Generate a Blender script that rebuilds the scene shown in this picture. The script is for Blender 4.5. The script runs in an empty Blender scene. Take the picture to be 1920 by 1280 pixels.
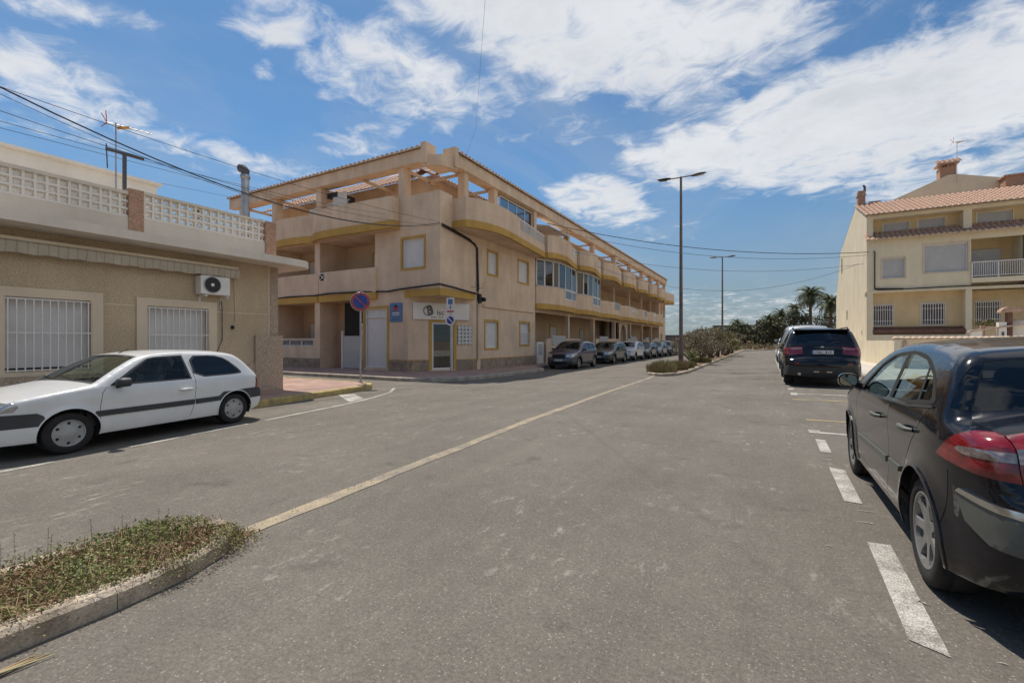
import bpy, math, random
from mathutils import Vector, Matrix, noise as mnoise
from mathutils.geometry import delaunay_2d_cdt
random.seed(7)
R = math.radians
COL = bpy.context.scene.collection
H = 1.45

# ---------------------------------------------------------------- materials
def nt_mat(name):
    m = bpy.data.materials.new(name); m.use_nodes = True
    nt = m.node_tree; b = nt.nodes['Principled BSDF']
    return m, nt, b
def N(nt, t, **kw):
    n = nt.nodes.new(t)
    for k, v in kw.items():
        if k in n.inputs: n.inputs[k].default_value = v
        else: setattr(n, k, v)
    return n
def M(name, col, rough=.8, var=.12, scale=4, bump=0., bscale=60, metal=0., coat=0., spec=.5, var2=None, fine=0., fscale=150):
    m, nt, b = nt_mat(name)
    L = nt.links.new
    tc = N(nt, 'ShaderNodeTexCoord')
    c = (*col, 1)
    if var > 0:
        n = N(nt, 'ShaderNodeTexNoise', Scale=scale, Detail=6., Roughness=.6)
        L(tc.outputs['Object'], n.inputs['Vector'])
        r = N(nt, 'ShaderNodeValToRGB')
        d = var2 or tuple(x*(1-var*1.6) for x in col)
        r.color_ramp.elements[0].position = .32; r.color_ramp.elements[1].position = .68
        r.color_ramp.elements[0].color = (*d, 1)
        r.color_ramp.elements[1].color = (*[min(1, x*(1+var*.8)) for x in col], 1)
        L(n.outputs['Fac'], r.inputs['Fac'])
        out = r.outputs['Color']
        if fine > 0:
            n3 = N(nt, 'ShaderNodeTexNoise', Scale=fscale, Detail=3., Roughness=.7)
            L(tc.outputs['Object'], n3.inputs['Vector'])
            mr = N(nt, 'ShaderNodeMapRange'); mr.inputs['From Min'].default_value = .3; mr.inputs['From Max'].default_value = .7
            mr.inputs['To Min'].default_value = 1-fine; mr.inputs['To Max'].default_value = 1+fine
            L(n3.outputs['Fac'], mr.inputs['Value'])
            mx = N(nt, 'ShaderNodeMix', data_type='RGBA', blend_type='MULTIPLY'); mx.inputs[0].default_value = 1
            L(out, mx.inputs[6]); L(mr.outputs[0], mx.inputs[7]); out = mx.outputs[2]
        L(out, b.inputs['Base Color'])
    else:
        b.inputs['Base Color'].default_value = c
    b.inputs['Roughness'].default_value = rough
    b.inputs['Metallic'].default_value = metal
    b.inputs['Coat Weight'].default_value = coat
    b.inputs['Coat Roughness'].default_value = .03
    b.inputs['Specular IOR Level'].default_value = spec
    if bump > 0:
        n2 = N(nt, 'ShaderNodeTexNoise', Scale=bscale, Detail=4., Roughness=.65)
        L(tc.outputs['Object'], n2.inputs['Vector'])
        bp = N(nt, 'ShaderNodeBump', Strength=bump, Distance=.02)
        L(n2.outputs['Fac'], bp.inputs['Height']); L(bp.outputs['Normal'], b.inputs['Normal'])
    return m
def glass_mat(name, tint, refl=1.6, transp=.6):
    m, nt, b = nt_mat(name); L = nt.links.new
    nt.nodes.remove(b)
    out = nt.nodes['Material Output']
    tr = N(nt, 'ShaderNodeBsdfTransparent'); tr.inputs['Color'].default_value = (*tint, 1)
    gl = N(nt, 'ShaderNodeBsdfGlossy'); gl.inputs['Roughness'].default_value = .015
    gl.inputs['Color'].default_value = (.9, .95, 1, 1)
    fr = N(nt, 'ShaderNodeFresnel', IOR=refl); ge = N(nt, 'ShaderNodeNewGeometry'); im = N(nt, 'ShaderNodeMapRange')
    im.inputs['To Min'].default_value = refl; im.inputs['To Max'].default_value = 1/refl; L(ge.outputs['Backfacing'], im.inputs['Value']); L(im.outputs[0], fr.inputs['IOR'])
    mx = N(nt, 'ShaderNodeMixShader')
    L(fr.outputs[0], mx.inputs[0]); L(tr.outputs[0], mx.inputs[1]); L(gl.outputs[0], mx.inputs[2])
    L(mx.outputs[0], out.inputs['Surface'])
    return m
def slat_mat(name, col, scale=14., axis=2, dark=.8, dirt=.1, rough=.55):
    m, nt, b = nt_mat(name); L = nt.links.new
    tc = N(nt, 'ShaderNodeTexCoord'); sp = N(nt, 'ShaderNodeSeparateXYZ')
    L(tc.outputs['Object'], sp.inputs[0])
    mu = N(nt, 'ShaderNodeMath', operation='MULTIPLY'); L(sp.outputs[axis], mu.inputs[0]); mu.inputs[1].default_value = scale
    fr = N(nt, 'ShaderNodeMath', operation='FRACT'); L(mu.outputs[0], fr.inputs[0])
    r = N(nt, 'ShaderNodeValToRGB')
    r.color_ramp.elements[0].position = .0; r.color_ramp.elements[0].color = (*[c*dark for c in col], 1)
    r.color_ramp.elements[1].position = .18; r.color_ramp.elements[1].color = (*col, 1)
    L(fr.outputs[0], r.inputs['Fac'])
    n = N(nt, 'ShaderNodeTexNoise', Scale=3., Detail=5.); L(tc.outputs['Object'], n.inputs['Vector'])
    mr = N(nt, 'ShaderNodeMapRange'); mr.inputs['To Min'].default_value = 1-dirt*2; mr.inputs['To Max'].default_value = 1+dirt*.6
    L(n.outputs['Fac'], mr.inputs['Value'])
    mx = N(nt, 'ShaderNodeMix', data_type='RGBA', blend_type='MULTIPLY'); mx.inputs[0].default_value = 1
    L(r.outputs['Color'], mx.inputs[6]); L(mr.outputs[0], mx.inputs[7])
    L(mx.outputs[2], b.inputs['Base Color']); b.inputs['Roughness'].default_value = rough
    bp = N(nt, 'ShaderNodeBump', Strength=.4, Distance=.01); L(fr.outputs[0], bp.inputs['Height']); L(bp.outputs['Normal'], b.inputs['Normal'])
    return m
def wall_mat(name, col, stain=.18, bump=.25, bscale=45, grain=.1, gcol=.8, course=0.):
    """painted render: soft patches, vertical rain streaks, fine grain"""
    m, nt, b = nt_mat(name); L = nt.links.new
    tc = N(nt, 'ShaderNodeTexCoord')
    n1 = N(nt, 'ShaderNodeTexNoise', Scale=.7, Detail=6., Roughness=.6); L(tc.outputs['Object'], n1.inputs['Vector'])
    mp = N(nt, 'ShaderNodeMapping'); mp.inputs['Scale'].default_value = (1.8, 1.8, .5); L(tc.outputs['Object'], mp.inputs[0])
    n2 = N(nt, 'ShaderNodeTexNoise', Scale=1., Detail=5., Roughness=.6); L(mp.outputs[0], n2.inputs['Vector'])
    n3 = N(nt, 'ShaderNodeTexNoise', Scale=bscale*1.5, Detail=3.); L(tc.outputs['Object'], n3.inputs['Vector'])
    ad = N(nt, 'ShaderNodeMath', operation='ADD'); L(n1.outputs['Fac'], ad.inputs[0]); L(n2.outputs['Fac'], ad.inputs[1])
    mr = N(nt, 'ShaderNodeMapRange'); mr.inputs['From Min'].default_value = .7; mr.inputs['From Max'].default_value = 1.3
    mr.inputs['To Min'].default_value = 1-stain; mr.inputs['To Max'].default_value = 1.06; L(ad.outputs[0], mr.inputs['Value'])
    mr2 = N(nt, 'ShaderNodeMapRange'); mr2.inputs['From Min'].default_value = .3; mr2.inputs['From Max'].default_value = .7; mr2.inputs['To Min'].default_value = 1-grain; mr2.inputs['To Max'].default_value = 1+grain; L(n3.outputs['Fac'], mr2.inputs['Value'])
    mu = N(nt, 'ShaderNodeMath', operation='MULTIPLY'); L(mr.outputs[0], mu.inputs[0]); L(mr2.outputs[0], mu.inputs[1])
    fac = mu.outputs[0]
    if course > 0:
        sp = N(nt, 'ShaderNodeSeparateXYZ'); L(tc.outputs['Object'], sp.inputs[0])
        m1 = N(nt, 'ShaderNodeMath', operation='DIVIDE'); L(sp.outputs[2], m1.inputs[0]); m1.inputs[1].default_value = course
        f1 = N(nt, 'ShaderNodeMath', operation='FRACT'); L(m1.outputs[0], f1.inputs[0])
        g1 = N(nt, 'ShaderNodeMath', operation='LESS_THAN'); L(f1.outputs[0], g1.inputs[0]); g1.inputs[1].default_value = .03/course*.6
        s1 = N(nt, 'ShaderNodeMapRange'); s1.inputs['To Min'].default_value = 1; s1.inputs['To Max'].default_value = gcol; L(g1.outputs[0], s1.inputs['Value'])
        m2 = N(nt, 'ShaderNodeMath', operation='MULTIPLY'); L(fac, m2.inputs[0]); L(s1.outputs[0], m2.inputs[1]); fac = m2.outputs[0]
    mx = N(nt, 'ShaderNodeMix', data_type='RGBA', blend_type='MULTIPLY'); mx.inputs[0].default_value = 1
    mx.inputs[6].default_value = (*col, 1); L(fac, mx.inputs[7]); L(mx.outputs[2], b.inputs['Base Color'])
    b.inputs['Roughness'].default_value = .9; b.inputs['Specular IOR Level'].default_value = .25
    bp = N(nt, 'ShaderNodeBump', Strength=bump, Distance=.015)
    n4 = N(nt, 'ShaderNodeTexNoise', Scale=bscale, Detail=4., Roughness=.7); L(tc.outputs['Object'], n4.inputs['Vector'])
    L(n4.outputs['Fac'], bp.inputs['Height']); L(bp.outputs['Normal'], b.inputs['Normal'])
    return m
def stone_mat(name, cols, scale=6., rough=.85, mortar=(.25, .2, .15)):
    m, nt, b = nt_mat(name); L = nt.links.new
    tc = N(nt, 'ShaderNodeTexCoord')
    nz = N(nt, 'ShaderNodeTexNoise', Scale=3.); L(tc.outputs['Object'], nz.inputs['Vector'])
    mxv = N(nt, 'ShaderNodeMix', data_type='RGBA'); mxv.inputs[0].default_value = .12; L(tc.outputs['Object'], mxv.inputs[6]); L(nz.outputs['Color'], mxv.inputs[7])
    v = N(nt, 'ShaderNodeTexVoronoi', Scale=scale); L(mxv.outputs[2], v.inputs['Vector'])
    ve = N(nt, 'ShaderNodeTexVoronoi', Scale=scale, feature='DISTANCE_TO_EDGE'); L(mxv.outputs[2], ve.inputs['Vector'])
    r = N(nt, 'ShaderNodeValToRGB'); r.color_ramp.elements[0].color = (*cols[0], 1); r.color_ramp.elements[1].color = (*cols[-1], 1)
    for i, c in enumerate(cols[1:-1]):
        e = r.color_ramp.elements.new((i+1)/(len(cols)-1)); e.color = (*c, 1)
    sp = N(nt, 'ShaderNodeSeparateColor'); L(v.outputs['Color'], sp.inputs[0]); L(sp.outputs[0], r.inputs['Fac'])
    lt = N(nt, 'ShaderNodeMapRange'); lt.inputs['From Max'].default_value = .07; L(ve.outputs['Distance'], lt.inputs['Value'])
    mx = N(nt, 'ShaderNodeMix', data_type='RGBA'); L(lt.outputs[0], mx.inputs[0]); mx.inputs[6].default_value = (*mortar, 1); L(r.outputs['Color'], mx.inputs[7])
    L(mx.outputs[2], b.inputs['Base Color']); b.inputs['Roughness'].default_value = rough
    bp = N(nt, 'ShaderNodeBump', Strength=.6, Distance=.02); L(lt.outputs[0], bp.inputs['Height']); L(bp.outputs['Normal'], b.inputs['Normal'])
    return m
def paver_mat(name, c1, c2, mortar, sx=.2, sy=.2, dirt=.25):
    m, nt, b = nt_mat(name); L = nt.links.new
    tc = N(nt, 'ShaderNodeTexCoord')
    br = N(nt, 'ShaderNodeTexBrick'); br.offset = 0.
    br.inputs['Color1'].default_value = (*c1, 1); br.inputs['Color2'].default_value = (*c2, 1); br.inputs['Mortar'].default_value = (*mortar, 1)
    br.inputs['Scale'].default_value = 1; br.inputs['Brick Width'].default_value = sx; br.inputs['Row Height'].default_value = sy; br.inputs['Mortar Size'].default_value = .009
    L(tc.outputs['Object'], br.inputs['Vector'])
    n = N(nt, 'ShaderNodeTexNoise', Scale=1.1, Detail=7., Roughness=.65); L(tc.outputs['Object'], n.inputs['Vector'])
    mr = N(nt, 'ShaderNodeMapRange'); mr.inputs['From Min'].default_value = .3; mr.inputs['From Max'].default_value = .7; mr.inputs['To Min'].default_value = 1-dirt; mr.inputs['To Max'].default_value = 1.08; L(n.outputs['Fac'], mr.inputs['Value'])
    mx = N(nt, 'ShaderNodeMix', data_type='RGBA', blend_type='MULTIPLY'); mx.inputs[0].default_value = 1
    L(br.outputs['Color'], mx.inputs[6]); L(mr.outputs[0], mx.inputs[7]); L(mx.outputs[2], b.inputs['Base Color'])
    b.inputs['Roughness'].default_value = .9
    return m
def asphalt_mat():
    m, nt, b = nt_mat('asphalt'); L = nt.links.new
    tc = N(nt, 'ShaderNodeTexCoord')
    def noise(s, d=4., r=.6, mp=None):
        n = N(nt, 'ShaderNodeTexNoise', Scale=s, Detail=d, Roughness=r)
        if mp:
            q = N(nt, 'ShaderNodeMapping'); q.inputs['Scale'].default_value = mp; L(tc.outputs['Object'], q.inputs[0]); L(q.outputs[0], n.inputs['Vector'])
        else: L(tc.outputs['Object'], n.inputs['Vector'])
        return n.outputs['Fac']
    def rng(o, a, c, lo, hi):
        mr = N(nt, 'ShaderNodeMapRange'); mr.inputs['From Min'].default_value = a; mr.inputs['From Max'].default_value = c
        mr.inputs['To Min'].default_value = lo; mr.inputs['To Max'].default_value = hi; L(o, mr.inputs['Value']); return mr.outputs[0]
    def mul(a, c):
        q = N(nt, 'ShaderNodeMath', operation='MULTIPLY'); L(a, q.inputs[0]); L(c, q.inputs[1]); return q.outputs[0]
    f = mul(mul(rng(noise(95, 3, .8), .25, .75, .62, 1.38), rng(noise(42, 3, .75), .3, .7, .74, 1.26)), rng(noise(.45, 6, .6), .3, .7, .84, 1.13))
    f = mul(f, rng(noise(1., 5, .6, (2.2, .12, 1)), .35, .65, .94, 1.05))     # wheel tracks along the road
    f = mul(f, rng(noise(7., 4, .7), .3, .7, .90, 1.08))
    mx = N(nt, 'ShaderNodeMix', data_type='RGBA', blend_type='MULTIPLY'); mx.inputs[0].default_value = 1
    mx.inputs[6].default_value = (.146, .130, .110, 1); L(f, mx.inputs[7])
    # pale aggregate stones
    v = N(nt, 'ShaderNodeTexVoronoi', Scale=70., Randomness=1.); L(tc.outputs['Object'], v.inputs['Vector'])
    sp = N(nt, 'ShaderNodeSeparateColor'); L(v.outputs['Color'], sp.inputs[0])
    g = N(nt, 'ShaderNodeMath', operation='GREATER_THAN'); L(sp.outputs[0], g.inputs[0]); g.inputs[1].default_value = .86
    l = N(nt, 'ShaderNodeMath', operation='LESS_THAN'); L(v.outputs['Distance'], l.inputs[0]); l.inputs[1].default_value = .35
    st = mul(g.outputs[0], l.outputs[0])
    m2 = N(nt, 'ShaderNodeMix', data_type='RGBA'); L(rng(mul(st, noise(9, 2)), .2, .6, 0, .5), m2.inputs[0]); L(mx.outputs[2], m2.inputs[6]); m2.inputs[7].default_value = (.42, .39, .34, 1)
    # chalky scuffs, few, in patches
    sc = mul(rng(noise(6., 6, .75, (1.6, .7, 1)), .56, .68, 0, 1), rng(noise(.9, 2, .5), .46, .58, 0, .75))
    m3 = N(nt, 'ShaderNodeMix', data_type='RGBA'); L(sc, m3.inputs[0]); L(m2.outputs[2], m3.inputs[6]); m3.inputs[7].default_value = (.34, .31, .27, 1)
    # oil darker spots
    oil = mul(rng(noise(1.7, 4, .6), .62, .72, 0, .55), rng(noise(14., 3, .6), .3, .7, .6, 1))
    m4 = N(nt, 'ShaderNodeMix', data_type='RGBA'); L(oil, m4.inputs[0]); L(m3.outputs[2], m4.inputs[6]); m4.inputs[7].default_value = (.055, .05, .045, 1)
    L(m4.outputs[2], b.inputs['Base Color'])
    b.inputs['Roughness'].default_value = .88; b.inputs['Specular IOR Level'].default_value = .3
    n4 = N(nt, 'ShaderNodeTexNoise', Scale=120., Detail=2., Roughness=.8); L(tc.outputs['Object'], n4.inputs['Vector'])
    bp = N(nt, 'ShaderNodeBump', Strength=.7, Distance=.006); L(n4.outputs['Fac'], bp.inputs['Height']); L(bp.outputs['Normal'], b.inputs['Normal'])
    return m
def paint_line_mat(name, col, wear=.45, under=(.16, .145, .125)):
    m, nt, b = nt_mat(name); L = nt.links.new
    tc = N(nt, 'ShaderNodeTexCoord')
    n = N(nt, 'ShaderNodeTexNoise', Scale=110., Detail=4., Roughness=.9); L(tc.outputs['Object'], n.inputs['Vector'])
    n2 = N(nt, 'ShaderNodeTexNoise', Scale=3., Detail=5., Roughness=.6); L(tc.outputs['Object'], n2.inputs['Vector'])
    ad = N(nt, 'ShaderNodeMath', operation='MULTIPLY_ADD'); L(n2.outputs['Fac'], ad.inputs[0]); ad.inputs[1].default_value = .45; L(n.outputs['Fac'], ad.inputs[2])
    mr = N(nt, 'ShaderNodeMapRange'); mr.inputs['From Min'].default_value = .96-wear; mr.inputs['From Max'].default_value = 1.16-wear; mr.inputs['To Min'].default_value = 1; mr.inputs['To Max'].default_value = .0
    mr2 = N(nt, 'ShaderNodeMath', operation='MULTIPLY'); L(ad.outputs[0], mr.inputs['Value'])
    L(mr.outputs[0], mr2.inputs[0]); mr2.inputs[1].default_value = -1.
    inv = N(nt, 'ShaderNodeMath', operation='ADD'); L(mr2.outputs[0], inv.inputs[0]); inv.inputs[1].default_value = 1.
    mx = N(nt, 'ShaderNodeMix', data_type='RGBA'); L(inv.outputs[0], mx.inputs[0]); mx.inputs[6].default_value = (*col, 1); mx.inputs[7].default_value = (*under, 1)
    L(mx.outputs[2], b.inputs['Base Color']); b.inputs['Roughness'].default_value = .8
    return m
def leaf_mat(name, cols, rough=.6):
    m, nt, b = nt_mat(name); L = nt.links.new
    tc = N(nt, 'ShaderNodeTexCoord')
    n = N(nt, 'ShaderNodeTexNoise', Scale=2.3, Detail=8., Roughness=.8); L(tc.outputs['Object'], n.inputs['Vector'])
    g = N(nt, 'ShaderNodeNewGeometry')
    ad = N(nt, 'ShaderNodeMath', operation='ADD'); L(n.outputs['Fac'], ad.inputs[0]); L(g.outputs['Random Per Island'], ad.inputs[1])
    mu = N(nt, 'ShaderNodeMath', operation='MULTIPLY'); L(ad.outputs[0], mu.inputs[0]); mu.inputs[1].default_value = .6
    r = N(nt, 'ShaderNodeValToRGB'); r.color_ramp.elements[0].position = .15; r.color_ramp.elements[1].position = .8
    r.color_ramp.elements[0].color = (*cols[0], 1); r.color_ramp.elements[1].color = (*cols[-1], 1)
    for i, c in enumerate(cols[1:-1]):
        e = r.color_ramp.elements.new(.15+.65*(i+1)/(len(cols)-1)); e.color = (*c, 1)
    L(mu.outputs[0], r.inputs['Fac']); L(r.outputs['Color'], b.inputs['Base Color'])
    b.inputs['Roughness'].default_value = rough; b.inputs['Specular IOR Level'].default_value = .3
    return m

MT = {}
def defm(k, m): MT[k] = m; return m
defm('asphalt', asphalt_mat())
defm('line_white', paint_line_mat('worn_white_paint', (.62, .60, .55), .36))
defm('line_worn', paint_line_mat('worn_cream_paint', (.46, .36, .22), .38))
defm('line_yellow', paint_line_mat('worn_yellow_paint', (.50, .36, .13), .36))
defm('earth', M('dry_earth', (.30, .235, .16), .95, .3, .6, .5, 8, var2=(.17, .13, .075), fine=.3, fscale=25))
defm('concrete', M('kerb_concrete', (.38, .34, .28), .9, .25, 3, .4, 35, fine=.2, fscale=60))
defm('old_kerb', M('weathered_kerb', (.42, .35, .27), .95, .4, 5, .7, 40, var2=(.22, .175, .13), fine=.25, fscale=70))
defm('kerb_yellow', M('kerb_yellow_paint', (.38, .28, .10), .85, .4, 5, .3, 35, var2=(.24, .20, .11)))
defm('forecourt', M('pale_concrete_forecourt', (.52, .47, .40), .9, .12, .5, .2, 30, fine=.1, fscale=40))
defm('pink_paver', paver_mat('pink_paver', (.46, .30, .24), (.37, .245, .205), (.20, .14, .115), .3, .3, .35))
defm('beige', wall_mat('beige_render', (.74, .56, .405), .26, .2, 30, course=1.05, gcol=.93))
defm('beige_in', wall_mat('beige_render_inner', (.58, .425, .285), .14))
defm('ochre', wall_mat('ochre_paint', (.56, .345, .10), .26))
defm('stone', stone_mat('crazy_stone_plinth', [(.22, .15, .10), (.36, .27, .19), (.28, .22, .18), (.42, .31, .2)], 5.5))
defm('white_paint', M('white_metal_paint', (.74, .71, .67), .45, .06, 3))
defm('white_wall', wall_mat('white_render', (.80, .75, .68), .12))
defm('shutter', slat_mat('white_shutter', (.72, .70, .69), 20., 2, .72))
defm('shutter_grey', slat_mat('grey_white_shutter', (.50, .49, .48), 18., 2, .78))
defm('shutter_h', slat_mat('shutter_far', (.66, .62, .57), 9., 2, .85))
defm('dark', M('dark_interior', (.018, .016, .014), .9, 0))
defm('black_metal', M('black_metal', (.02, .02, .02), .5, 0))
defm('cable', M('black_cable', (.016, .016, .018), .7, 0))
defm('cable_grey', M('grey_cable', (.09, .09, .10), .7, 0))
defm('lamp_pole', M('rusting_grey_lamp_pole', (.20, .155, .13), .6, .25, 2, metal=.3))
defm('steel', M('galvanised_steel', (.42, .42, .43), .45, .2, 4, metal=.7))
defm('bldg_glass', glass_mat('window_glass', (.25, .27, .27), 1.9))
defm('curtain', M('grey_curtain', (.24, .23, .24), .9, .3, 6))
defm('tile', M('terracotta_tile', (.46, .295, .21), .9, .3, 7, .3, 30, var2=(.29, .19, .14), fine=.2, fscale=20))
defm('tile_dark', M('weathered_tile', (.34, .22, .15), .9, .3, 5, .3, 30, var2=(.16, .12, .10)))
defm('tile_pale', M('mortared_tile_ends', (.55, .42, .32), .9, .25, 6, .3, 30))
defm('brick', stone_mat('pink_brick', [(.42, .24, .16), (.50, .30, .20), (.38, .22, .15)], 16., .9, (.40, .27, .20)))
defm('house_wall', wall_mat('rough_grey_beige_render', (.54, .425, .29), .22, 1., 24, grain=.22))
defm('house_trim', wall_mat('cream_smooth_trim', (.66, .55, .41), .14, .1))
defm('granite', stone_mat('speckled_granite', [(.34, .26, .19), (.52, .41, .31), (.44, .33, .24), (.60, .48, .37)], 38., .7, (.28, .22, .17)))
defm('slab', wall_mat('white_slab', (.68, .61, .52), .18, .2))
defm('cream', wall_mat('cream_render', (.76, .66, .48), .14, .2, 30))
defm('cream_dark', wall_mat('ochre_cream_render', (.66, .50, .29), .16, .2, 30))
defm('brown_stone', M('brown_sill_stone', (.16, .075, .05), .7, .2, 4))
defm('awning', slat_mat('striped_canvas', (.50, .44, .35), 7., 1, .62, .12, .9))
defm('soil', M('dry_soil', (.19, .135, .085), .98, .3, 6, .8, 20, fine=.35, fscale=60))
defm('weed', leaf_mat('weed_leaf', [(.06, .085, .02), (.13, .17, .045), (.20, .22, .07), (.27, .24, .11)]))
defm('dryweed', leaf_mat('dry_weed', [(.13, .075, .04), (.22, .13, .07), (.32, .22, .12)]))
defm('straw', leaf_mat('dry_grass', [(.17, .13, .065), (.30, .24, .12), (.40, .33, .18), (.19, .19, .07)]))
defm('bush', leaf_mat('dusty_bush_leaf', [(.07, .065, .038), (.15, .135, .085), (.25, .22, .15)]))
defm('green', leaf_mat('green_leaf', [(.035, .055, .015), (.09, .12, .03), (.16, .18, .05)]))
defm('darktree', leaf_mat('dark_tree_leaf', [(.035, .045, .025), (.07, .085, .045), (.12, .125, .07)]))
defm('olive', leaf_mat('olive_leaf', [(.07, .07, .045), (.13, .125, .08), (.19, .175, .11)]))
defm('palm', leaf_mat('palm_frond', [(.03, .045, .02), (.07, .09, .035), (.13, .14, .06)]))
defm('palm_dry', leaf_mat('dead_palm_frond', [(.14, .10, .055), (.24, .17, .09)]))
defm('bark', M('bark', (.13, .095, .07), .95, .35, 8, .6, 20))
# ---------------------------------------------------------------- mesh builder
class MB:
    def __init__(s): s.v = []; s.f = []; s.m = []; s.mats = []; s.sm = []
    def mi(s, mat):
        if mat not in s.mats: s.mats.append(mat)
        return s.mats.index(mat)
    def face(s, pts, mat, smooth=False):
        b = len(s.v); s.v += [tuple(p) for p in pts]; s.f.append(tuple(range(b, b+len(pts)))); s.m.append(s.mi(mat)); s.sm.append(smooth)
    def mesh(s, vs, fs, mat, smooth=False):
        b = len(s.v); s.v += [tuple(p) for p in vs]; k = s.mi(mat)
        for f in fs: s.f.append(tuple(i+b for i in f)); s.m.append(k); s.sm.append(smooth)
    def box(s, x0, x1, y0, y1, z0, z1, mat, rot=None, piv=None):
        vs = [Vector((x, y, z)) for z in (z0, z1) for y in (y0, y1) for x in (x0, x1)]
        if rot is not None:
            p = Vector(piv) if piv else Vector(((x0+x1)/2, (y0+y1)/2, (z0+z1)/2))
            q = Matrix.Rotation(rot, 3, 'Z'); vs = [q @ (v-p)+p for v in vs]
        s.mesh(vs, [(0, 2, 3, 1), (4, 5, 7, 6), (0, 1, 5, 4), (2, 6, 7, 3), (0, 4, 6, 2), (1, 3, 7, 5)], mat)
    def hexa(s, b4, t4, mat):
        s.mesh(list(b4)+list(t4), [(3, 2, 1, 0), (4, 5, 6, 7), (0, 1, 5, 4), (1, 2, 6, 5), (2, 3, 7, 6), (3, 0, 4, 7)], mat)
    def prism(s, poly, z0, z1, mat, cap=True, zf=None):
        """poly in (x,y), extruded in z"""
        n = len(poly)
        a = [(p[0], p[1], z0+(zf(p[0], p[1]) if zf else 0)) for p in poly]; b = [(p[0], p[1], z1+(zf(p[0], p[1]) if zf else 0)) for p in poly]
        s.mesh(a+b, [(i, (i+1) % n, n+(i+1) % n, n+i) for i in range(n)]+([tuple(range(n))[::-1], tuple(range(n, 2*n))] if cap else []), mat)
    def ext(s, poly3, d, mat):
        """planar 3d polygon extruded by vector d"""
        n = len(poly3); d = Vector(d); a = [Vector(p) for p in poly3]; b = [p+d for p in a]
        s.mesh(a+b, [(i, (i+1) % n, n+(i+1) % n, n+i) for i in range(n)]+[tuple(range(n))[::-1], tuple(range(n, 2*n))], mat)
    def tube(s, pts, r, mat, n=8, caps=True, smooth=True):
        pts = [Vector(p) for p in pts]; k = len(pts)
        rr = r if isinstance(r, (list, tuple)) else [r]*k
        vs = []; fs = []
        up = Vector((0, 0, 1))
        for i, p in enumerate(pts):
            d = (pts[min(i+1, k-1)]-pts[max(i-1, 0)]).normalized()
            u = up if abs(d.z) < .95 else Vector((1, 0, 0))
            a = d.cross(u).normalized(); b = a.cross(d).normalized()
            for j in range(n):
                t = 2*math.pi*j/n; vs.append(p+(a*math.cos(t)+b*math.sin(t))*rr[i])
        for i in range(k-1):
            for j in range(n): fs.append((i*n+j, i*n+(j+1) % n, (i+1)*n+(j+1) % n, (i+1)*n+j))
        s.mesh(vs, fs, mat, smooth)
        if caps: s.face(vs[:n][::-1], mat); s.face(vs[-n:], mat)
    def lathe(s, c, ax, prof, mat, n=32, smooth=True):
        """prof = [(r, h)] about axis ax through c"""
        c = Vector(c); ax = Vector(ax).normalized(); u = Vector((0, 0, 1)) if abs(ax.z) < .9 else Vector((1, 0, 0))
        a = ax.cross(u).normalized(); b = ax.cross(a)
        vs = []; fs = []; k = len(prof)
        for (r, h) in prof:
            for j in range(n):
                t = 2*math.pi*j/n; vs.append(c+ax*h+(a*math.cos(t)+b*math.sin(t))*r)
        for i in range(k-1):
            for j in range(n): fs.append((i*n+j, i*n+(j+1) % n, (i+1)*n+(j+1) % n, (i+1)*n+j))
        s.mesh(vs, fs, mat, smooth)
    def build(s, name, parent=None, loc=None, auto=None):
        me = bpy.data.meshes.new(name); me.from_pydata([tuple(v) for v in s.v], [], s.f)
        for m in s.mats: me.materials.append(MT[m] if isinstance(m, str) else m)
        me.polygons.foreach_set('material_index', s.m); me.polygons.foreach_set('use_smooth', s.sm)
        if auto is not None:
            me.update()
            try: me.set_sharp_from_angle(angle=R(auto))
            except Exception: pass
        me.update()
        o = bpy.data.objects.new(name, me); COL.objects.link(o)
        if parent: o.parent = parent
        if loc: o.location = loc
        return o
def tag(o, label, cat=None, group=None):
    o['label'] = label
    if cat: o['category'] = cat
    if group: o['group'] = group
    return o
def thing(name, label, cat, loc=(0, 0, 0), rz=0, group=None):
    o = bpy.data.objects.new(name, None); COL.objects.link(o); o.location = loc; o.rotation_euler = (0, 0, rz)
    o.empty_display_size = .2
    return tag(o, label, cat, group)
def struct(o, kind='structure', label=None):
    o['kind'] = kind
    if label: o['label'] = label
    return o
def weld(o):
    import bmesh
    bm = bmesh.new(); bm.from_mesh(o.data); bmesh.ops.remove_doubles(bm, verts=bm.verts, dist=.0004); bm.to_mesh(o.data); bm.free(); return o
def ss(a, b, x):
    t = max(0, min(1, (x-a)/(b-a))); return t*t*(3-2*t)
def gz(x, y): return .18*ss(8, 17, y)*ss(-2.5, 1.5, x)-.09*ss(4.5, 7.5, -x)
def inpoly(x, y, poly):
    c = False; j = len(poly)-1
    for i in range(len(poly)):
        xi, yi = poly[i]; xj, yj = poly[j]
        if (yi > y) != (yj > y) and x < (xj-xi)*(y-yi)/(yj-yi)+xi: c = not c
        j = i
    return c
def resample(poly, g, closed=True):
    out = []; n = len(poly)
    for i in range(n if closed else n-1):
        a, b = poly[i], poly[(i+1) % n]; d = math.hypot(b[0]-a[0], b[1]-a[1]); k = max(1, int(math.ceil(d/g)))
        for j in range(k): out.append((a[0]+(b[0]-a[0])*j/k, a[1]+(b[1]-a[1])*j/k))
    if not closed: out.append(tuple(poly[-1]))
    return out
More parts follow.
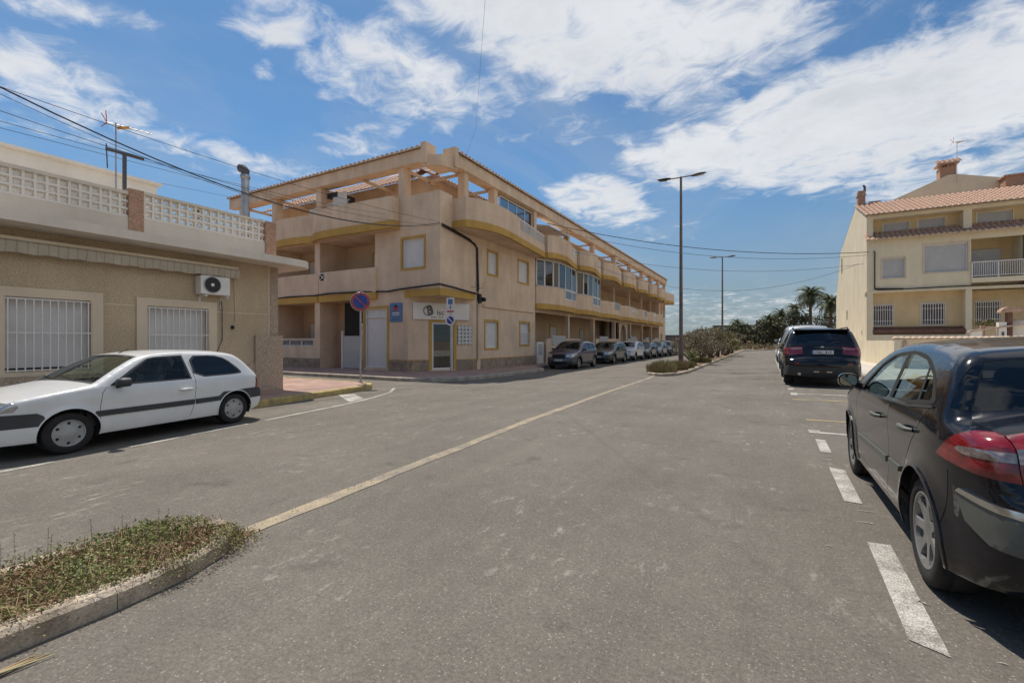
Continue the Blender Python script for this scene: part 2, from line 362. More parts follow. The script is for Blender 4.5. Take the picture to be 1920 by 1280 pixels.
def cdt(outer, polys, g, extra=()):
    """constrained triangulation; returns verts, [(tri, region index or -1)]"""
    V = []; E = []
    def add(poly, closed=True):
        b = len(V); V.extend([Vector(p) for p in poly]); n = len(poly)
        E.extend([(b+i, b+(i+1) % n) for i in range(n if closed else n-1)])
    add(outer)
    for p in polys: add(p)
    xs = [p[0] for p in outer]; ys = [p[1] for p in outer]
    if g:
        x = min(xs)+g*.5
        while x < max(xs):
            y = min(ys)+g*.5
            while y < max(ys): V.append(Vector((x+g*.013, y+g*.017))); y += g
            x += g
    for p in extra: V.append(Vector(p))
    r = delaunay_2d_cdt(V, E, [], 0, 1e-5)
    vv = r[0]; out = []
    bbs = [(min(p[0] for p in q), max(p[0] for p in q), min(p[1] for p in q), max(p[1] for p in q)) for q in polys]
    for f in r[2]:
        cx = sum(vv[i][0] for i in f)/3; cy = sum(vv[i][1] for i in f)/3
        if not inpoly(cx, cy, outer): continue
        k = -1
        for i in range(len(polys)-1, -1, -1):
            bb = bbs[i]
            if bb[0] <= cx <= bb[1] and bb[2] <= cy <= bb[3] and inpoly(cx, cy, polys[i]): k = i; break
        out.append((tuple(f), k))
    return vv, out
def wall(mb, outer, holes, place, mat, depth=.18, rev=None):
    """flat wall in (a,b) with openings; place(a,b,d)->xyz, d>0 goes into the building"""
    vv, tr = cdt(outer, holes, None)
    vs = [place(v[0], v[1], 0) for v in vv]
    mb.mesh(vs, [t for t, k in tr if k < 0], mat)
    for h in holes:
        n = len(h)
        for i in range(n):
            a, b = h[i], h[(i+1) % n]
            mb.face([place(*a, 0), place(*b, 0), place(*b, depth), place(*a, depth)], rev or mat)
def rect(a0, a1, b0, b1): return [(a0, b0), (a1, b0), (a1, b1), (a0, b1)]
def pbox(mb, place, a0, a1, b0, b1, d0, d1, mat):
    q = [place(a0, b0, d0), place(a1, b0, d0), place(a1, b0, d1), place(a0, b0, d1)]
    t = [place(a0, b1, d0), place(a1, b1, d0), place(a1, b1, d1), place(a0, b1, d1)]
    mb.hexa(q, t, mat)
def pframe(mb, place, a0, a1, b0, b1, w, d0, d1, mat, sides='lrtb'):
    if 'l' in sides: pbox(mb, place, a0-w, a0, b0-(w if 'b' in sides else 0), b1+(w if 't' in sides else 0), d0, d1, mat)
    if 'r' in sides: pbox(mb, place, a1, a1+w, b0-(w if 'b' in sides else 0), b1+(w if 't' in sides else 0), d0, d1, mat)
    if 't' in sides: pbox(mb, place, a0, a1, b1, b1+w, d0, d1, mat)
    if 'b' in sides: pbox(mb, place, a0, a1, b0-w, b0, d0, d1, mat)
def tile_roof(mb, p0, u, v, mat, pitch=.22, course=.4, amp=.055, ends='tile_pale'):
    """barrel tiles: p0 eave corner, u eave vector, v up-slope vector"""
    p0 = Vector(p0); u = Vector(u); v = Vector(v); nrm = u.cross(v).normalized()
    if nrm.z < 0: nrm = -nrm
    nu = max(2, int(u.length/pitch)); nv = max(1, int(round(v.length/course))); k = 6
    rows = []
    for j in range(nv):
        for e, dz in ((0., .03), (1., 0.)):
            rows.append(((j+e)/nv, dz))
    vs = []
    for (t, dz) in rows:
        for i in range(nu*k+1):
            a = i/k % 1.
            h = amp*abs(math.sin(math.pi*a))**.8 if a < .999 else 0
            q = mnoise.noise(Vector((int(i/k)*.7, t*5, 3.)))*.012
            vs.append(p0+u*(i/(nu*k))+v*t+nrm*(h+dz+q))
    w = nu*k+1; fs = []
    for r in range(len(rows)-1):
        for i in range(nu*k): fs.append((r*w+i, r*w+i+1, (r+1)*w+i+1, (r+1)*w+i))
    mb.mesh(vs, fs, mat, False)
    # closed tile mouths at the eave
    for i in range(nu):
        b = [p0+u*((i+q/k)/nu) for q in range(k+1)]
        c = [vs[i*k+q] for q in range(k+1)]
        mb.face(b[::-1][:1]+c[::-1]+b[:1], ends)
def text_mesh(txt, size, mat, parent, name, mtx, ext=.002, bold=False):
    cu = bpy.data.curves.new('lettering', 'FONT'); cu.body = txt; cu.size = size; cu.extrude = ext; cu.align_x = 'CENTER'; cu.align_y = 'CENTER'
    if bold: cu.offset = size*.015
    t = bpy.data.objects.new('tmp', cu); COL.objects.link(t)
    dg = bpy.context.evaluated_depsgraph_get(); me = bpy.data.meshes.new_from_object(t.evaluated_get(dg))
    bpy.data.objects.remove(t); me.materials.clear(); me.materials.append(MT[mat] if isinstance(mat, str) else mat); me.transform(mtx)
    o = bpy.data.objects.new(name, me); COL.objects.link(o); o.parent = parent; return o
def frame_mtx(o, x, y):
    """matrix mapping local xy text plane to world axes x,y at origin o"""
    x = Vector(x).normalized(); y = Vector(y).normalized(); z = x.cross(y)
    m = Matrix.Identity(4)
    for i in range(3): m[i][0] = x[i]; m[i][1] = y[i]; m[i][2] = z[i]; m[i][3] = o[i]
    return m
# ---------------------------------------------------------------- camera, sun, sky
TH = R(29.3); F_ = 853.
sc = bpy.context.scene
cam = bpy.data.objects.new('camera', bpy.data.cameras.new('camera')); COL.objects.link(cam)
cam.location = (0, 0, H); cam.rotation_euler = (R(90), 0, TH)
cam.data.sensor_width = 36; cam.data.lens = 36*F_/1920; cam.data.clip_end = 8000; cam.data.clip_start = .05
sc.camera = cam
SUN = Vector((-.36, .22, 1)).normalized()
el = math.asin(SUN.z); 
sun = bpy.data.objects.new('sun', bpy.data.lights.new('sun', 'SUN')); COL.objects.link(sun)
sun.data.energy = 3.8; sun.data.angle = R(.6); sun.data.color = (1, .925, .82)
sun.rotation_euler = (-SUN).to_track_quat('-Z', 'Y').to_euler(); sun.location = (0, 0, 60)
w = bpy.data.worlds.new('World'); sc.world = w; w.use_nodes = True
nt = w.node_tree; L = nt.links.new; bg = nt.nodes['Background']
sky = N(nt, 'ShaderNodeTexSky', sky_type='NISHITA'); sky.sun_disc = False; sky.sun_elevation = el
sky.sun_rotation = math.atan2(SUN.x, SUN.y); sky.altitude = 20; sky.air_density = 1.; sky.dust_density = .4; sky.ozone_density = 1.6
tc = N(nt, 'ShaderNodeTexCoord'); nrm = N(nt, 'ShaderNodeVectorMath', operation='NORMALIZE'); L(tc.outputs['Generated'], nrm.inputs[0])
sp = N(nt, 'ShaderNodeSeparateXYZ'); L(nrm.outputs[0], sp.inputs[0])
def mth(op, a, b=None, c=None, clamp=False):
    n = N(nt, 'ShaderNodeMath', operation=op); n.use_clamp = clamp
    for i, q in enumerate((a, b, c)):
        if q is None: continue
        if isinstance(q, (int, float)): n.inputs[i].default_value = q
        else: L(q, n.inputs[i])
    return n.outputs[0]
def rng(o, a, c, lo, hi, smooth=False):
    mr = N(nt, 'ShaderNodeMapRange'); mr.interpolation_type = 'SMOOTHSTEP' if smooth else 'LINEAR'
    for k_, v_ in (('From Min', a), ('From Max', c), ('To Min', lo), ('To Max', hi)): mr.inputs[k_].default_value = v_
    L(o, mr.inputs['Value']); return mr.outputs[0]
# cloud layer coordinates (plane above the viewer)
den = mth('ADD', mth('MAXIMUM', sp.outputs[2], 0.), .10)
cx = mth('DIVIDE', sp.outputs[0], den); cy = mth('DIVIDE', sp.outputs[1], den)
cmb = N(nt, 'ShaderNodeCombineXYZ'); L(cx, cmb.inputs[0]); L(cy, cmb.inputs[1])
az = mth('ARCTAN2', sp.outputs[0], sp.outputs[1]); ele = mth('ARCSINE', sp.outputs[2])
def nz(s, d, r, off=(0, 0, 0), scl=(1, 1, 1), dist=0., rot=0):
    mp = N(nt, 'ShaderNodeMapping'); mp.inputs['Location'].default_value = off; mp.inputs['Scale'].default_value = scl; mp.inputs['Rotation'].default_value = (0, 0, rot); L(cmb.outputs[0], mp.inputs[0])
    n = N(nt, 'ShaderNodeTexNoise', Scale=s, Detail=float(d), Roughness=r, Distortion=dist); L(mp.outputs[0], n.inputs['Vector']); return n.outputs['Fac']
def px_dir(px, py):
    t = (px-960)/F_; v = (640-py)/F_; x = t*math.cos(TH)-math.sin(TH); y = math.cos(TH)+t*math.sin(TH)
    return math.atan2(x, y), math.atan2(v, math.hypot(x, y))
blobs = []
def blob(px, py, rx, ry, rot, wgt):
    """elliptic cloud bank centred on a compass direction; radii in photo pixels turned into angles"""
    a, e = px_dir(px, py); a1, e1 = px_dir(px+rx*math.cos(rot), py-rx*math.sin(rot)); a2, e2 = px_dir(px-ry*math.sin(rot), py-ry*math.cos(rot))
    # inverse of the 2x2 made by the two half-axes
    ux, uy = a1-a, e1-e; vx, vy = a2-a, e2-e; det = ux*vy-vx*uy
    da = mth('SUBTRACT', az, a); de = mth('SUBTRACT', ele, e)
    p = mth('MULTIPLY_ADD', da, vy/det, mth('MULTIPLY', de, -vx/det)); q = mth('MULTIPLY_ADD', da, -uy/det, mth('MULTIPLY', de, ux/det))
    r2 = mth('ADD', mth('MULTIPLY', p, p), mth('MULTIPLY', q, q))
    blobs.append(rng(r2, 0., 1.6, wgt, 0., True))
blob(1080, 40, 520, 165, .0, 1.15); blob(760, 150, 210, 105, -.25, .8); blob(1000, 150, 330, 70, .05, .5)
blob(1600, 225, 560, 135, .30, 1.2); blob(1880, 140, 320, 150, .45, 1.1); blob(1330, 290, 240, 75, .1, 1.05); blob(1300, 150, 260, 80, .2, .7); blob(1750, 330, 330, 70, .05, .75); blob(1560, 310, 320, 60, .1, .6); blob(1850, 270, 250, 90, .0, .6)
blob(1125, 375, 125, 58, -.1, .95); blob(680, 262, 110, 42, .2, .62); blob(120, 165, 210, 80, -.35, .74); blob(525, 35, 130, 66, -.1, .78); blob(120, 20, 150, 36, -.25, .5)
blob(350, 268, 330, 36, -.28, .66); blob(640, 330, 330, 36, .0, .42); blob(245, 30, 90, 30, -.3, .42); blob(500, 130, 40, 22, 0, .45); blob(690, 190, 120, 28, -.1, .55); blob(1230, 430, 120, 30, 0, .4); blob(1500, 590, 900, 60, 0, .5); blob(1700, 30, 260, 30, .1, .3); blob(120, 255, 160, 28, -.2, .42)

def blob_dir(a, e, ra, re_, wgt):
    p = mth('DIVIDE', mth('SUBTRACT', az, R(a)), R(ra)); q = mth('DIVIDE', mth('SUBTRACT', ele, R(e)), R(re_))
    blobs.append(rng(mth('ADD', mth('MULTIPLY', p, p), mth('MULTIPLY', q, q)), 0., 1.6, wgt, 0., True))
# unseen cloud banks added to brighten the ambient light: overhead, sides and rear
blob_dir(20, 58, 60, 18, 1.); blob_dir(85, 38, 45, 30, 1.25); blob_dir(165, 50, 25, 14, .7); blob_dir(-140, 50, 30, 14, .7); blob_dir(-95, 60, 25, 14, .7); blob_dir(90, 14, 50, 12, 1.); blob_dir(-130, 14, 40, 10, .7)
blob(930, 330, 60, 28, 0, .35); blob(1010, 240, 250, 45, 0, .36)
tot = blobs[0]
for b_ in blobs[1:]: tot = mth('MAXIMUM', tot, b_)
n_big = nz(2.2, 12, .60, (3.1, 1.7, 0), (1, 1, 1), .35)
n_mid = nz(7., 10, .62, (0, 5, 0), (1, 1.2, 1), .6)
fb = mth('ADD', mth('MULTIPLY', n_big, .5), mth('MULTIPLY', n_mid, .72))
dens = mth('ADD', tot, mth('MULTIPLY_ADD', fb, 2.3, -1.66))
cl = rng(dens, .10, .84, 0., 1., True)
# thin high veil
veil = rng(nz(1.1, 8, .62, (7, 2, 0), (1, .45, 1), 1.2, .6), .42, .78, 0., .34, True)
hz = rng(sp.outputs[2], .0, .36, .8, 0., True)
# soft shading inside the bank: thicker parts a little greyer, edges bright
core = rng(nz(1.6, 9, .6, (1, 9, 0)), .35, .7, 0., 1.)
cc = N(nt, 'ShaderNodeMix', data_type='RGBA'); L(mth('MULTIPLY', core, rng(dens, .5, 1.1, 0, 1)), cc.inputs[0]); cc.inputs[6].default_value = (5.35, 5.4, 5.5, 1); cc.inputs[7].default_value = (3.9, 4.1, 4.3, 1)
SKYMIX = []
def mixc(f, a, b):
    m_ = N(nt, 'ShaderNodeMix', data_type='RGBA'); L(f, m_.inputs[0])
    for i, q in ((6, a), (7, b)):
        if isinstance(q, tuple): m_.inputs[i].default_value = (*q, 1)
        else: L(q, m_.inputs[i])
    return m_.outputs[2]
tn = N(nt, 'ShaderNodeMix', data_type='RGBA', blend_type='MULTIPLY'); tn.inputs[0].default_value = 1; L(sky.outputs[0], tn.inputs[6]); tn.inputs[7].default_value = (.41, .60, .70, 1)
s0 = mixc(hz, tn.outputs[2], (1.7, 1.9, 2.1))
s1 = mixc(veil, s0, (2.95, 3.3, 3.6))
s2 = mixc(mth('MULTIPLY', cl, .92), s1, cc.outputs[2])
L(s2, bg.inputs['Color']); bg.inputs['Strength'].default_value = .125
sc.view_settings.view_transform = 'Standard'; sc.view_settings.look = 'None'; sc.view_settings.exposure = .32; sc.view_settings.gamma = 1
sc.cycles.max_bounces = 6; sc.cycles.transparent_max_bounces = 12; sc.cycles.caustics_reflective = False; sc.cycles.caustics_refractive = False
sc.cycles.sample_clamp_indirect = 6

# ---------------------------------------------------------------- ground and roads
g = MB(); g.face([(-3000, -3000, -.14), (3000, -3000, -.14), (3000, 3000, -.14), (-3000, 3000, -.14)], 'earth')
struct(g.build('ground'))
def sheet(name, x0, x1, y0, y1, step, mat, dz=0., hole=None):
    mb = MB(); nx = max(1, int((x1-x0)/step)); ny = max(1, int((y1-y0)/step))
    vs = [(x0+(x1-x0)*i/nx, y0+(y1-y0)*j/ny, 0) for j in range(ny+1) for i in range(nx+1)]
    vs = [(a, b, gz(a, b)+dz) for a, b, _ in vs]
    mb.mesh(vs, [(j*(nx+1)+i, j*(nx+1)+i+1, (j+1)*(nx+1)+i+1, (j+1)*(nx+1)+i) for j in range(ny) for i in range(nx)], mat, True)
    return mb.build(name)
struct(sheet('road', -60, 3.2, -14, 79, .8, 'asphalt'))
mb = MB()
# land beyond and beside the road, gently uneven
nx, ny = 60, 40
vs = [(-160+i*6., 78.5+j*6., -.05+.35*ss(79, 90, 78.5+j*6.)+.25*mnoise.noise(Vector((i*.3, j*.3, 0)))*ss(79, 90, 78.5+j*6.)) for j in range(ny) for i in range(nx)]
mb.mesh(vs, [(j*nx+i, j*nx+i+1, (j+1)*nx+i+1, (j+1)*nx+i) for j in range(ny-1) for i in range(nx-1)], 'earth', True)
struct(mb.build('field'))
def slab(name, poly, top, mat, kerbmat='concrete', kw=.16, bottom=-.3, kerb_from=0, kerb_to=None, dz=.0):
    """pavement polygon with a kerb strip along the listed run of its edge"""
    mb = MB(); mb.prism(poly, bottom, top, mat, zf=None); o = struct(mb.build(name)); return o
def strip(name, pts, wd, z0, z1, mat, zf=True, kind=True, closed=False, joints=0., jit=0.):
    """a kerb: box swept along a polyline, pts = outer (road side) edge, wd to the left"""
    mb = MB(); P = resample(pts, joints or .8, closed); n = len(P)
    L_, R_ = [], []
    for i in range(n):
        a = P[i-1] if (i or closed) else P[0]; b = P[(i+1) % n] if (i < n-1 or closed) else P[-1]
        dx, dy = b[0]-a[0], b[1]-a[1]; d = math.hypot(dx, dy) or 1
        R_.append(P[i]); L_.append((P[i][0]-dy/d*wd, P[i][1]+dx/d*wd))
    for i in range(n if closed else n-1):
        j = (i+1) % n; e = .006 if joints else 0
        def lp(a, b, t): return (a[0]+(b[0]-a[0])*t, a[1]+(b[1]-a[1])*t)
        t0, t1 = (.005, .995) if joints else (0, 1)
        q = [lp(R_[i], R_[j], t0), lp(R_[i], R_[j], t1), lp(L_[i], L_[j], t1), lp(L_[i], L_[j], t0)]
        h = random.uniform(-jit, jit)
        zz = [gz(*p) if zf else 0 for p in q]
        c = .025
        q2 = [q[0], q[1], q[2], q[3]]
        # chamfered road-side top edge
        inn = [lp(q[0], q[3], c/wd), lp(q[1], q[2], c/wd)]
        bt = [(q[k][0], q[k][1], z0+zz[k]) for k in range(4)]
        m1 = [(q[0][0], q[0][1], z1+zz[0]+h-c), (q[1][0], q[1][1], z1+zz[1]+h-c)]
        m2 = [(*inn[0], z1+zz[0]+h), (*inn[1], z1+zz[1]+h)]
        t = [(q[2][0], q[2][1], z1+zz[2]+h), (q[3][0], q[3][1], z1+zz[3]+h)]
        vs = bt+m1+m2+t
        mb.mesh(vs, [(0, 1, 5, 4), (4, 5, 7, 6), (6, 7, 8, 9), (2, 3, 9, 8), (1, 2, 8, 7, 5), (3, 0, 4, 6, 9)], mat)
    return struct(mb.build(name))
# left pavement in front of the low house, with its rounded corner into the side street
kl = [(-10.2, -8), (-10.2, 5.9), (-10.65, 7.9), (-10.95, 10.1), (-11.15, 10.6), (-11.5, 10.95), (-12.0, 11.1), (-32, 11.1)]
inner = [(-10.36, -8), (-10.36, 5.9), (-10.81, 7.9), (-11.1, 10.0), (-11.27, 10.45), (-11.57, 10.77), (-12.0, 10.94), (-32, 10.94)]
mb = MB(); mb.prism(inner+[(-32, -8)], -.3, .072, 'pink_paver'); struct(mb.build('pavement'))
strip('kerb', kl, .17, -.3, .165, 'kerb_yellow', joints=.5, jit=.006)
# pavement round the corner building
kb = [(-32, 13.2), (-12.1, 13.2), (-11.2, 13.6), (-10.5, 14.4), (-10.2, 15.4), (-10.1, 17.5), (-10.1, 21.4), (-10.4, 21.9), (-11.2, 22.3), (-11.3, 23), (-11.3, 72)]
ib = [(-32, 13.36), (-12.15, 13.36), (-11.3, 13.74), (-10.64, 14.5), (-10.36, 15.45), (-10.26, 17.5), (-10.26, 21.35), (-10.5, 21.75), (-11.3, 22.15), (-11.46, 23), (-11.46, 72)]
mb = MB(); mb.prism(ib+[(-32, 72)], -.3, .062, 'pink_paver'); struct(mb.build('pavement'))
strip('kerb', kb, .17, -.3, .15, 'concrete', joints=.6, jit=.004)
# forecourt on the right, rising towards the cream house
mb = MB()
def fz(x, y): return .30+.0*x+.06*ss(20, 38, y)
P_ = [(3.2, 6), (30, 6), (30, 60), (3.2, 60)]
nx, ny = 14, 28
vs = [(3.0+27*i/nx, -4+70*j/ny, 0) for j in range(ny+1) for i in range(nx+1)]
vs = [(a, b, .12+gz(3., b)+.06*ss(20, 38, b)) for a, b, _ in vs]
mb.mesh(vs, [(j*(nx+1)+i, j*(nx+1)+i+1, (j+1)*(nx+1)+i+1, (j+1)*(nx+1)+i) for j in range(ny) for i in range(nx)], 'forecourt', True)
struct(mb.build('forecourt_paving'))
strip('kerb', [(2.85, 66), (2.85, -4)], .17, -.2, .135, 'concrete', joints=1., jit=.003)
# far kerb where the road ends
strip('kerb', [(-9.5, 78.6), (3.0, 78.6)], .18, -.1, .14, 'concrete', joints=1.)
# ------------------------------------------------ painted markings
def mark(name, poly, mat='line_white', dz=.005, g_=.5, label=None):
    mb = MB(); P = resample(poly, g_)
    vv, tr = cdt(P, [], None)
    mb.mesh([(v[0], v[1], gz(v[0], v[1])+dz) for v in vv], [t for t, k in tr], mat)
    return struct(mb.build(name))
def ribbon(name, pts, wd, mat='line_white', dz=.005, rag=0.):
    mb = MB(); P = resample(pts, .35, False); n = len(P); vs = []
    for i in range(n):
        a = P[max(0, i-1)]; b = P[min(n-1, i+1)]; dx, dy = b[0]-a[0], b[1]-a[1]; d = math.hypot(dx, dy)
        for s_ in (-1, 1):
            q = wd/2*(1+rag*mnoise.noise(Vector((P[i][0]*5, P[i][1]*5, s_*3))))
            x, y = P[i][0]-dy/d*q*s_, P[i][1]+dx/d*q*s_; vs.append((x, y, gz(x, y)+dz))
    mb.mesh(vs, [(2*i, 2*i+2, 2*i+3, 2*i+1) for i in range(n-1)], mat, True)
    return struct(mb.build(name))
ribbon('centre_line', [(-3.45, 1.85), (-3.62, 4.3), (-3.83, 7.6), (-4.0, 13), (-4.1, 19.5)], .15, 'line_worn', rag=.6)
mark('parking_line', [(.60, 2.87), (.735, 2.80), (.765, 4.14), (.63, 4.12)])
mark('parking_line', [(.61, 5.08), (.74, 5.06), (.76, 6.3), (.62, 6.36)])
mark('parking_line', [(.61, 7.2), (.73, 7.18), (.74, 8.05), (.62, 8.1)])
mark('parking_line', [(.58, 8.62), (2.8, 8.62), (2.8, 8.75), (.74, 8.75), (.74, 8.9), (.58, 8.9)])
mark('parking_line', [(.52, 13.45), (.66, 13.4), (.68, 13.95), (.53, 13.95)]); mark('parking_line', [(.66, 13.6), (2.8, 13.6), (2.8, 13.72), (.66, 13.72)])
mark('parking_line', [(.50, 14.6), (.64, 14.6), (.64, 15.0), (.5, 15.0)])
mark('yellow_line', [(.62, 9.85), (2.8, 9.85), (2.8, 9.95), (.62, 9.95)], 'line_yellow'); mark('yellow_line', [(.52, 12.55), (2.8, 12.55), (2.8, 12.68), (.52, 12.68)], 'line_yellow')
for y_ in (16.2, 18., 19.8, 21.6, 23.4, 25.2, 27., 29., 31, 33, 35, 37): mark('parking_line', [(.46, y_), (.58, y_), (.58, y_+1.1), (.46, y_+1.1)])
# chalky dabs beside the dashes
for (x, y, a, b) in ((.62, 4.55, .12, .02), (.66, 4.85, .13, .02), (.72, 3.3, .05, .03), (.58, 6.75, .1, .02), (.6, 6.95, .1, .015), (.9, 2.86, .04, .012), (.35, 3.9, .05, .02)):
    mark('parking_line', [(x, y), (x+a*.5, y+b*.4), (x+a, y-b*.2), (x+a*.9, y+b), (x+a*.4, y+b*.8)], 'line_white')
ribbon('parking_line', [(-7.82, -3), (-7.89, 1.72), (-7.95, 2.2)], .1)
ribbon('parking_line', [(-8.1, 3.05), (-8.39, 4.5), (-8.47, 5.)], .1)
ribbon('parking_line', [(-8.55, 5.4), (-8.75, 6.4), (-8.98, 7.6), (-9.4, 8.95), (-9.95, 10.2), (-10.7, 11.15)], .1)
mark('parking_line', [(-10.75, 8.95), (-10.6, 9.4), (-9.5, 8.75), (-9.25, 8.05)])
ribbon('parking_line', [(-8.95, 22.5), (-8.95, 27)], .1, 'line_worn'); ribbon('parking_line', [(-8.95, 22.6), (-11.1, 22.6)], .1, 'line_worn')
# dark ribbon painted as the nearer street lamp's shadow across the road
ribbon('road_crack', [(-2.9, 24.9), (-1.2, 25.3), (.1, 25.1)], .1, M('tar', (.07, .063, .055), .9, 0), .004, .8)
# ------------------------------------------------ planted island near the camera, and the long median
isl = [(-3.98, -3.2), (-3.06, -3.2), (-3.06, 1.1), (-3.1, 1.45), (-3.22, 1.75), (-3.42, 1.93), (-3.6, 1.93), (-3.8, 1.75), (-3.93, 1.4), (-3.98, 1.0)]
strip('kerb', isl, .12, -.1, .118, 'old_kerb', joints=.5, jit=.014, closed=True)
mb = MB(); mb.prism([(-3.87, -3.1), (-3.17, -3.1), (-3.17, 1.2), (-3.3, 1.65), (-3.5, 1.8), (-3.72, 1.65), (-3.87, 1.1)], -.1, .10, 'soil'); struct(mb.build('planting_bed'))
med = [(-4.65, 77), (-4.65, 20.6), (-4.5, 20.0), (-4.1, 19.6), (-3.7, 19.6), (-3.35, 20.3), (-3.15, 22), (-3.15, 77)]
strip('kerb', med[::-1][::-1], .14, -.1, .12, 'old_kerb', joints=.7, jit=.01)
mb = MB(); mb.prism([(-4.53, 77), (-4.53, 20.6), (-4.1, 19.75), (-3.7, 19.75), (-3.3, 22), (-3.3, 77)], -.1, .11, 'soil'); struct(mb.build('planting_bed'))
# ================================================================= corner apartment building
W = -12.55; YL = 15.9
apt = thing('apartment_building', 'three storey beige corner apartment block with ochre bands and curved balconies', 'building', (-14, 18, 0))
apt_off = Vector((14, -18, 0))
class PB(MB):
    def build(s, name, parent=None, **k):
        if parent is apt: s.v = [(v[0]+14, v[1]-18, v[2]) for v in s.v]
        return MB.build(s, name, parent, **k)
def sub(mb, name, par, off=(14, -18)):
    mb.v = [(v[0]+off[0], v[1]+off[1], v[2]) for v in mb.v]; return MB.build(mb, name, par)
pR = lambda a, b, d=0: Vector((W-d, a, b))
pL = lambda a, b, d=0: Vector((a, YL+d, b))
CA, CB = Vector((-14.41, YL, 0)), Vector((W, 18.52, 0)); cd = (CB-CA).normalized(); cn = Vector((-cd.y, cd.x, 0))
if cn.y < 0: cn = -cn
CL = (CB-CA).length
pC = lambda a, b, d=0: CA+cd*a+cn*d+Vector((0, 0, b))
mb = PB()
ZG, ZB, ZT = .05, 3.82, 6.62
# right-hand facade: ground floor and first floor flat part
winR = [(19.84, 20.74, 4.97, 6.1), (23.12, 24.33, 4.92, 6.14)]; winRg = [(19.58, 20.79, 1.12, 2.48), (23.32, 24.47, 1.28, 2.54)]
wall(mb, rect(15.9, 25.3, ZB-.3, ZT), [rect(*w_) for w_ in winR], pR, 'beige')
wall(mb, rect(18.52, 25.3, ZG, ZB-.3), [rect(*w_) for w_ in winRg], pR, 'beige')
# left-hand facade
wall(mb, rect(-16.5, W, ZB-.3, ZT), [rect(-14.73, -13.46, 4.83, 6.15)], pL, 'beige')
wall(mb, rect(-17.33, -14.41, ZG, ZB-.3), [rect(-17.17, -15.70, .2, 3.02)], pL, 'beige')
# chamfered shop front
wall(mb, rect(0, CL, ZG, ZB-.3), [rect(1.12, 2.18, .12, 2.36)], pC, 'beige')
# overhanging soffit of the corner
mb.face([(CA.x, CA.y, ZB-.3), (W, YL, ZB-.3), (CB.x, CB.y, ZB-.3)], 'beige')
# first floor loggia surrounds on the left facade
for (x0, x1) in ((-20.5, -16.5), (-24.3, -20.9), (-28.4, -24.7)):
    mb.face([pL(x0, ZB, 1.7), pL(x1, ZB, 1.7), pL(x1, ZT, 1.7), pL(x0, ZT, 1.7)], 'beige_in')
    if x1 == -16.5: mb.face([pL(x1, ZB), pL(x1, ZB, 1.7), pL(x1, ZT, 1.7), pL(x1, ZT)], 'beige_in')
for (x0, x1) in ((-20.9, -20.5), (-24.7, -24.3), (-28.6, -28.4)):
    pbox(mb, pL, x0, x1, ZG, ZT, 0, 1.9, 'beige')
# ground floor: entrance recess and loggia
for (x0, x1, dp) in ((-20.5, -17.33, 1.2), (-24.3, -20.9, 1.8), (-28.4, -24.7, 1.8)):
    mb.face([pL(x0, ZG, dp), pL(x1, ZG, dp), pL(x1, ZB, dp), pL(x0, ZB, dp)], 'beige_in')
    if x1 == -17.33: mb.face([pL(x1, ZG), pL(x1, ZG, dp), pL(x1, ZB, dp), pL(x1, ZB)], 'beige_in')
wall(mb, rect(-24.3, -20.9, ZG, 1.62), [rect(-24.1, -21.05, 1.2, 1.56)], pL, 'beige')
pbox(mb, pL, -28.4, -24.7, ZG, 1.62, 0, .15, 'beige')
# slabs between storeys, inside the plan
for (z0, z1) in ((ZB-.3, ZB), (ZT, ZT+.28)):
    mb.box(-28.5, -14.45, YL+.02, 24, z0+.003, z1-.003, 'beige'); mb.box(-22, W-.02, 18.6, 66.6, z0+.004, z1-.004, 'beige')
mb.prism([(-14.5, YL+.02), (W-.02, YL+.02), (W-.02, 18.7), (-14.5, 18.7)], ZT+.005, ZT+.27, 'beige')
# right-hand side: recessed storeys behind the balconies
for (z0, z1) in ((ZG, ZB), (ZB, ZT)):
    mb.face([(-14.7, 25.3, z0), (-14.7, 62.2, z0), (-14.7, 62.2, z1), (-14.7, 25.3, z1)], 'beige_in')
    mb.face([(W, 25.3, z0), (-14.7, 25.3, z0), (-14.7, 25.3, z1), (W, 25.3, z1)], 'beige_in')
    mb.face([(W, 62.2, z0), (-14.7, 62.2, z0), (-14.7, 62.2, z1), (W, 62.2, z1)], 'beige')
endw = [rect(63.2, 64.2, 4.9, 6.1), rect(65., 65.7, 4.9, 6.1), rect(63.2, 64.2, 1.2, 2.4)]
wall(mb, rect(62.2, 66.6, ZG, ZT+.28), endw, pR, 'beige'); mb.face([(W, 66.6, ZG), (-22, 66.6, ZG), (-22, 66.6, ZT), (W, 66.6, ZT)], 'beige')
BAYS = [25.3, 30.8, 36.3, 42.3, 47.9, 53.2, 57.9, 62.2]
for y in BAYS[1:-1]:
    pbox(mb, pR, y-.14, y+.14, ZG, ZB-.3, 0, .3, 'beige'); pbox(mb, pR, y-.12, y+.12, ZB, ZT, .1, .35, 'beige')
for i, y in enumerate(BAYS[:-1]):
    pbox(mb, pR, y+.1, BAYS[i+1]-.1, ZB-.55, ZB-.3, .02, .25, 'beige')
# attic storey set back behind the terrace
ATX, ATY = -15.0, 18.3
for poly in ([(ATX, ATY), (ATX, 66)], [(-28.3, ATY), (ATX, ATY)]):
    a, b = poly; mb.face([(*a, ZT+.28), (*b, ZT+.28), (*b, 9.95), (*a, 9.95)], 'beige')
mb.face([(-28.3, ATY, ZT+.28), (-28.3, 24, ZT+.28), (-28.3, 24, 9.9), (-28.3, ATY, 9.9)], 'beige'); mb.face([(ATX, 66, ZT+.28), (-22, 66, ZT+.28), (-22, 66, 9.9), (ATX, 66, 9.9)], 'beige')
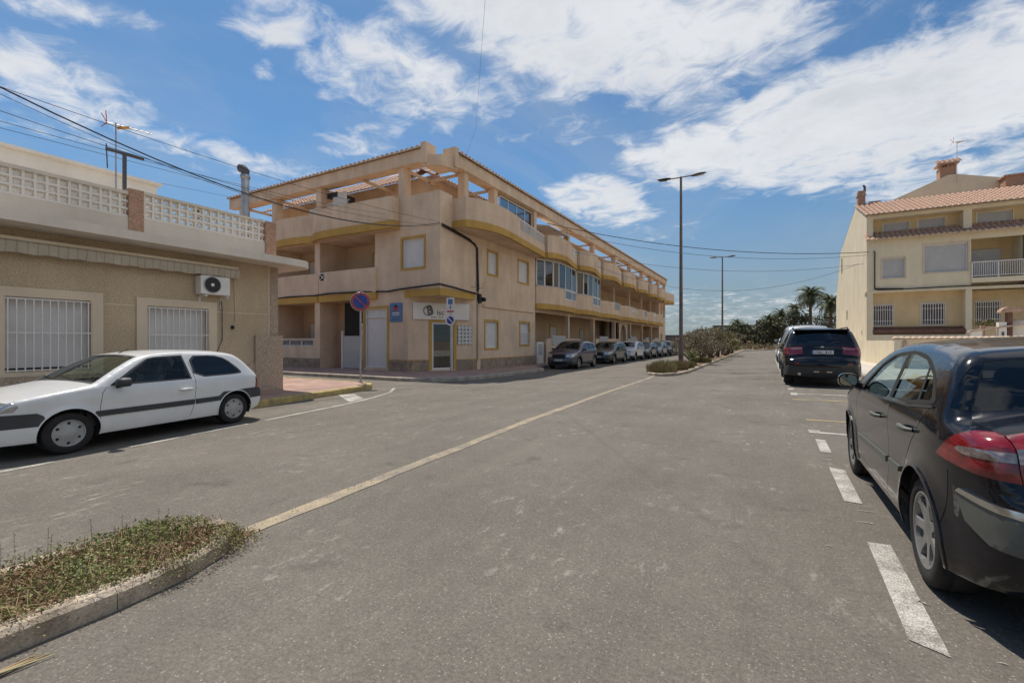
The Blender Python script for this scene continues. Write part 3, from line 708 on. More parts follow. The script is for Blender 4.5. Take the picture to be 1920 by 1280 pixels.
# party walls across the terrace
for y in BAYS[1:]+[66.3]: mb.box(ATX, W-.15, y-.1, y+.1, ZT+.28, 9.0 if y > 60 else 8.6, 'beige')
for x in (-20.7, -24.5): mb.box(x-.1, x+.1, YL+.2, ATY, ZT+.28, 8.4, 'beige')
mb.box(-28.5, -28.3, YL, 24, ZG, ZT+.28, 'beige')
aw = mb.build('wall', apt)
# horizontal step and ledge on the right facade
mb = PB(); pbox(mb, pR, 19.3, 25.0, 3.2, 3.3, -.07, 0, 'beige'); pbox(mb, pR, 18.75, 19.05, ZG, 3.45, -.05, 0, 'beige'); mb.build('ledge', apt)
# stone plinth with its ochre line
mb = PB()
for (pl_, a0, a1) in ((pR, 18.55, 25.3), (pL, -15.58, -14.43), (pL, -17.33, -17.31), (pC, 0.02, .95), (pC, 2.35, CL-.02), (pL, -24.3, -20.5), (pL, -28.4, -24.3)):
    mb = PB(); pbox(mb, pl_, a0, a1, ZG, .56, -.03, -.002, 'stone'); mb.build('stone_plinth', apt)
mb = PB()
for (pl_, a0, a1) in ((pR, 18.55, 25.3), (pL, -15.58, -14.43), (pC, 0.02, .95), (pC, 2.35, CL-.02)):
    pbox(mb, pl_, a0, a1, .562, .60, -.02, -.002, 'ochre')
# bands under the corner overhang
pbox(mb, pL, -14.6, W, ZB-.34, ZB-.02, -.04, -.003, 'ochre'); pbox(mb, pR, YL-.04, 18.6, ZB-.34, ZB-.02, -.04, -.003, 'ochre')
mb.build('ochre_band', apt)
def win(place, a0, a1, b0, b1, kind='shutter', surround=.11, parent=apt, off=(14, -18), mat='ochre', fmat='white_paint', d=.12, glass='bldg_glass', name='window', split=1):
    m = MB(); pframe(m, place, a0, a1, b0, b1, surround, -.025, .02, mat); f = sub(m, name, parent, off)
    m = MB(); pframe(m, place, a0+.045, a1-.045, b0+.045, b1-.045, .045, d-.04, d+.02, fmat)
    for k in range(1, split):
        x = a0+(a1-a0)*k/split; pbox(m, place, x-.03, x+.03, b0+.045, b1-.045, d-.035, d+.02, fmat)
    sub(m, 'frame', f, off)
    m = MB(); m.face([place(a0+.04, b0+.04, d), place(a1-.04, b0+.04, d), place(a1-.04, b1-.04, d), place(a0+.04, b1-.04, d)], kind if kind != 'glass' else glass)
    sub(m, 'shutter' if kind != 'glass' else 'pane', f, off)
    if kind == 'glass':
        m = MB(); m.face([place(a0, b0, d+.25), place(a1, b0, d+.25), place(a1, b1, d+.25), place(a0, b1, d+.25)], 'curtain'); sub(m, 'curtain', f, off)
    return f
for w_ in winR: win(pR, *w_)
win(pR, *winRg[0])
defm('interior_brown', M('interior_brown', (.10, .085, .05), .9, .4, 4))
f = win(pR, *winRg[1])
m = MB()
for k in range(7): x = 23.36+k*.18; pbox(m, pR, x-.012, x+.012, 1.3, 1.95, -.05, -.03, 'white_paint')
pbox(m, pR, 23.3, 24.5, 1.93, 1.96, -.05, -.03, 'white_paint'); pbox(m, pR, 23.3, 24.5, 1.28, 1.31, -.05, -.03, 'white_paint'); sub(m, 'grille', f)
win(pL, -14.73, -13.46, 4.83, 6.15)
for q in endw: win(pR, q[0][0], q[1][0], q[0][1], q[2][1])
# shuttered doorway and glass shop door
m = MB(); pframe(m, pL, -17.17, -15.70, .2, 3.02, .12, -.03, .03, 'ochre', 'lrt'); dr = sub(m, 'door', apt)
dr['label'] = 'tall white roller shuttered doorway'
m = MB(); m.face([pL(-17.17, .2, .1), pL(-15.7, .2, .1), pL(-15.7, 3.02, .1), pL(-17.17, 3.02, .1)], 'shutter'); sub(m, 'shutter', dr)
m = MB(); pframe(m, pL, -17.12, -15.75, .25, 2.97, .05, .02, .08, 'white_paint'); pbox(m, pL, -17.15, -15.72, 2.6, 2.66, .03, .09, 'white_paint'); sub(m, 'frame', dr)
m = MB(); pframe(m, pC, 1.12, 2.18, .12, 2.36, .14, -.03, .03, 'ochre', 'lrt'); dr = sub(m, 'door', apt); dr['label'] = 'white framed glass shop door'
m = MB(); pframe(m, pC, 1.21, 2.09, .21, 2.27, .09, .03, .1, 'white_paint'); sub(m, 'frame', dr)
m = MB(); m.face([pC(1.2, .2, .08), pC(2.1, .2, .08), pC(2.1, 2.3, .08), pC(1.2, 2.3, .08)], 'bldg_glass'); sub(m, 'pane', dr)
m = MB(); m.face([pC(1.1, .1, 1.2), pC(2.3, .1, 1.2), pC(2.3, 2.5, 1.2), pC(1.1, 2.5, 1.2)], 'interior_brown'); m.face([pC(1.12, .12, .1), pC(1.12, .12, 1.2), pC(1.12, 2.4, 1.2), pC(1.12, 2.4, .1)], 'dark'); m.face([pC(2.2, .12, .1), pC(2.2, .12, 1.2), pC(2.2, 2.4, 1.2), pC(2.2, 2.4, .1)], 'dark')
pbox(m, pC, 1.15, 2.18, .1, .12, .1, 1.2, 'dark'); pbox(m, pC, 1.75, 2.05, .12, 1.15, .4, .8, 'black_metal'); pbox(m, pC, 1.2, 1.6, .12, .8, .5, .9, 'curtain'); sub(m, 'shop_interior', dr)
m = MB(); pbox(m, pL, -24.1, -21.05, 1.5, 1.545, .04, .1, 'white_paint'); pbox(m, pL, -24.1, -21.05, 1.21, 1.25, .04, .1, 'white_paint')
for k in range(4): x = -24.07+k*1.0; pbox(m, pL, x, x+.05, 1.2, 1.55, .04, .1, 'white_paint')
m.face([pL(-24.1, 1.2, .12), pL(-21.05, 1.2, .12), pL(-21.05, 1.56, .12), pL(-24.1, 1.56, .12)], 'curtain'); sub(m, 'railing', apt)
# loggia doors and details seen in the recesses
for (x0, x1, z0, z1, dp) in ((-18.3, -17.3, ZB+.1, 6.1, 1.66), (-23.6, -22.7, ZG+.1, 2.5, 1.76), (-23.5, -22.3, ZB+.1, 6.1, 1.66)):
    m = MB(); pframe(m, pL, x0, x1, z0, z1, .08, dp-.02, dp+.02, 'ochre', 'lrt'); dd = sub(m, 'door', apt)
    m = MB(); pbox(m, pL, x0, x1, z0, z1, dp, dp+.03, 'shutter_h'); sub(m, 'shutter', dd)
# entrance: dark opening above a grey gate
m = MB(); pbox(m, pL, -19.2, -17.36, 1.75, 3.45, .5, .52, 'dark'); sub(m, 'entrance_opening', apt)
m = MB(); pbox(m, pL, -19.05, -17.36, ZG+.04, 1.72, .28, .32, 'shutter_grey'); ge = sub(m, 'gate', apt); ge['label'] = 'grey sheet metal entrance gate'
m = MB(); pbox(m, pL, -19.14, -19.06, ZG, 2.0, .24, .34, 'white_paint'); sub(m, 'gate_post', apt)
m = MB(); pbox(m, pL, -17.75, -17.42, 1.74, 2.35, .25, .4, 'white_wall'); pbox(m, pL, -17.66, -17.52, 2.0, 2.22, .24, .25, 'beige_in'); sub(m, 'letter_box', apt)

# ---- curved balconies
def balcony(place, prof, zb0, zb1, zp, solid=1.0, ornate=False, glazed=False, lab=None, lattice=None):
    """prof: plan line [(a, protrusion)], band zb0..zb1, parapet to zp"""
    n = len(prof)
    tot = [0]
    for i in range(1, n): tot.append(tot[-1]+math.hypot(prof[i][0]-prof[i-1][0], prof[i][1]-prof[i-1][1]))
    T = .12
    def ring(m, z0, z1, e, mat, i0=0, i1=None, th=T, base=None):
        i1 = n-1 if i1 is None else i1
        for i in range(i0, i1):
            (a0, d0), (a1, d1) = prof[i], prof[i+1]
            q = [place(a0, z0, -d0-e), place(a1, z0, -d1-e), place(a1, z0, -d1+th), place(a0, z0, -d0+th)]
            t = [place(a0, z1, -d0-e), place(a1, z1, -d1-e), place(a1, z1, -d1+th), place(a0, z1, -d0+th)]
            m.hexa(q, t, mat)
    m = MB()
    js = next((i for i in range(n) if tot[i] >= tot[-1]*solid-1e-6), n-1)
    ring(m, zb1, zp, 0, 'beige', 0, js)
    if js < n-1: ring(m, zb1, zb1+(zp-zb1)*.42, 0, 'beige', js, n-1)
    # end returns
    for i in (0, n-1):
        a, d = prof[i]
        if d > .05:
            s_ = 1 if i == 0 else -1; hh = zp if (i == 0 or js == n-1) else zp
            o = .004*s_; e_ = T+.005; hh -= .004
            q = [place(a+o, zb1, -d+e_), place(a+T*s_, zb1, -d+e_), place(a+T*s_, zb1, 0), place(a+o, zb1, 0)]
            t = [place(a+o, hh, -d+e_), place(a+T*s_, hh, -d+e_), place(a+T*s_, hh, 0), place(a+o, hh, 0)]
            m.hexa(q, t, 'beige')
    # floor / soffit
    for i in range(n-1):
        (a0, d0), (a1, d1) = prof[i], prof[i+1]
        for z in (zb0+.012, zb1):
            m.face([place(a0, z, 0), place(a1, z, 0), place(a1, z, -d1), place(a0, z, -d0)], 'beige')
    b = sub(m, 'balcony', apt)
    if lab: b['label'] = lab
    m = MB(); ring(m, zb0, zb1, .03, 'ochre')
    for i in (0, n-1):
        a, d = prof[i]
        if d > .05:
            e = -.03 if i == 0 else .03
            q = [place(a+e, zb0, -d-.03), place(a, zb0, -d-.03), place(a, zb0, 0), place(a+e, zb0, 0)]
            t = [place(a+e, zb1, -d-.03), place(a, zb1, -d-.03), place(a, zb1, 0), place(a+e, zb1, 0)]
            m.hexa(q, t, 'ochre')
    sub(m, 'band', b)
    if js < n-1:
        m = MB(); ring(m, zp-.05, zp, -.02, 'white_paint', js, n-1, .07)
        for i in range(js, n-1):
            (a0, d0), (a1, d1) = prof[i], prof[i+1]; ln = math.hypot(a1-a0, d1-d0); k = max(1, int(ln/(.24 if ornate else .13)))
            for j in range(k):
                t = (j+.5)/k; a = a0+(a1-a0)*t; d = d0+(d1-d0)*t; zz = zb1+(zp-zb1)*.42
                if ornate:
                    p = [place(a+dx*.10, zz+(zp-.05-zz)*h, -d+.05) for dx, h in ((-1, 0), (1, .33), (-1, .66), (.6, 1))]
                    m.tube(p, .035, 'white_wall', 5, False)
                    p = [place(a+dx*.10, zz+(zp-.05-zz)*h, -d+.05) for dx, h in ((1, 0), (-1, .4), (1, .7), (-.6, 1))]
                    m.tube(p, .035, 'white_wall', 5, False)
                else: pbox(m, place, a-.012, a+.012, zz, zp-.03, -d+.03, -d+.055, 'white_paint')
        sub(m, 'railing', b)
    if glazed:
        zt = glazed
        fr = MB(); pn = MB()
        for i in range(n-1):
            (a0, d0), (a1, d1) = prof[i], prof[i+1]; ln = math.hypot(a1-a0, d1-d0)
            if ln < .1: continue
            k = max(1, round(ln/.95)); zl = zp if i < js else zb1+(zp-zb1)*.42
            def pt(t, z, o): 
                a = a0+(a1-a0)*t; d = d0+(d1-d0)*t; return place(a, z, -d+o)
            def bar(t0, t1, z0, z1, o0=.0, o1=.06):
                q = [pt(t0, z0, o0), pt(t1, z0, o0), pt(t1, z0, o1), pt(t0, z0, o1)]; t_ = [pt(t0, z1, o0), pt(t1, z1, o0), pt(t1, z1, o1), pt(t0, z1, o1)]
                fr.hexa(q, t_, 'white_paint')
            w_ = .05/ln
            for j in range(k+1): t = j/k; bar(max(0, t-w_), min(1, t+w_), zl, zt)
            bar(0, 1, zt-.1, zt-.001, -.003); bar(0, 1, zp, zp+.07, -.003); bar(0, 1, zl+.001, zl+.06, -.003)
            pn.face([pt(0, zl, .03), pt(1, zl, .03), pt(1, zt, .03), pt(0, zt, .03)], 'bldg_glass')
            pn.face([pt(0, zl, .35), pt(1, zl, .35), pt(1, zt, .35), pt(0, zt, .35)], 'curtain')
        gw = sub(fr, 'window', b); sub(pn, 'pane', gw)
    if lattice:
        m = MB()
        for (a0, a1, d) in lattice:
            z0, z1 = zp-.42, zp-.06
            pbox(m, place, a0, a1, z0, z1, -d-.012, -d-.004, 'dark')
            pframe(m, place, a0, a1, z0, z1, .03, -d-.03, -d-.003, 'white_wall')
            k = max(1, round((a1-a0)/.42))
            for j in range(k):
                x0 = a0+(a1-a0)*j/k; x1 = a0+(a1-a0)*(j+1)/k
                for (p_, q_) in (((x0, z0), (x1, z1)), ((x0, z1), (x1, z0))):
                    m.tube([place(*p_, -d-.025), place(*q_, -d-.025)], .022, 'white_wall', 4, False)
                pbox(m, place, x1-.02, x1+.02, z0, z1, -d-.032, -d-.005, 'white_wall')
        sub(m, 'lattice_panel', b)
    return b
balcony(pR, [(16.8, .75), (17.2, 1.0), (17.8, 1.22), (18.6, 1.38), (19.4, 1.38), (20.6, 1.25), (21.2, 1.17), (23.3, .9), (25.42, .62)], 6.6, 6.93, 7.95, .50, lab='long bowed terrace balcony nearest the street corner')
for i in range(7):
    y0, y1 = BAYS[i], BAYS[i+1]; q = y1-y0
    balcony(pR, [(y0+.16, .78), (y0+q*.07, .98), (y0+q*.16, 1.16), (y0+q*.28, 1.25), (y0+q*.4, 1.22), (y0+q*.55, 1.08), (y0+q*.75, .86), (y1+.1, .58)], 6.6, 6.93, 7.98, .55, ornate=(i % 2 == 0))
balcony(pR, [(62.3, .6), (62.9, .85), (64, 1.05), (65.6, 1.1), (67.1, 1.1)], 6.6, 6.93, 7.98, .7)
for i in range(7):
    y0, y1 = BAYS[i], BAYS[i+1]; q = y1-y0
    balcony(pR, [(y0+.02, .08), (y0+q*.12, .35), (y0+q*.25, .62), (y0+q*.36, .75), (y0+q*.55, .76), (y0+q*.8, .66), (y1-.05, .56)], ZB-.34, ZB, 4.9, .42, glazed=(6.6 if i < 2 else False), ornate=(i in (3, 5)))
balcony(pL, [(-20.86, .02), (-20.75, .25), (-20.3, .48), (-19.4, .62), (-18.2, .62), (-16.6, .55), (-15.5, .5), (-14.92, .48)], 6.64, 7.0, 8.1, 1.0, lab='wide curved terrace balcony above the recessed loggia')
balcony(pL, [(-24.6, .1), (-23.9, .3), (-22.7, .4), (-21.5, .3), (-20.9, .1)], 6.64, 7.0, 8.1)
balcony(pL, [(-28.5, .1), (-27.4, .35), (-26.3, .4), (-25.2, .3), (-24.65, .1)], 6.64, 7.0, 8.1)
balcony(pL, [(-20.5, .0), (-20.4, .12), (-19.5, .22), (-17.6, .2), (-16.35, .12)], ZB-.34, ZB, 5.0, 1.0, lattice=[(-20.3, -18.95, .16)])
balcony(pL, [(-24.4, .02), (-23.6, .18), (-22.6, .22), (-21.6, .18), (-20.6, .02)], ZB-.34, ZB, 5.0, 1.0, lattice=[(-24.3, -23.5, .1)])
# flush parapet round the corner itself
mb = MB()
pbox(mb, pL, -14.92, W, ZT, 8.12, -.02, .14, 'beige'); pbox(mb, pR, YL+.14, 16.8, ZT, 8.12, -.0, .14, 'beige')
pc = sub(mb, 'parapet', apt)
mb = MB(); pbox(mb, pR, 16.8, 25.3, ZT, ZT+.3, -.0, .14, 'beige'); sub(mb, 'parapet', apt)
# ---- roof rim: a sloping tiled beam carried on pillars
rb = MB()
def rim(place, a0, a1, m, t):
    # fascia beam
    q = [place(a0, 9.5, -.15), place(a1, 9.5, -.15), place(a1, 9.5, .2), place(a0, 9.5, .2)]
    tt = [place(a0, 10.08, -.15), place(a1, 10.08, -.15), place(a1, 10.08, .2), place(a0, 10.08, .2)]
    m.hexa(q, tt, 'beige')
    # lower moulding and slab behind
    pbox(m, place, a0, a1, 9.56, 9.64, .2, .62, 'beige')
rim(pL, -28.6, -13.45, rb, None); rim(pR, 17.0, 66.9, rb, None)
# corner piece, lower, cutting the corner
a, b_ = Vector((-13.45, YL-.15, 0)), Vector((W+.15, 17.0, 0))
mid = Vector((-12.62, 16.1, 0))
inn = [Vector((-13.45, YL+1.1, 0)), Vector((W-1.1, 17.0, 0))]
def seg(m, p, q, p2, q2, z0, z1, mat): m.hexa([(*p[:2], z0), (*q[:2], z0), (*q2[:2], z0), (*p2[:2], z0)], [(*p[:2], z1), (*q[:2], z1), (*q2[:2], z1), (*p2[:2], z1)], mat)
seg(rb, a, mid, inn[0], inn[0]+Vector((.05, 0, 0)), 9.3, 9.78, 'beige'); seg(rb, mid, b_, inn[0]+Vector((.05, 0, 0)), inn[1], 9.3, 9.78, 'beige')
pbox(rb, pL, -13.5, -13.2, 9.4, 10.33, -.2, .5, 'beige'); pbox(rb, pR, 16.75, 17.05, 9.4, 10.3, -.2, .5, 'beige')
for x in (-27.6, -24.4, -20.6, -14.8): pbox(rb, pL, x-.19, x+.19, ZT+.28, 9.5, .0, .42, 'beige')
for y in [17.9, 20.6]+BAYS: pbox(rb, pR, y-.17, y+.17, ZT+.28, 9.5, -.02, .36, 'beige')
pbox(rb, pR, 66.3, 66.6, ZT+.28, 9.5, 0, .35, 'beige')
# rafters
for y in BAYS+[20.6, 17.9, 66.]: rb.box(ATX, W-.2, y-.06, y+.06, 9.42, 9.54, 'beige')
for x in (-27.6, -24.4, -20.6, -17.6, -14.8): rb.box(x-.06, x+.06, YL+.3, ATY, 9.42, 9.54, 'beige')
ro = sub(rb, 'roof_rim', apt)
tl = MB()
tile_roof(tl, (-28.65, YL-.27, 10.06), (15.2, 0, 0), (0, .95, .30), 'tile_dark', .30, .32, .10)
tile_roof(tl, (W+.27, 17.0, 10.06), (0, 49.9, 0), (-.95, 0, .30), 'tile_dark', .30, .32, .10)
sub(tl, 'ridge_tiles', ro)
tl = MB()
tile_roof(tl, (-28.5, ATY-.55, 9.72), (12.9, 0, 0), (0, 2.45, 1.5), 'tile', .26, .4, .08)
tile_roof(tl, (ATX+.55, ATY-.5, 9.72), (0, 47, 0), (-2.45, 0, 1.3), 'tile', .26, .4, .08)
at = sub(tl, 'roof', apt)
m = MB()
for (x, y) in ((-18.5, 23.5), (-18.2, 60.5)): m.box(x-.3, x+.3, y-.3, y+.3, 9.4, 10.9, 'beige'); m.box(x-.4, x+.4, y-.4, y+.4, 10.9, 11.0, 'tile')
m.box(-14.1, -13.6, 62.5, 63.0, 9.4, 10.75, 'beige'); sub(m, 'chimney', at)
for (a0, a1) in ((-18.0, -17.0), (-16.9+.1, -16.1)):
    pass
pA = lambda a, b, d=0: Vector((a, ATY+d, b)); pB = lambda a, b, d=0: Vector((ATX-d, a, b))
for (pl_, a0, a1) in ((pA, -17.4, -16.5), (pA, -20.2, -19.2), (pA, -23.5, -22.2), (pB, 20., 21.4), (pB, 27, 28.6), (pB, 33, 34.4), (pB, 39, 40.5), (pB, 45, 46.5)):
    m = MB(); pframe(m, pl_, a0, a1, 7.0, 8.75, .1, -.03, -.002, 'ochre', 'lrt'); f = sub(m, 'window', apt)
    m = MB(); pbox(m, pl_, a0, a1, 7.0, 8.75, -.012, -.003, 'shutter_h'); sub(m, 'shutter', f)
# terrace clutter: white screens, glazed enclosure, awnings, vents
for (x0, x1, z0, z1, d) in ((-22.1, -21.0, 7.2, 8.75, .6), (-19.9, -18.9, 7.6, 9.2, .35)):
    m = MB(); pbox(m, pL, x0, x1, z0, z1, d, d+.04, 'white_paint')
    for k in range(8): x = x0+(x1-x0)*k/8; pbox(m, pL, x, x+.02, z0, z1, d-.02, d-.001, 'white_wall')
    sub(m, 'screen', apt)
m = MB(); pbox(m, pL, -20.3, -16.0, 8.1, 8.16, -.0, .04, 'white_paint')
for k in range(16): x = -19.9+k*.1; pbox(m, pL, x, x+.018, 8.1, 8.55, .0, .02, 'white_paint')
pbox(m, pL, -20, -18.3, 8.55, 8.58, -.0, .04, 'white_paint'); sub(m, 'railing', apt)
m = MB(); pframe(m, pR, 21.3, 25.1, 7.98, 9.35, .06, .15, .2, 'white_paint')
for y in (22.2, 23.2, 24.2): pbox(m, pR, y-.03, y+.03, 7.98, 9.35, .15, .2, 'white_paint')
f = sub(m, 'terrace_glazing', apt)
m = MB(); m.face([pR(21.3, 7.98, .18), pR(25.1, 7.98, .18), pR(25.1, 9.35, .18), pR(21.3, 9.35, .18)], 'bldg_glass'); m.face([pR(21.3, 7.0, 1.2), pR(25.1, 7.0, 1.2), pR(25.1, 9.35, 1.2), pR(21.3, 9.35, 1.2)], 'curtain'); sub(m, 'pane', f)
for (y0, y1) in ((27.0, 30.6), (42.5, 44.5)):
    m = MB(); m.hexa([pR(y0, 8.95, -.2), pR(y1, 8.95, -.2), pR(y1, 9.3, 1.6), pR(y0, 9.3, 1.6)], [pR(y0, 9.0, -.2), pR(y1, 9.0, -.2), pR(y1, 9.35, 1.6), pR(y0, 9.35, 1.6)], 'white_paint'); sub(m, 'awning', apt)
m = MB()
for k in range(5): m.box(-20.3+k*.16, -20.2+k*.16, 16.2, 17.4, 9.0, 9.25, 'black_metal')
sub(m, 'roof_vents', apt)
# ground floor patios of the row: low walls with rounded shoulders, arch, doors
arch = [(43.6, ZG), (46.6, ZG), (46.6, ZB-.3), (43.6, ZB-.3)]
hole = [(44.1, ZG+.002), (46.1, ZG+.002)]+[(45.1+math.cos(t)*1.0, 2.1+math.sin(t)*1.0) for t in [math.pi*k/12 for k in range(13)]]
m = MB(); wall(m, [(43.6, ZG), (46.6, ZG), (46.6, ZB-.3), (43.6, ZB-.3)], [hole], pR, 'beige', .3); ar = sub(m, 'archway', apt)
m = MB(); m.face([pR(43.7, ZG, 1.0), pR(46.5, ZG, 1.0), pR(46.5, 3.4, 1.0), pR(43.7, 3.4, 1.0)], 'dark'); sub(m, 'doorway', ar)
def shoulder(y0, y1, z, r, left=True, right=True):
    p = [(y0, ZG)]; 
    p = [(y1, ZG), (y1, z-r if right else z)]
    if right: p += [(y1-r+r*math.cos(t), z-r+r*math.sin(t)) for t in [math.pi/2*k/5 for k in range(1, 6)]]
    if left: p += [(y0+r-r*math.sin(t), z-r+r*math.cos(t)) for t in [math.pi/2*k/5 for k in range(0, 6)]]
    else: p += [(y0, z)]
    p += [(y0, ZG)]
    return p
for (y0, y1, z, l, r) in ((26.8, 33.3, 1.65, True, True), (36.6, 43.4, 1.7, True, False), (46.7, 50.8, 1.75, False, True), (53.4, 56.5, 1.7, True, True), (58.2, 62., 1.7, True, False)):
    m = MB(); m.ext([pR(a, b, -.05) for a, b in shoulder(y0, y1, z, .5, l, r)], (-.2, 0, 0), 'beige'); pw = sub(m, 'patio_wall', apt)
    m = MB(); pbox(m, pR, y0+.9, min(y1-.6, y0+3.2), 1.2, z+.14, -.09, -.055, 'shutter_grey'); pbox(m, pR, y0+.85, min(y1-.55, y0+3.25), z+.14, z+.18, -.1, .0, 'white_paint'); sub(m, 'screen', pw)
m = MB(); pbox(m, pR, 25.4, 26.3, ZG, 1.42, -.1, .1, 'white_wall'); pbox(m, pR, 25.55, 26.15, .62, 1.3, -.115, -.101, 'shutter_grey'); sub(m, 'meter_cabinet', apt)
for (y0, y1, z0, z1, k) in ((26.2, 27.2, .1, 2.3, 'shutter_h'), (32.2, 33.4, 1, 2.6, 'shutter_h'), (38.6, 39.6, .1, 2.5, 'shutter_grey'), (49, 50, .1, 2.4, 'shutter_grey'), (54.8, 56, 1, 2.4, 'shutter_grey'),
                       (38, 39.6, ZB+.1, 6, 'shutter_grey'), (43.5, 45.2, ZB+.1, 6, 'shutter_grey'), (49.2, 51, ZB+.1, 6, 'shutter_grey'), (55, 56.5, ZB+.1, 6, 'shutter_grey')):
    m = MB(); pframe(m, lambda a, b, d: Vector((-14.7-d, a, b)), y0, y1, z0, z1, .08, -.04, -.002, 'ochre', 'lrt'); f = sub(m, 'door' if z0 < 1 or z0 > 3 else 'window', apt)
    m = MB(); pbox(m, lambda a, b, d: Vector((-14.7-d, a, b)), y0, y1, z0, z1, -.02, -.003, k); sub(m, 'shutter', f)
# ---- things fixed to the corner building
# cream shop board
t = thing('shop_sign', 'wide cream shop board with green round emblem above the glass door', 'shop sign', pC(1.6, 2.9, -.06))
T0 = pC(1.6, 2.9, -.06)
def loc(m, name, par, o): 
    m.v = [(v[0]-o[0], v[1]-o[1], v[2]-o[2]) for v in m.v]; return MB.build(m, name, par)
m = MB(); pbox(m, pC, .22, 2.95, 2.48, 3.26, -.09, -.035, 'white_wall'); loc(m, 'board', t, T0)
defm('sign_green', M('sign_green', (.075, .10, .055), .7, 0)); defm('sign_grey', M('sign_grey', (.16, .155, .13), .7, 0))
MX = lambda a, z, d: frame_mtx(pC(a, z, d)-T0, cd, (0, 0, 1))
m = MB(); 
def disc(m, ctr, x, y, r0, r1, mat, th=.006, n=32):
    ctr = Vector(ctr); x = Vector(x); y = Vector(y); nn = x.cross(y).normalized()*th
    o = [ctr+x*math.cos(t)*r1+y*math.sin(t)*r1+nn for t in [2*math.pi*k/n for k in range(n)]]
    if r0 <= 0: m.face(o, mat); m.mesh(o+[p-nn for p in o], [(k, (k+1) % n, n+(k+1) % n, n+k) for k in range(n)], mat); return
    i = [ctr+x*math.cos(t)*r0+y*math.sin(t)*r0+nn for t in [2*math.pi*k/n for k in range(n)]]
    m.mesh(o+i, [(k, (k+1) % n, n+(k+1) % n, n+k) for k in range(n)], mat)
zup = Vector((0, 0, 1))
disc(m, pC(.92, 2.88, -.094), cd, zup, .19, .235, 'sign_grey'); disc(m, pC(.98, 3.02, -.096), cd, zup, .06, .13, 'sign_green'); disc(m, pC(1.03, 2.82, -.0965), cd, zup, .07, .15, 'sign_grey')
loc(m, 'emblem', t, T0)
text_mesh('B', .42, 'sign_grey', t, 'lettering', MX(.98, 2.88, -.1), .003, True); text_mesh('isc', .36, 'sign_grey', t, 'lettering', MX(1.52, 2.80, -.094), .003, True)
m = MB(); pbox(m, pC, 1.05, 1.32, 2.565, 2.60, -.096, -.092, 'sign_green'); pbox(m, pC, 1.40, 1.66, 2.57, 2.60, -.096, -.092, 'sign_green'); loc(m, 'small_print', t, T0)
# blue holiday-let plaque
P0 = pL(-15.1, 2.8, -.02)
t = thing('wall_plaque', 'light blue plaque with small red house mark beside the white shuttered doorway', 'plaque', P0)
defm('plaque_blue', M('plaque_blue', (.10, .19, .36), .5, .15, 6)); defm('red', M('sign_red', (.42, .03, .035), .5, .1, 5)); defm('sign_blue', M('sign_blue', (.02, .06, .30), .45, .12, 6)); defm('sign_white', M('sign_white', (.72, .70, .68), .5, .08, 5))
m = MB(); pbox(m, pL, -15.5, -14.74, 2.36, 3.25, -.035, -.003, 'plaque_blue'); loc(m, 'panel', t, P0)
m = MB(); pbox(m, pL, -15.25, -15.0, 2.88, 3.06, -.042, -.036, 'red'); m.ext([pL(-15.29, 3.06, -.036), pL(-15.12, 3.17, -.036), pL(-14.96, 3.06, -.036)], (0, -.006, 0), 'dark'); loc(m, 'house_mark', t, P0)
m = MB(); pbox(m, pL, -15.35, -14.9, 2.76, 2.80, -.04, -.036, 'sign_white'); pbox(m, pL, -15.35, -14.9, 2.68, 2.71, -.04, -.036, 'sign_white'); pbox(m, pL, -15.3, -14.95, 2.5, 2.52, -.04, -.036, 'sign_blue'); loc(m, 'text_lines', t, P0)
# pierced white tile panel
P0 = pC(2.72, 1.75, -.04)
t = thing('tile_panel', 'square white pierced tile panel on the wall right of the glass door', 'wall panel', P0)
m = MB(); pbox(m, pC, 2.38, 3.1, 1.3, 2.2, -.03, -.002, 'sign_grey'); loc(m, 'backing', t, P0)
m = MB()
for i in range(4):
    for j in range(5):
        disc(m, pC(2.47+i*.18, 1.39+j*.18, -.045), cd, zup, .045, .088, 'sign_white', .01, 12)
for i in range(4): pbox(m, pC, 2.455+i*.18, 2.485+i*.18, 1.3, 2.2, -.04, -.03, 'sign_white')
for j in range(5): pbox(m, pC, 2.38, 3.1, 1.375+j*.18, 1.405+j*.18, -.041, -.031, 'sign_white')
loc(m, 'pierced_tiles', t, P0)
# wall lantern glow is daylight only: small wall lamp beside first floor window
# cable run down the facade with junction boxes
m = MB()
m.tube([(W+.06, YL+.1, 6.58), (W+.08, 16.5, 6.5), (W+.06, 17.8, 6.35), (W+.05, 18.6, 6.2), (W+.05, 18.75, 6.0), (W+.05, 18.8, 3.9)], .045, 'cable', 6)
m.tube([(W+.09, YL, 6.62), (W+.1, 16.5, 6.57), (W+.08, 18.1, 6.35), (W+.08, 18.75, 6.05), (W+.08, 18.85, 4.0)], .03, 'cable', 6)
m.tube([(W+.05, 18.85, 4.0), (W+.07, 18.9, 3.6), (W+.05, 18.8, 3.3), (W+.05, 18.8, .5)], .022, 'cable_grey', 6)
tag(m.build('facade_cable'), 'thick black cable bundle running down the right face of the corner block', 'cable', 'cables fixed to facades')
m = MB()
pts = [(-28, YL-.05, 3.86), (-24.4, YL-.1, 3.84), (-22.6, YL-.3, 3.86), (-20.8, YL-.08, 3.86), (-19.5, YL-.3, 3.88), (-17.6, YL-.26, 3.86), (-16.4, YL-.08, 3.84), (-15.6, YL-.07, 3.80), (-14.8, YL-.1, 3.86), (-13.5, YL-.1, 3.92), (W+.05, YL-.06, 3.97), (W+.1, 16.6, 3.92), (W+.1, 17.8, 3.84), (W+.08, 18.7, 3.8)]
m.tube(pts, .04, 'cable', 6)
tag(m.build('facade_cable'), 'black cable lying along the ochre band above the shop board', 'cable', 'cables fixed to facades')
P0 = Vector((W+.1, 18.9, 3.7))
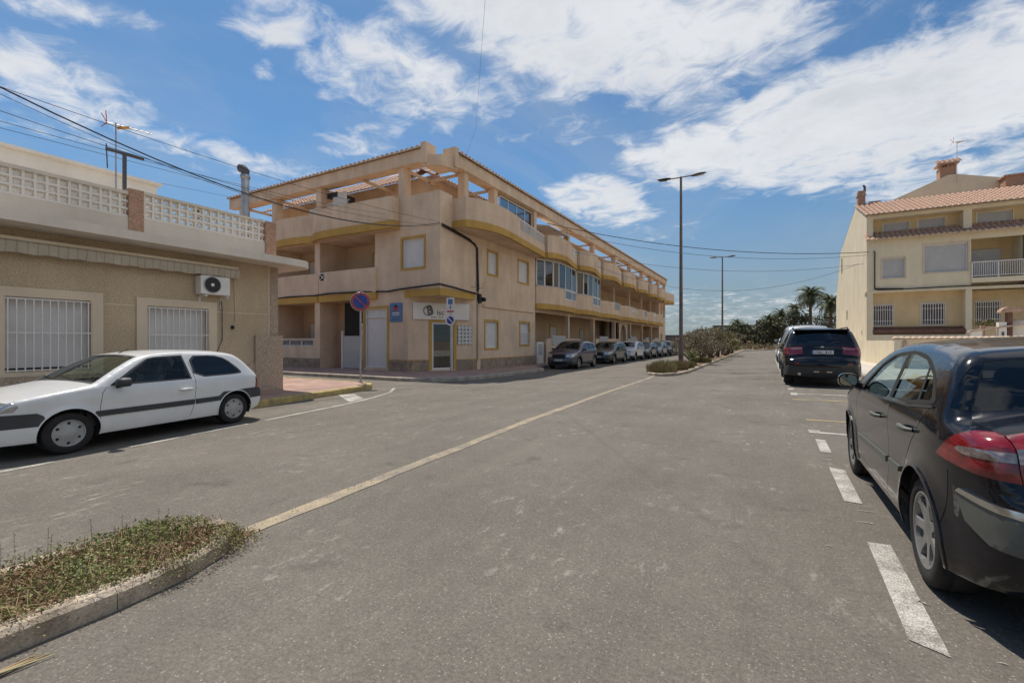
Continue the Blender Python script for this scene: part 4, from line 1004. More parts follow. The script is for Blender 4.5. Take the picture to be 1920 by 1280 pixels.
t = thing('junction_box', 'dark cable junction box hanging where the facade cables meet', 'junction box', P0)
m = MB(); m.box(W+.01, W+.16, 18.8, 19.0, 3.35, 3.8, 'cable'); m.tube([(W+.16, 19.05, 3.55), (W+.16, 19.25, 3.55)], .11, 'cable', 12); loc(m, 'box', t, P0)
m = MB()
for k in range(3): m.tube([(W, 18.35+k*.35, 4.1), (W+.2, 18.35+k*.35, 4.1), (W+.2, 18.35+k*.35, 4.35)], .015, 'steel', 6)
loc(m, 'bracket', t, P0)

# ================================================================= low house on the left
HX = -12.4
hs = thing('low_house', 'single storey grey beige house with white roof slab and pierced parapet', 'house', (HX, 0, 0))
pH = lambda a, b, d=0: Vector((HX-d, a, b))
def hsub(m, name, par): return sub(m, name, par, (-HX, 0))
m = MB()
wH = [(2.76, 4.0, .88, 2.30), (4.99, 6.30, .88, 2.27), (-.8, 1.4, .88, 2.30)]
wall(m, rect(-8, 7.94, .07, 3.58), [rect(*q) for q in wH], pH, 'house_wall')
m.face([pH(7.94, .07), pH(7.94, .07, .25), pH(7.94, 3.58, .25), pH(7.94, 3.58)], 'house_wall'); pbox(m, pH, 7.94, 8.28, .07, 3.58, .12, 9, 'granite')
pbox(m, pH, -8, 7.93, .07, 3.57, .5, 9, 'house_wall')
hsub(m, 'wall', hs)
m = MB(); pbox(m, pH, -8, 7.5, .07, .84, -.05, -.002, 'granite'); pbox(m, pH, 7.5, 8.32, .07, 1.62, -.06, -.002, 'granite'); pbox(m, pH, 7.96, 8.32, .07, 1.62, -.002, .6, 'granite'); hsub(m, 'granite_plinth', hs)
m = MB()
for (a0, a1, b0, b1) in ((4.22, 4.77, 2.245, 2.27), (6.49, 7.93, 2.2, 2.225)): pbox(m, pH, a0, a1, b0, b1, -.012, -.002, 'house_trim')
pbox(m, pH, 7.9, 7.935, 1.62, 3.57, -.012, -.002, 'house_trim'); hsub(m, 'trim_line', hs)
for q in wH:
    a0, a1, b0, b1 = q
    m = MB(); pframe(m, pH, a0-.02, a1+.02, b0-.02, b1, .18, -.045, -.001, 'house_trim', 'lrt'); pbox(m, pH, a0-.2, a1+.2, b0-.1, b0-.015, -.055, -.001, 'house_trim')
    for s_, aa in ((0, a0-.02), (1, a1)): pbox(m, pH, aa, aa+.02, b0-.015, b1, -.04, .0, 'house_trim')
    f = hsub(m, 'window', hs)
    m = MB(); m.face([pH(a0, b0, .13), pH(a1, b0, .13), pH(a1, b1, .13), pH(a0, b1, .13)], 'shutter'); pbox(m, pH, a0, a1, b0, b0+.06, .09, .125, 'dark')
    hsub(m, 'shutter', f)
    m = MB(); n = int(round((a1-a0)/.128))
    for k in range(n+1): x = a0+.04+(a1-a0-.08)*k/n; pbox(m, pH, x-.009, x+.009, b0-.01, b1-.04, -.035, -.015, 'white_paint')
    for z in (b0+.005, (b0+b1)/2+.02, b1-.045): pbox(m, pH, a0, a1, z, z+.022, -.032, -.018, 'white_paint')
    hsub(m, 'grille', f)
# roof slab with rounded end
m = MB(); sl = [(-22, -8), (-11.6, -8), (-11.6, 8.35), (-11.66, 8.6), (-11.82, 8.78), (-12.1, 8.86), (-22, 8.86)]
m.prism(sl, 3.585, 3.775, 'slab'); rf = hsub(m, 'roof', hs)
m = MB()
# parapet: solid base, pierced blocks, brick piers
pP = lambda a, b, d=0: Vector((-12.18-d, a, b))
pbox(m, pP, -8, 4.57, 3.777, 4.17, 0, .14, 'slab'); pbox(m, pP, 4.84, 7.67, 3.777, 4.2, 0, .14, 'slab'); pbox(m, pP, -8, 4.57, 4.66, 4.73, -.01, .15, 'slab'); pbox(m, pP, 4.84, 7.67, 4.74, 4.80, -.01, .15, 'slab'); 
# return along the side street
m.box(-22, -12.35, 7.7, 7.84, 3.777, 4.78, 'slab')
hsub(m, 'parapet', rf)
for (a0, a1) in ((4.57, 4.84), (7.67, 7.98)):
    m = MB(); pbox(m, pP, a0, a1, 3.777, 4.80, -.03, .25, 'brick'); hsub(m, 'brick_pier', rf)
def pierced(m, a0, a1, z0, z1, cell):
    n = max(1, round((a1-a0)/cell)); k = max(1, round((z1-z0)/cell)); ca = (a1-a0)/n; cz = (z1-z0)/k
    for i in range(n):
        for j in range(k):
            a, z = a0+i*ca, z0+j*cz
            pbox(m, pP, a, a+ca*.26, z, z+cz, .02, .12, 'white_wall'); pbox(m, pP, a+ca*.26, a+ca, z, z+cz*.24, .021, .119, 'white_wall')
            p = [pP(a+ca*.58+math.cos(t)*ca*.36, z+cz*.58+math.sin(t)*cz*.36, .07) for t in [math.pi/4+math.pi/2*q for q in range(4)]]
            for q in range(4): 
                e = pP(a+ca*.58+math.cos(math.pi/4+math.pi/2*q)*ca*.6, z+cz*.58+math.sin(math.pi/4+math.pi/2*q)*cz*.6, .07)
                m.tube([p[q], e], .026, 'white_wall', 4, False)
            for q in range(4): m.tube([p[q], p[(q+1) % 4]], .020, 'white_wall', 4, False)
m = MB(); pierced(m, 1.8, 4.57, 4.17, 4.66, .165); pbox(m, pP, -8, 4.5, 4.17, 4.66, .065, .2, 'white_wall'); hsub(m, 'pierced_blocks', rf)
m = MB(); pierced(m, 4.84, 7.67, 4.2, 4.74, .18); hsub(m, 'pierced_blocks', rf)
m = MB(); m.box(-20, -16, -8, 6.7, 3.78, 6.12, 'white_wall'); m.box(-20.1, -15.9, -8, 6.8, 6.12, 6.2, 'white_wall'); hsub(m, 'roof_room', rf)
# striped canvas valance
m = MB()
n = 90; vs = []
for k in range(n+1):
    y = -3+9.95*k/n; dd = -.24-.03*math.sin(k*2.1)-.01*math.sin(k*.7); vs += [pH(y, 3.36, -.2), pH(y, 3.30, -.27), pH(y, 3.10+.012*math.sin(k*1.57), dd)]
m.mesh(vs, [(3*k+j, 3*k+3+j, 3*k+4+j, 3*k+1+j) for k in range(n) for j in range(2)], 'awning')
pbox(m, pH, -3, 6.95, 3.34, 3.40, -.22, -.02, 'house_trim'); 
hsub(m, 'rolled_awning', hs)
m = MB(); m.tube([(HX+.03, 6.72, 3.15), (HX+.03, 6.95, 3.1), (HX+.03, 6.98, 2.0), (HX+.03, 6.9, 1.85)], .012, 'house_trim', 6); m.tube([(HX+.04, 6.6, 2.5), (HX+.05, 6.62, 2.3), (HX+.06, 6.62, 1.5), (HX+.05, 6.5, 1.2), (HX+.04, 6.42, 1.0)], .013, 'cable_grey', 6)
pbox(m, pH, 6.87, 6.94, 1.78, 1.87, -.04, -.0, 'dark'); hsub(m, 'drain_hose', hs)
# air conditioner
P0 = Vector((HX, 6.35, 2.55))
t = thing('air_conditioner', 'white outdoor air conditioning unit on the low house wall', 'air conditioner', P0)
m = MB(); m.box(HX+.05, HX+.32, 5.98, 6.68, 2.62, 3.08, 'white_paint'); o = loc(m, 'casing', t, P0)
bv = o.modifiers.new('b', 'BEVEL'); bv.width = .02; bv.segments = 3
m = MB(); m.lathe((HX+.331, 6.24, 2.86), (1, 0, 0), [(.2, 0), (.2, .012), (.185, .014)], 'steel', 32)
for r_ in (.05, .09, .13, .17): m.lathe((HX+.34, 6.24, 2.86), (1, 0, 0), [(r_-.006, 0), (r_, .004), (r_+.006, 0)], 'cable_grey', 28)
for k in range(12): a = math.pi*k/6; m.tube([(HX+.341, 6.24+.04*math.cos(a), 2.86+.04*math.sin(a)), (HX+.341, 6.24+.19*math.cos(a+.3), 2.86+.19*math.sin(a+.3))], .004, 'cable_grey', 4, False)
loc(m, 'grille', t, P0)
m = MB(); disc(m, (HX+.333, 6.24, 2.86), (0, 1, 0), (0, 0, 1), 0, .19, 'dark', .001); disc(m, (HX+.345, 6.24, 2.86), (0, 1, 0), (0, 0, 1), 0, .04, 'white_paint', .004); loc(m, 'fan', t, P0)
m = MB()
for y in (6.1, 6.6): m.box(HX, HX+.34, y-.015, y+.015, 2.56, 2.6, 'white_paint'); m.box(HX, HX+.03, y-.015, y+.015, 2.3, 2.56, 'white_paint')
loc(m, 'bracket', t, P0)
# flue pipe, T-shaped post, aerial
P0 = Vector((-13.0, 7.6, 3.78))
t = thing('flue_pipe', 'grey steel flue pipe with elbow cap rising behind the pierced parapet', 'flue', P0)
m = MB(); m.tube([(0, 0, 0), (0, 0, 2.35)], .105, 'steel', 20); MB.build(m, 'pipe', t)
m = MB(); m.lathe((0, 0, 2.3), (0, 0, 1), [(.11, 0), (.13, .03), (.13, .1), (.11, .12)], 'steel', 20); m.tube([(0, 0, 2.4), (0, 0, 2.52), (-.05, -.03, 2.6), (-.14, -.06, 2.62)], [.1, .12, .12, .12], 'cable_grey', 16); MB.build(m, 'cap', t)
P0 = Vector((-12.45, 4.6, 4.2))
t = thing('metal_post', 'dark T-shaped metal post standing at the brick pier', 'post', P0)
m = MB(); m.box(-.03, .03, -.03, .03, 0, 1.42, 'cable_grey'); MB.build(m, 'post', t)
m = MB(); m.box(-.02, .02, -.33, .36, 1.38, 1.44, 'cable_grey'); m.tube([(0, -.3, 1.0), (0, -.32, 1.52)], .012, 'cable_grey', 5); MB.build(m, 'crossbar', t)
P0 = Vector((-14, 5.0, 3.78))
defm('aerial_red', M('aerial_red', (.45, .07, .03), .6, 0)); defm('aerial_orange', M('aerial_orange', (.55, .28, .05), .6, 0))
def aerial(name, label, P0, h, s=1, rot=0):
    t = thing(name, label, 'aerial', P0, rot, 'television aerials')
    m = MB(); m.tube([(0, 0, 0), (0, 0, h)], .016, 'steel', 6); MB.build(m, 'mast', t)
    m = MB(); m.tube([(0, -.25*s, h-.06), (0, .95*s, h+.02)], .012, 'steel', 6)
    for k in range(7): y = -.05+k*.15; m.tube([(-.14*s, y*s, h-.04+y*.06), (.14*s, y*s, h-.04+y*.06)], .006, 'steel', 4)
    m.tube([(-.05, .05*s, h-.1), (.05, .32*s, h-.02)], .035, 'aerial_orange', 6); MB.build(m, 'boom', t)
    m = MB()
    for sx in (-1, 1):
        m.tube([(0, -.22*s, h-.06), (sx*.16*s, -.3*s, h+.22*s)], .01, 'aerial_red', 5); m.tube([(0, -.22*s, h-.06), (sx*.16*s, -.3*s, h-.2*s)], .01, 'aerial_red', 5)
    MB.build(m, 'reflector', t); return t
aerial('aerial', 'television aerial with red reflector above the low house parapet', P0, 3.05, .8)
# plant seen over the parapet
# ================================================================= cream house on the right
RY = 38.8
rh = thing('cream_house', 'three storey cream house with two rows of terracotta eaves and grey white shutters', 'house', (6, RY, 0))
def rsub(m, name, par): return sub(m, name, par, (-6, -RY))
pF = lambda a, b, d=0: Vector((a, RY+d, b))
pS = lambda a, b, d=0: Vector((5.9+d, a, b))
X0, X1 = 5.9, 22.
m = MB()
up = [(6.72, 7.91, 5.67, 7.0), (8.85, 10.95, 5.88, 7.68)]
wall(m, rect(X0, 11.1, 4.85, 8.3), [rect(*q) for q in up], pF, 'cream', .14)
m.box(13.45, X1, RY, RY+.2, 4.85, 8.3, 'cream')
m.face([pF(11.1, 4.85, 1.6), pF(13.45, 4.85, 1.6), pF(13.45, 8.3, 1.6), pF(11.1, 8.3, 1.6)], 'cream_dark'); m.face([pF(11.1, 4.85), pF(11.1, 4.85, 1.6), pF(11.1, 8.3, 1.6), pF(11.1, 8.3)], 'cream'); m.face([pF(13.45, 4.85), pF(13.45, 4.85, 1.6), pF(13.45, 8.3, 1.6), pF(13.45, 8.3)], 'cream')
m.box(11.1, 13.45, RY-.1, RY+1.6, 5.1, 5.4, 'cream'); pbox(m, pF, 11.1, 13.45, 7.85, 8.3, 0, .2, 'cream')
# floor edge between storeys
m.box(X0-.08, X1, RY-.06, RY+.7, 4.72, 4.86, 'cream')
# ground floor, set back
gw = [(6.3, 7.4, 2.52, 3.92), (8.85, 10.0, 2.54, 3.94)]
pG = lambda a, b, d=0: Vector((a, RY+.55+d, b))
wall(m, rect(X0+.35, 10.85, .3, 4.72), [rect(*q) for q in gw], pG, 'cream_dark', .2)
m.box(X0+.01, X0+.35, RY+.02, RY+1, .3, 4.72, 'cream'); m.box(10.85, 11.15, RY+.02, RY+1.4, .3, 4.72, 'cream')
m.box(X0+.35, 10.85, RY+.02, RY+.5, .3, 1.9, 'cream')
wall(m, rect(11.15, X1, .3, 4.72), [rect(11.68, 12.85, 2.55, 4.0), rect(14.5, 15.8, 2.55, 4.)], lambda a, b, d=0: Vector((a, RY+1.4+d, b)), 'cream_dark', .2)
# side gable wall following the roof slope, and the body behind
side = [(RY, .2), (RY, 10.0), (43.0, 11.75), (51.5, 9.6), (54.5, 5.5), (54.5, .2)]
holes = [rect(47.3, 47.9, 3.3, 4.1), rect(40.5, 40.8, 1.9, 2.25), rect(50.3, 51.0, 7.6, 9.0)]
wall(m, side, holes, pS, 'cream', .12)
m.face([(X1, a, b) for a, b in side], 'cream'); m.face([(X0, 54.5, .2), (X1, 54.5, .2), (X1, 54.5, 5.5), (X0, 54.5, 5.5)], 'cream')
# attic wall between the two eaves
att = [(6.9, 8.3, 8.8, 9.5), (8.75, 10.1, 8.85, 9.55), (11.6, 13.2, 8.85, 9.6)]
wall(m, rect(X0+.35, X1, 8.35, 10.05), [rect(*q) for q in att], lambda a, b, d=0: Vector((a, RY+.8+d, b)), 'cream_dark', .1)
m.box(X0+.01, X0+.35, RY+.02, RY+1.2, 8.3, 9.95, 'cream'); m.box(10.75, 11.15, RY+.02, RY+1.2, 8.3, 9.95, 'cream'); m.box(X0+.01, X1, RY-.05, RY+.82, 9.72, 9.97, 'cream')
hw_ = rsub(m, 'wall', rh)
for h in holes:
    mm = MB(); a0, b0 = h[0]; a1, b1 = h[2]; mm.face([pS(a0, b0, .1), pS(a1, b0, .1), pS(a1, b1, .1), pS(a0, b1, .1)], 'brown_stone'); rsub(mm, 'vent_opening', rh)
m = MB(); tile_roof(m, (X0-.12, RY-.42, 9.93), (X1-X0+.2, 0, 0), (0, 4.62, 1.85), 'tile', .27, .5, .075)
m.face([(X0, 43.1, 11.78), (X1, 43.1, 11.78), (X1, 51.5, 9.62), (X0, 51.5, 9.62)], 'tile'); m.face([(X0, 51.5, 9.62), (X1, 51.5, 9.62), (X1, 54.6, 5.5), (X0, 54.6, 5.5)], 'tile')
rf = rsub(m, 'roof', rh)
m = MB(); tile_roof(m, (X0-.1, RY-.42, 8.22), (X1-X0+.2, 0, 0), (0, 1.15, .66), 'tile', .27, .42, .085); rsub(m, 'lower_roof', rh)
# stepped gable behind with chimney
m = MB(); gy = 44.6; gb = [(6.9, 10.6), (16.6, 10.6), (16.6, 12.3), (12.0, 13.6), (11.5, 13.6), (7.9, 12.05), (6.9, 11.7)]
m.ext([(a, gy, b) for a, b in gb], (0, 5, 0), 'cream'); m.box(11.1, 12.0, gy+.1, gy+.9, 13.2, 14.25, 'brick'); m.box(10.95, 12.15, gy-.05, gy+1.05, 14.42, 14.5, 'tile')
for x in (11.12, 11.5, 11.88): m.box(x, x+.1, gy+.12, gy+.22, 14.25, 14.42, 'brick')
tile_roof(m, (10.85, gy-.15, 14.48), (1.4, 0, 0), (0, .65, .38), 'tile', .24, .3, .05, 'tile'); 
ch = rsub(m, 'gable', rh)
m = MB(); m.box(5.95, 6.4, 42.6, 43.2, 11.3, 12.75, 'brick'); m.box(5.9, 6.45, 42.55, 43.25, 12.4, 12.5, 'tile_pale'); m.tube([(6.4, 42.9, 12.7), (6.4, 42.9, 13.1), (6.3, 42.9, 13.2)], .08, 'cable_grey', 8); m.box(6.7, 7.4, 43.2, 43.8, 11.6, 12.0, 'brick'); rsub(m, 'chimney', rh)
m = MB(); m.box(14.2, 15.6, 43.6, 44.5, 11.4, 12.7, 'brick'); m.box(14.1, 15.7, 43.5, 44.6, 12.7, 12.8, 'tile'); rsub(m, 'chimney', rh)
for q in up: win(pF, *q, kind='shutter_grey', surround=.07, parent=rh, off=(-6, -RY), mat='house_trim')
for q in att: win(lambda a, b, d=0: Vector((a, RY+.8+d, b)), *q, kind='shutter_grey', surround=.06, parent=rh, off=(-6, -RY), mat='cream')
defm('brown_pane', M('brown_pane', (.10, .07, .055), .3, .2, 5))
def barred(place, q, n=9):
    a0, a1, b0, b1 = q
    f = win(place, a0, a1, b0, b1, kind='brown_pane', surround=.08, parent=rh, off=(-6, -RY), mat='house_trim')
    m = MB()
    for k in range(n): x = a0+.05+(a1-a0-.1)*k/(n-1); pbox(m, place, x-.016, x+.016, b0, b1, -.06, -.03, 'white_paint')
    for z in (b0+.3, b1-.35, b0, b1-.03): pbox(m, place, a0-.03, a1+.03, z, z+.03, -.055, -.035, 'white_paint')
    rsub(m, 'grille', f)
for q in gw: barred(pG, q)
barred(lambda a, b, d=0: Vector((a, RY+1.4+d, b)), (11.68, 12.85, 2.55, 4.0), 11)
m = MB(); m.hexa([(X0+.33, RY-.02, 1.98), (10.87, RY-.02, 1.98), (10.87, RY+.6, 2.2), (X0+.33, RY+.6, 2.2)], [(X0+.33, RY-.02, 2.22), (10.87, RY-.02, 2.22), (10.87, RY+.6, 2.45), (X0+.33, RY+.6, 2.45)], 'brown_stone'); rsub(m, 'sill_ledge', rh)
m = MB(); pbox(m, pF, 11.1, 13.45, 6.35, 6.4, -.09, -.04, 'white_paint'); pbox(m, pF, 11.1, 13.45, 5.5, 5.54, -.08, -.05, 'white_paint')
for k in range(24): x = 11.15+k*.098; pbox(m, pF, x-.012, x+.012, 5.5, 6.38, -.075, -.055, 'white_paint')
for x in (11.12, 12.3, 13.4): pbox(m, pF, x-.025, x+.025, 5.4, 6.38, -.09, -.04, 'white_paint')
rsub(m, 'balcony_railing', rh)
m = MB(); pbox(m, pF, 11.5, 12.9, 5.4, 7.35, 1.5, 1.57, 'shutter_grey'); rsub(m, 'balcony_door', rh)
m = MB(); pbox(m, pF, X0-.02, 7.2, .25, 1.0, -.05, .0, 'stone'); rsub(m, 'stone_plinth', rh)
m = MB(); m.tube([(X0+.35, RY-.08, 7.55), (X0+.42, RY-.08, 7.5), (X0+.42, RY-.08, 4.95), (X0+.6, RY-.1, 4.92), (8, RY-.1, 4.9), (10, RY-.1, 4.93), (X1, RY-.1, 4.95)], .035, 'cable', 6); m.tube([(X0+.45, RY-.1, 4.98), (7.8, RY-.12, 4.9)], .06, 'cable', 6)
tag(m.build('facade_cable'), 'black cable running along the cream house above its barred windows', 'cable', 'cables fixed to facades')
aerial('aerial', 'television aerial on the gable chimney of the cream house', (11.95, 44.4, 12.9), 3.0, 1.1, R(-70))
# low garden wall with tile coping
gwt = thing('garden_wall', 'low cream garden wall with tile coping in front of the cream house', 'wall', (4.75, 25, 0))
m = MB(); m.box(4.75, 17, 25, 25.22, .2, 1.55, 'cream'); m.box(4.72, 5.02, 24.9, 25.3, .2, 1.62, 'cream'); m.box(4.75, 4.97, 25.3, 38.7, .2, 1.5, 'cream'); sub(m, 'wall', gwt, (-4.75, -25))
m = MB(); tile_roof(m, (4.7, 24.86, 1.56), (12.3, 0, 0), (0, .26, .08), 'tile_pale', .2, .26, .03); m.box(4.7, 17, 24.9, 25.28, 1.545, 1.575, 'tile_pale'); sub(m, 'coping', gwt, (-4.75, -25))
m = MB(); m.box(5.0, 5.12, 24.85, 24.98, .25, 1.45, 'tile'); sub(m, 'pipe_cover', gwt, (-4.75, -25))
# neighbour's gate piers and panels
ZQ = .4
def gx(px, y):
    t = (px-960)/F_; return y*(t*math.cos(TH)-math.sin(TH))/(math.cos(TH)+t*math.sin(TH))
yy = 33.
XS = [gx(p, yy) for p in (1822, 1842, 1847, 1868, 1873, 1888, 1890, 1899, 1903, 1990)]
t = thing('gate_pier', 'small white gate pier with grey letter plate behind the garden wall', 'gate pier', (XS[4], yy, ZQ))
m = MB(); m.box(0, XS[5]-XS[4], 0, .35, 0, 2.45-ZQ, 'white_wall'); m.build('pier', t); m = MB(); m.box(.1, XS[5]-XS[4]-.1, -.02, 0, 1.35, 1.55, 'cable_grey'); m.build('letter_plate', t)
t = thing('gate_pier', 'red brick gate pier topped with rounded terracotta tiles', 'gate pier', (XS[6], yy, ZQ))
m = MB(); m.box(0, XS[7]-XS[6], 0, .35, 0, 3.0-ZQ, 'brown_stone'); m.build('pier', t)
m = MB(); 
pts = [(.12+math.cos(math.pi*k/12)*.42, 2.55+math.sin(math.pi*k/12)*.3) for k in range(13)]; m.ext([(a, -.1, b) for a, b in pts], (0, .5, 0), 'tile'); m.build('cap', t)
t = thing('boundary_wall', 'white rendered boundary wall right of the brick gate pier', 'wall', (XS[8], yy+.4, ZQ)); m = MB(); m.box(0, 8, 0, .2, 0, 2.55-ZQ, 'white_wall'); m.build('wall', t); m = MB(); m.box(-.03, 8, -.03, .23, 2.55-ZQ, 2.6-ZQ, 'tile_pale'); m.build('coping', t)
t = thing('boundary_wall', 'short white wall with slanting tile coping left of the grey gate', 'wall', (XS[0], yy, ZQ)); m = MB(); m.hexa([(0, 0, 0), (XS[1]-XS[0], 0, 0), (XS[1]-XS[0], .2, 0), (0, .2, 0)], [(0, 0, 1.95-ZQ), (XS[1]-XS[0], 0, 2.1-ZQ), (XS[1]-XS[0], .2, 2.1-ZQ), (0, .2, 1.95-ZQ)], 'white_wall'); m.build('wall', t)
m = MB(); m.hexa([(-.1, -.08, 1.95-ZQ), (2.3, -.08, 2.35-ZQ), (2.3, .3, 2.35-ZQ), (-.1, .3, 1.95-ZQ)], [(-.1, -.08, 2.03-ZQ), (2.3, -.08, 2.43-ZQ), (2.3, .3, 2.43-ZQ), (-.1, .3, 2.03-ZQ)], 'tile_pale'); m.build('coping', t)
t = thing('garden_gate', 'grey garden gate with reddish post between white wall and pier', 'gate', (XS[2], yy+.05, ZQ)); m = MB(); m.box(0, XS[3]-XS[2], 0, .05, 0.05, 2.25-ZQ, 'house_wall'); m.build('panel', t); m = MB(); m.box(-.16, -.02, -.02, .12, 0, 2.3-ZQ, 'tile'); m.build('post', t)
# ================================================================= vehicles
defm('paint_white', M('white_car_paint', (.66, .67, .67), .28, .04, 3, coat=.6)); defm('paint_black', M('black_car_paint', (.004, .005, .009), .16, .0, 3, coat=.6, spec=.2))
defm('paint_purple', M('dark_violet_grey_paint', (.055, .05, .085), .3, 0, coat=.8)); defm('paint_green', M('dark_green_grey_paint', (.02, .045, .05), .3, 0, coat=.8))
defm('paint_silver', M('silver_paint', (.42, .44, .46), .3, 0, metal=.5, coat=.6)); defm('paint_dgrey', M('dark_grey_paint', (.035, .042, .055), .3, 0, coat=.8)); defm('paint_lgrey', M('blue_grey_paint', (.22, .25, .29), .3, 0, metal=.4, coat=.6))
defm('plastic', M('dark_plastic_trim', (.035, .038, .042), .55, .15, 8)); defm('plastic_grey', M('grey_plastic_trim', (.11, .115, .10), .45, .1, 6)); defm('rubber', M('tyre_rubber', (.018, .017, .017), .85, .2, 10, .2, 80))
defm('alloy', M('alloy_wheel', (.34, .34, .335), .38, .2, 8, metal=.6)); defm('hubcap', M('grey_hubcap', (.36, .36, .35), .5, .15, 8, metal=.2)); defm('scuff', M('scuffed_paint', (.10, .095, .09), .7, .5, 40, var2=(.012, .012, .015)))
defm('seam', M('panel_gap', (.012, .012, .012), .9, 0)); defm('interior', M('car_interior', (.055, .056, .06), .8, .2, 6))
defm('seam_w', M('panel_gap_soft', (.16, .16, .16), .9, 0))
defm('car_glass', glass_mat('car_glass', (.74, .82, .78), 1.45)); defm('dark_glass', glass_mat('privacy_glass', (.05, .055, .06), 1.6))
defm('tail_red', M('tail_lamp_red', (.20, .004, .008), .12, .35, 14, coat=1.)); defm('tail_clear', M('tail_lamp_smoked', (.34, .28, .26), .10, .25, 30, metal=.6, coat=1.)); defm('lamp_clear', M('head_lamp', (.45, .47, .48), .12, .2, 9, metal=.5, coat=1.)); defm('chrome', M('satin_chrome', (.60, .60, .58), .22, 0, metal=1.)); defm('plate', M('number_plate', (.62, .62, .60), .5, .05)); defm('plate_blue', M('plate_blue_band', (.03, .07, .3), .5, 0)); defm('mirror_glass', M('mirror_glass', (.32, .36, .33), .03, 0, metal=1.)); defm('disc', M('brake_disc', (.18, .17, .16), .5, .1, metal=.6))

def chaikin(pts, it=2, keep=()):
    for _ in range(it):
        out = [pts[0]]
        for i in range(len(pts)-1):
            a, b = pts[i], pts[i+1]
            out += [(a[0]*.75+b[0]*.25, a[1]*.75+b[1]*.25), (a[0]*.25+b[0]*.75, a[1]*.25+b[1]*.75)]
        out.append(pts[-1]); pts = out
    return pts
def smooth_poly(poly, it=2):
    for _ in range(it):
        out = []
        for i in range(len(poly)):
            a, b = poly[i], poly[(i+1) % len(poly)]; out += [(a[0]*.8+b[0]*.2, a[1]*.8+b[1]*.2), (a[0]*.2+b[0]*.8, a[1]*.2+b[1]*.8)]
        poly = out
    return poly
def band(line, w_):
    l, r = [], []
    for i, p in enumerate(line):
        a = line[max(0, i-1)]; b = line[min(len(line)-1, i+1)]; dx, dy = b[0]-a[0], b[1]-a[1]; d = math.hypot(dx, dy) or 1
        l.append((p[0]-dy/d*w_/2, p[1]+dx/d*w_/2)); r.append((p[0]+dy/d*w_/2, p[1]-dx/d*w_/2))
    return l+r[::-1]
def wheel(root, x, y, r, side, wd=.19, style='five', rimmat='alloy', rr=.66, detail=True, steer=0):
    """tyre lathe + rim; side=+1 outer face towards +y"""
    seg = 40 if detail else 20; ax = (0, side, 0); R_ = r; h = wd/2
    m = MB()
    prof = [(R_*rr, h*.9), (R_*(rr+.03), h*1.0), (R_*(rr+.12), h*1.08), (R_*.92, h*1.02), (R_*.975, h*.9), (R_*.995, h*.7), (R_, h*.35), (R_*.992, h*.33), (R_*.992, h*.28), (R_, h*.26), (R_, -h*.26), (R_*.99, -h*.7), (R_*.93, -h), (R_*rr, -h)]
    m.lathe((x, y, R_), ax, prof, 'rubber', seg); w_ = m.build('wheel', root)
    m = MB(); rim = R_*rr
    m.lathe((x, y, R_), ax, [(rim*1.0, h*.9), (rim*1.02, h*.98), (rim*.96, h*.98), (rim*.93, h*.8), (rim*.9, -h*.6)], rimmat, seg)
    # face plate with openings
    if style == 'cap': nh = 6; holes = [smooth_poly([(rim*.66*math.cos(t+a), rim*.66*math.sin(t+a)), (rim*.86*math.cos(t+a*.8), rim*.86*math.sin(t+a*.8)), (rim*.86*math.cos(t-a*.8), rim*.86*math.sin(t-a*.8)), (rim*.66*math.cos(t-a), rim*.66*math.sin(t-a))], 1) for t in [2*math.pi*k/nh+.5 for k in range(nh)] for a in [.15]]
    elif style == 'seven':
        nh = 7; holes = [smooth_poly([(rim*.26*math.cos(t), rim*.26*math.sin(t)), (rim*.90*math.cos(t+.37), rim*.90*math.sin(t+.37)), (rim*.93*math.cos(t), rim*.93*math.sin(t)), (rim*.90*math.cos(t-.30), rim*.90*math.sin(t-.30))], 1) for t in [2*math.pi*k/nh for k in range(nh)]]
    else:
        nh = 5; holes = [smooth_poly([(rim*.28*math.cos(t), rim*.28*math.sin(t)), (rim*.88*math.cos(t+.4), rim*.88*math.sin(t+.4)), (rim*.91*math.cos(t), rim*.91*math.sin(t)), (rim*.88*math.cos(t-.4), rim*.88*math.sin(t-.4))], 1) for t in [2*math.pi*k/nh for k in range(nh)]]
    out = [(rim*.96*math.cos(2*math.pi*k/36), rim*.96*math.sin(2*math.pi*k/36)) for k in range(36)]
    vv, tr = cdt(out, holes, rim*.25 if detail else None)
    def dome(a, b):
        q = math.hypot(a, b)/rim
        if style == 'cap': return h*(.92+.10*math.cos(q*3.0)+(.05 if q < .25 else 0))
        return h*(.78+.16*q*q+(.06 if q < .2 else 0))
    sgn = side
    m.mesh([(x+v[0]*sgn*-1, y+side*dome(v[0], v[1]), R_+v[1]) for v in vv], [t for t, k in tr if k < 0], rimmat, True)
    if detail:
        for hp in holes:
            for i in range(len(hp)):
                a, b = hp[i], hp[(i+1) % len(hp)]
                m.face([(x-a[0]*sgn, y+side*dome(*a), R_+a[1]), (x-b[0]*sgn, y+side*dome(*b), R_+b[1]), (x-b[0]*sgn, y+side*(dome(*b)-.03), R_+b[1]), (x-a[0]*sgn, y+side*(dome(*a)-.03), R_+a[1])], rimmat)
    m.build('rim', w_)
    m = MB(); disc(m, (x, y+side*h*(.45), R_), (1, 0, 0) if side < 0 else (-1, 0, 0), (0, 0, 1), 0, rim*.9, 'seam' if style == 'cap' else 'dark', .002, 24)
    if style != 'cap': disc(m, (x, y+side*h*(.5), R_), (1, 0, 0) if side < 0 else (-1, 0, 0), (0, 0, 1), 0, rim*.62, 'disc', .004, 24)
    m.build('brake_disc', w_)
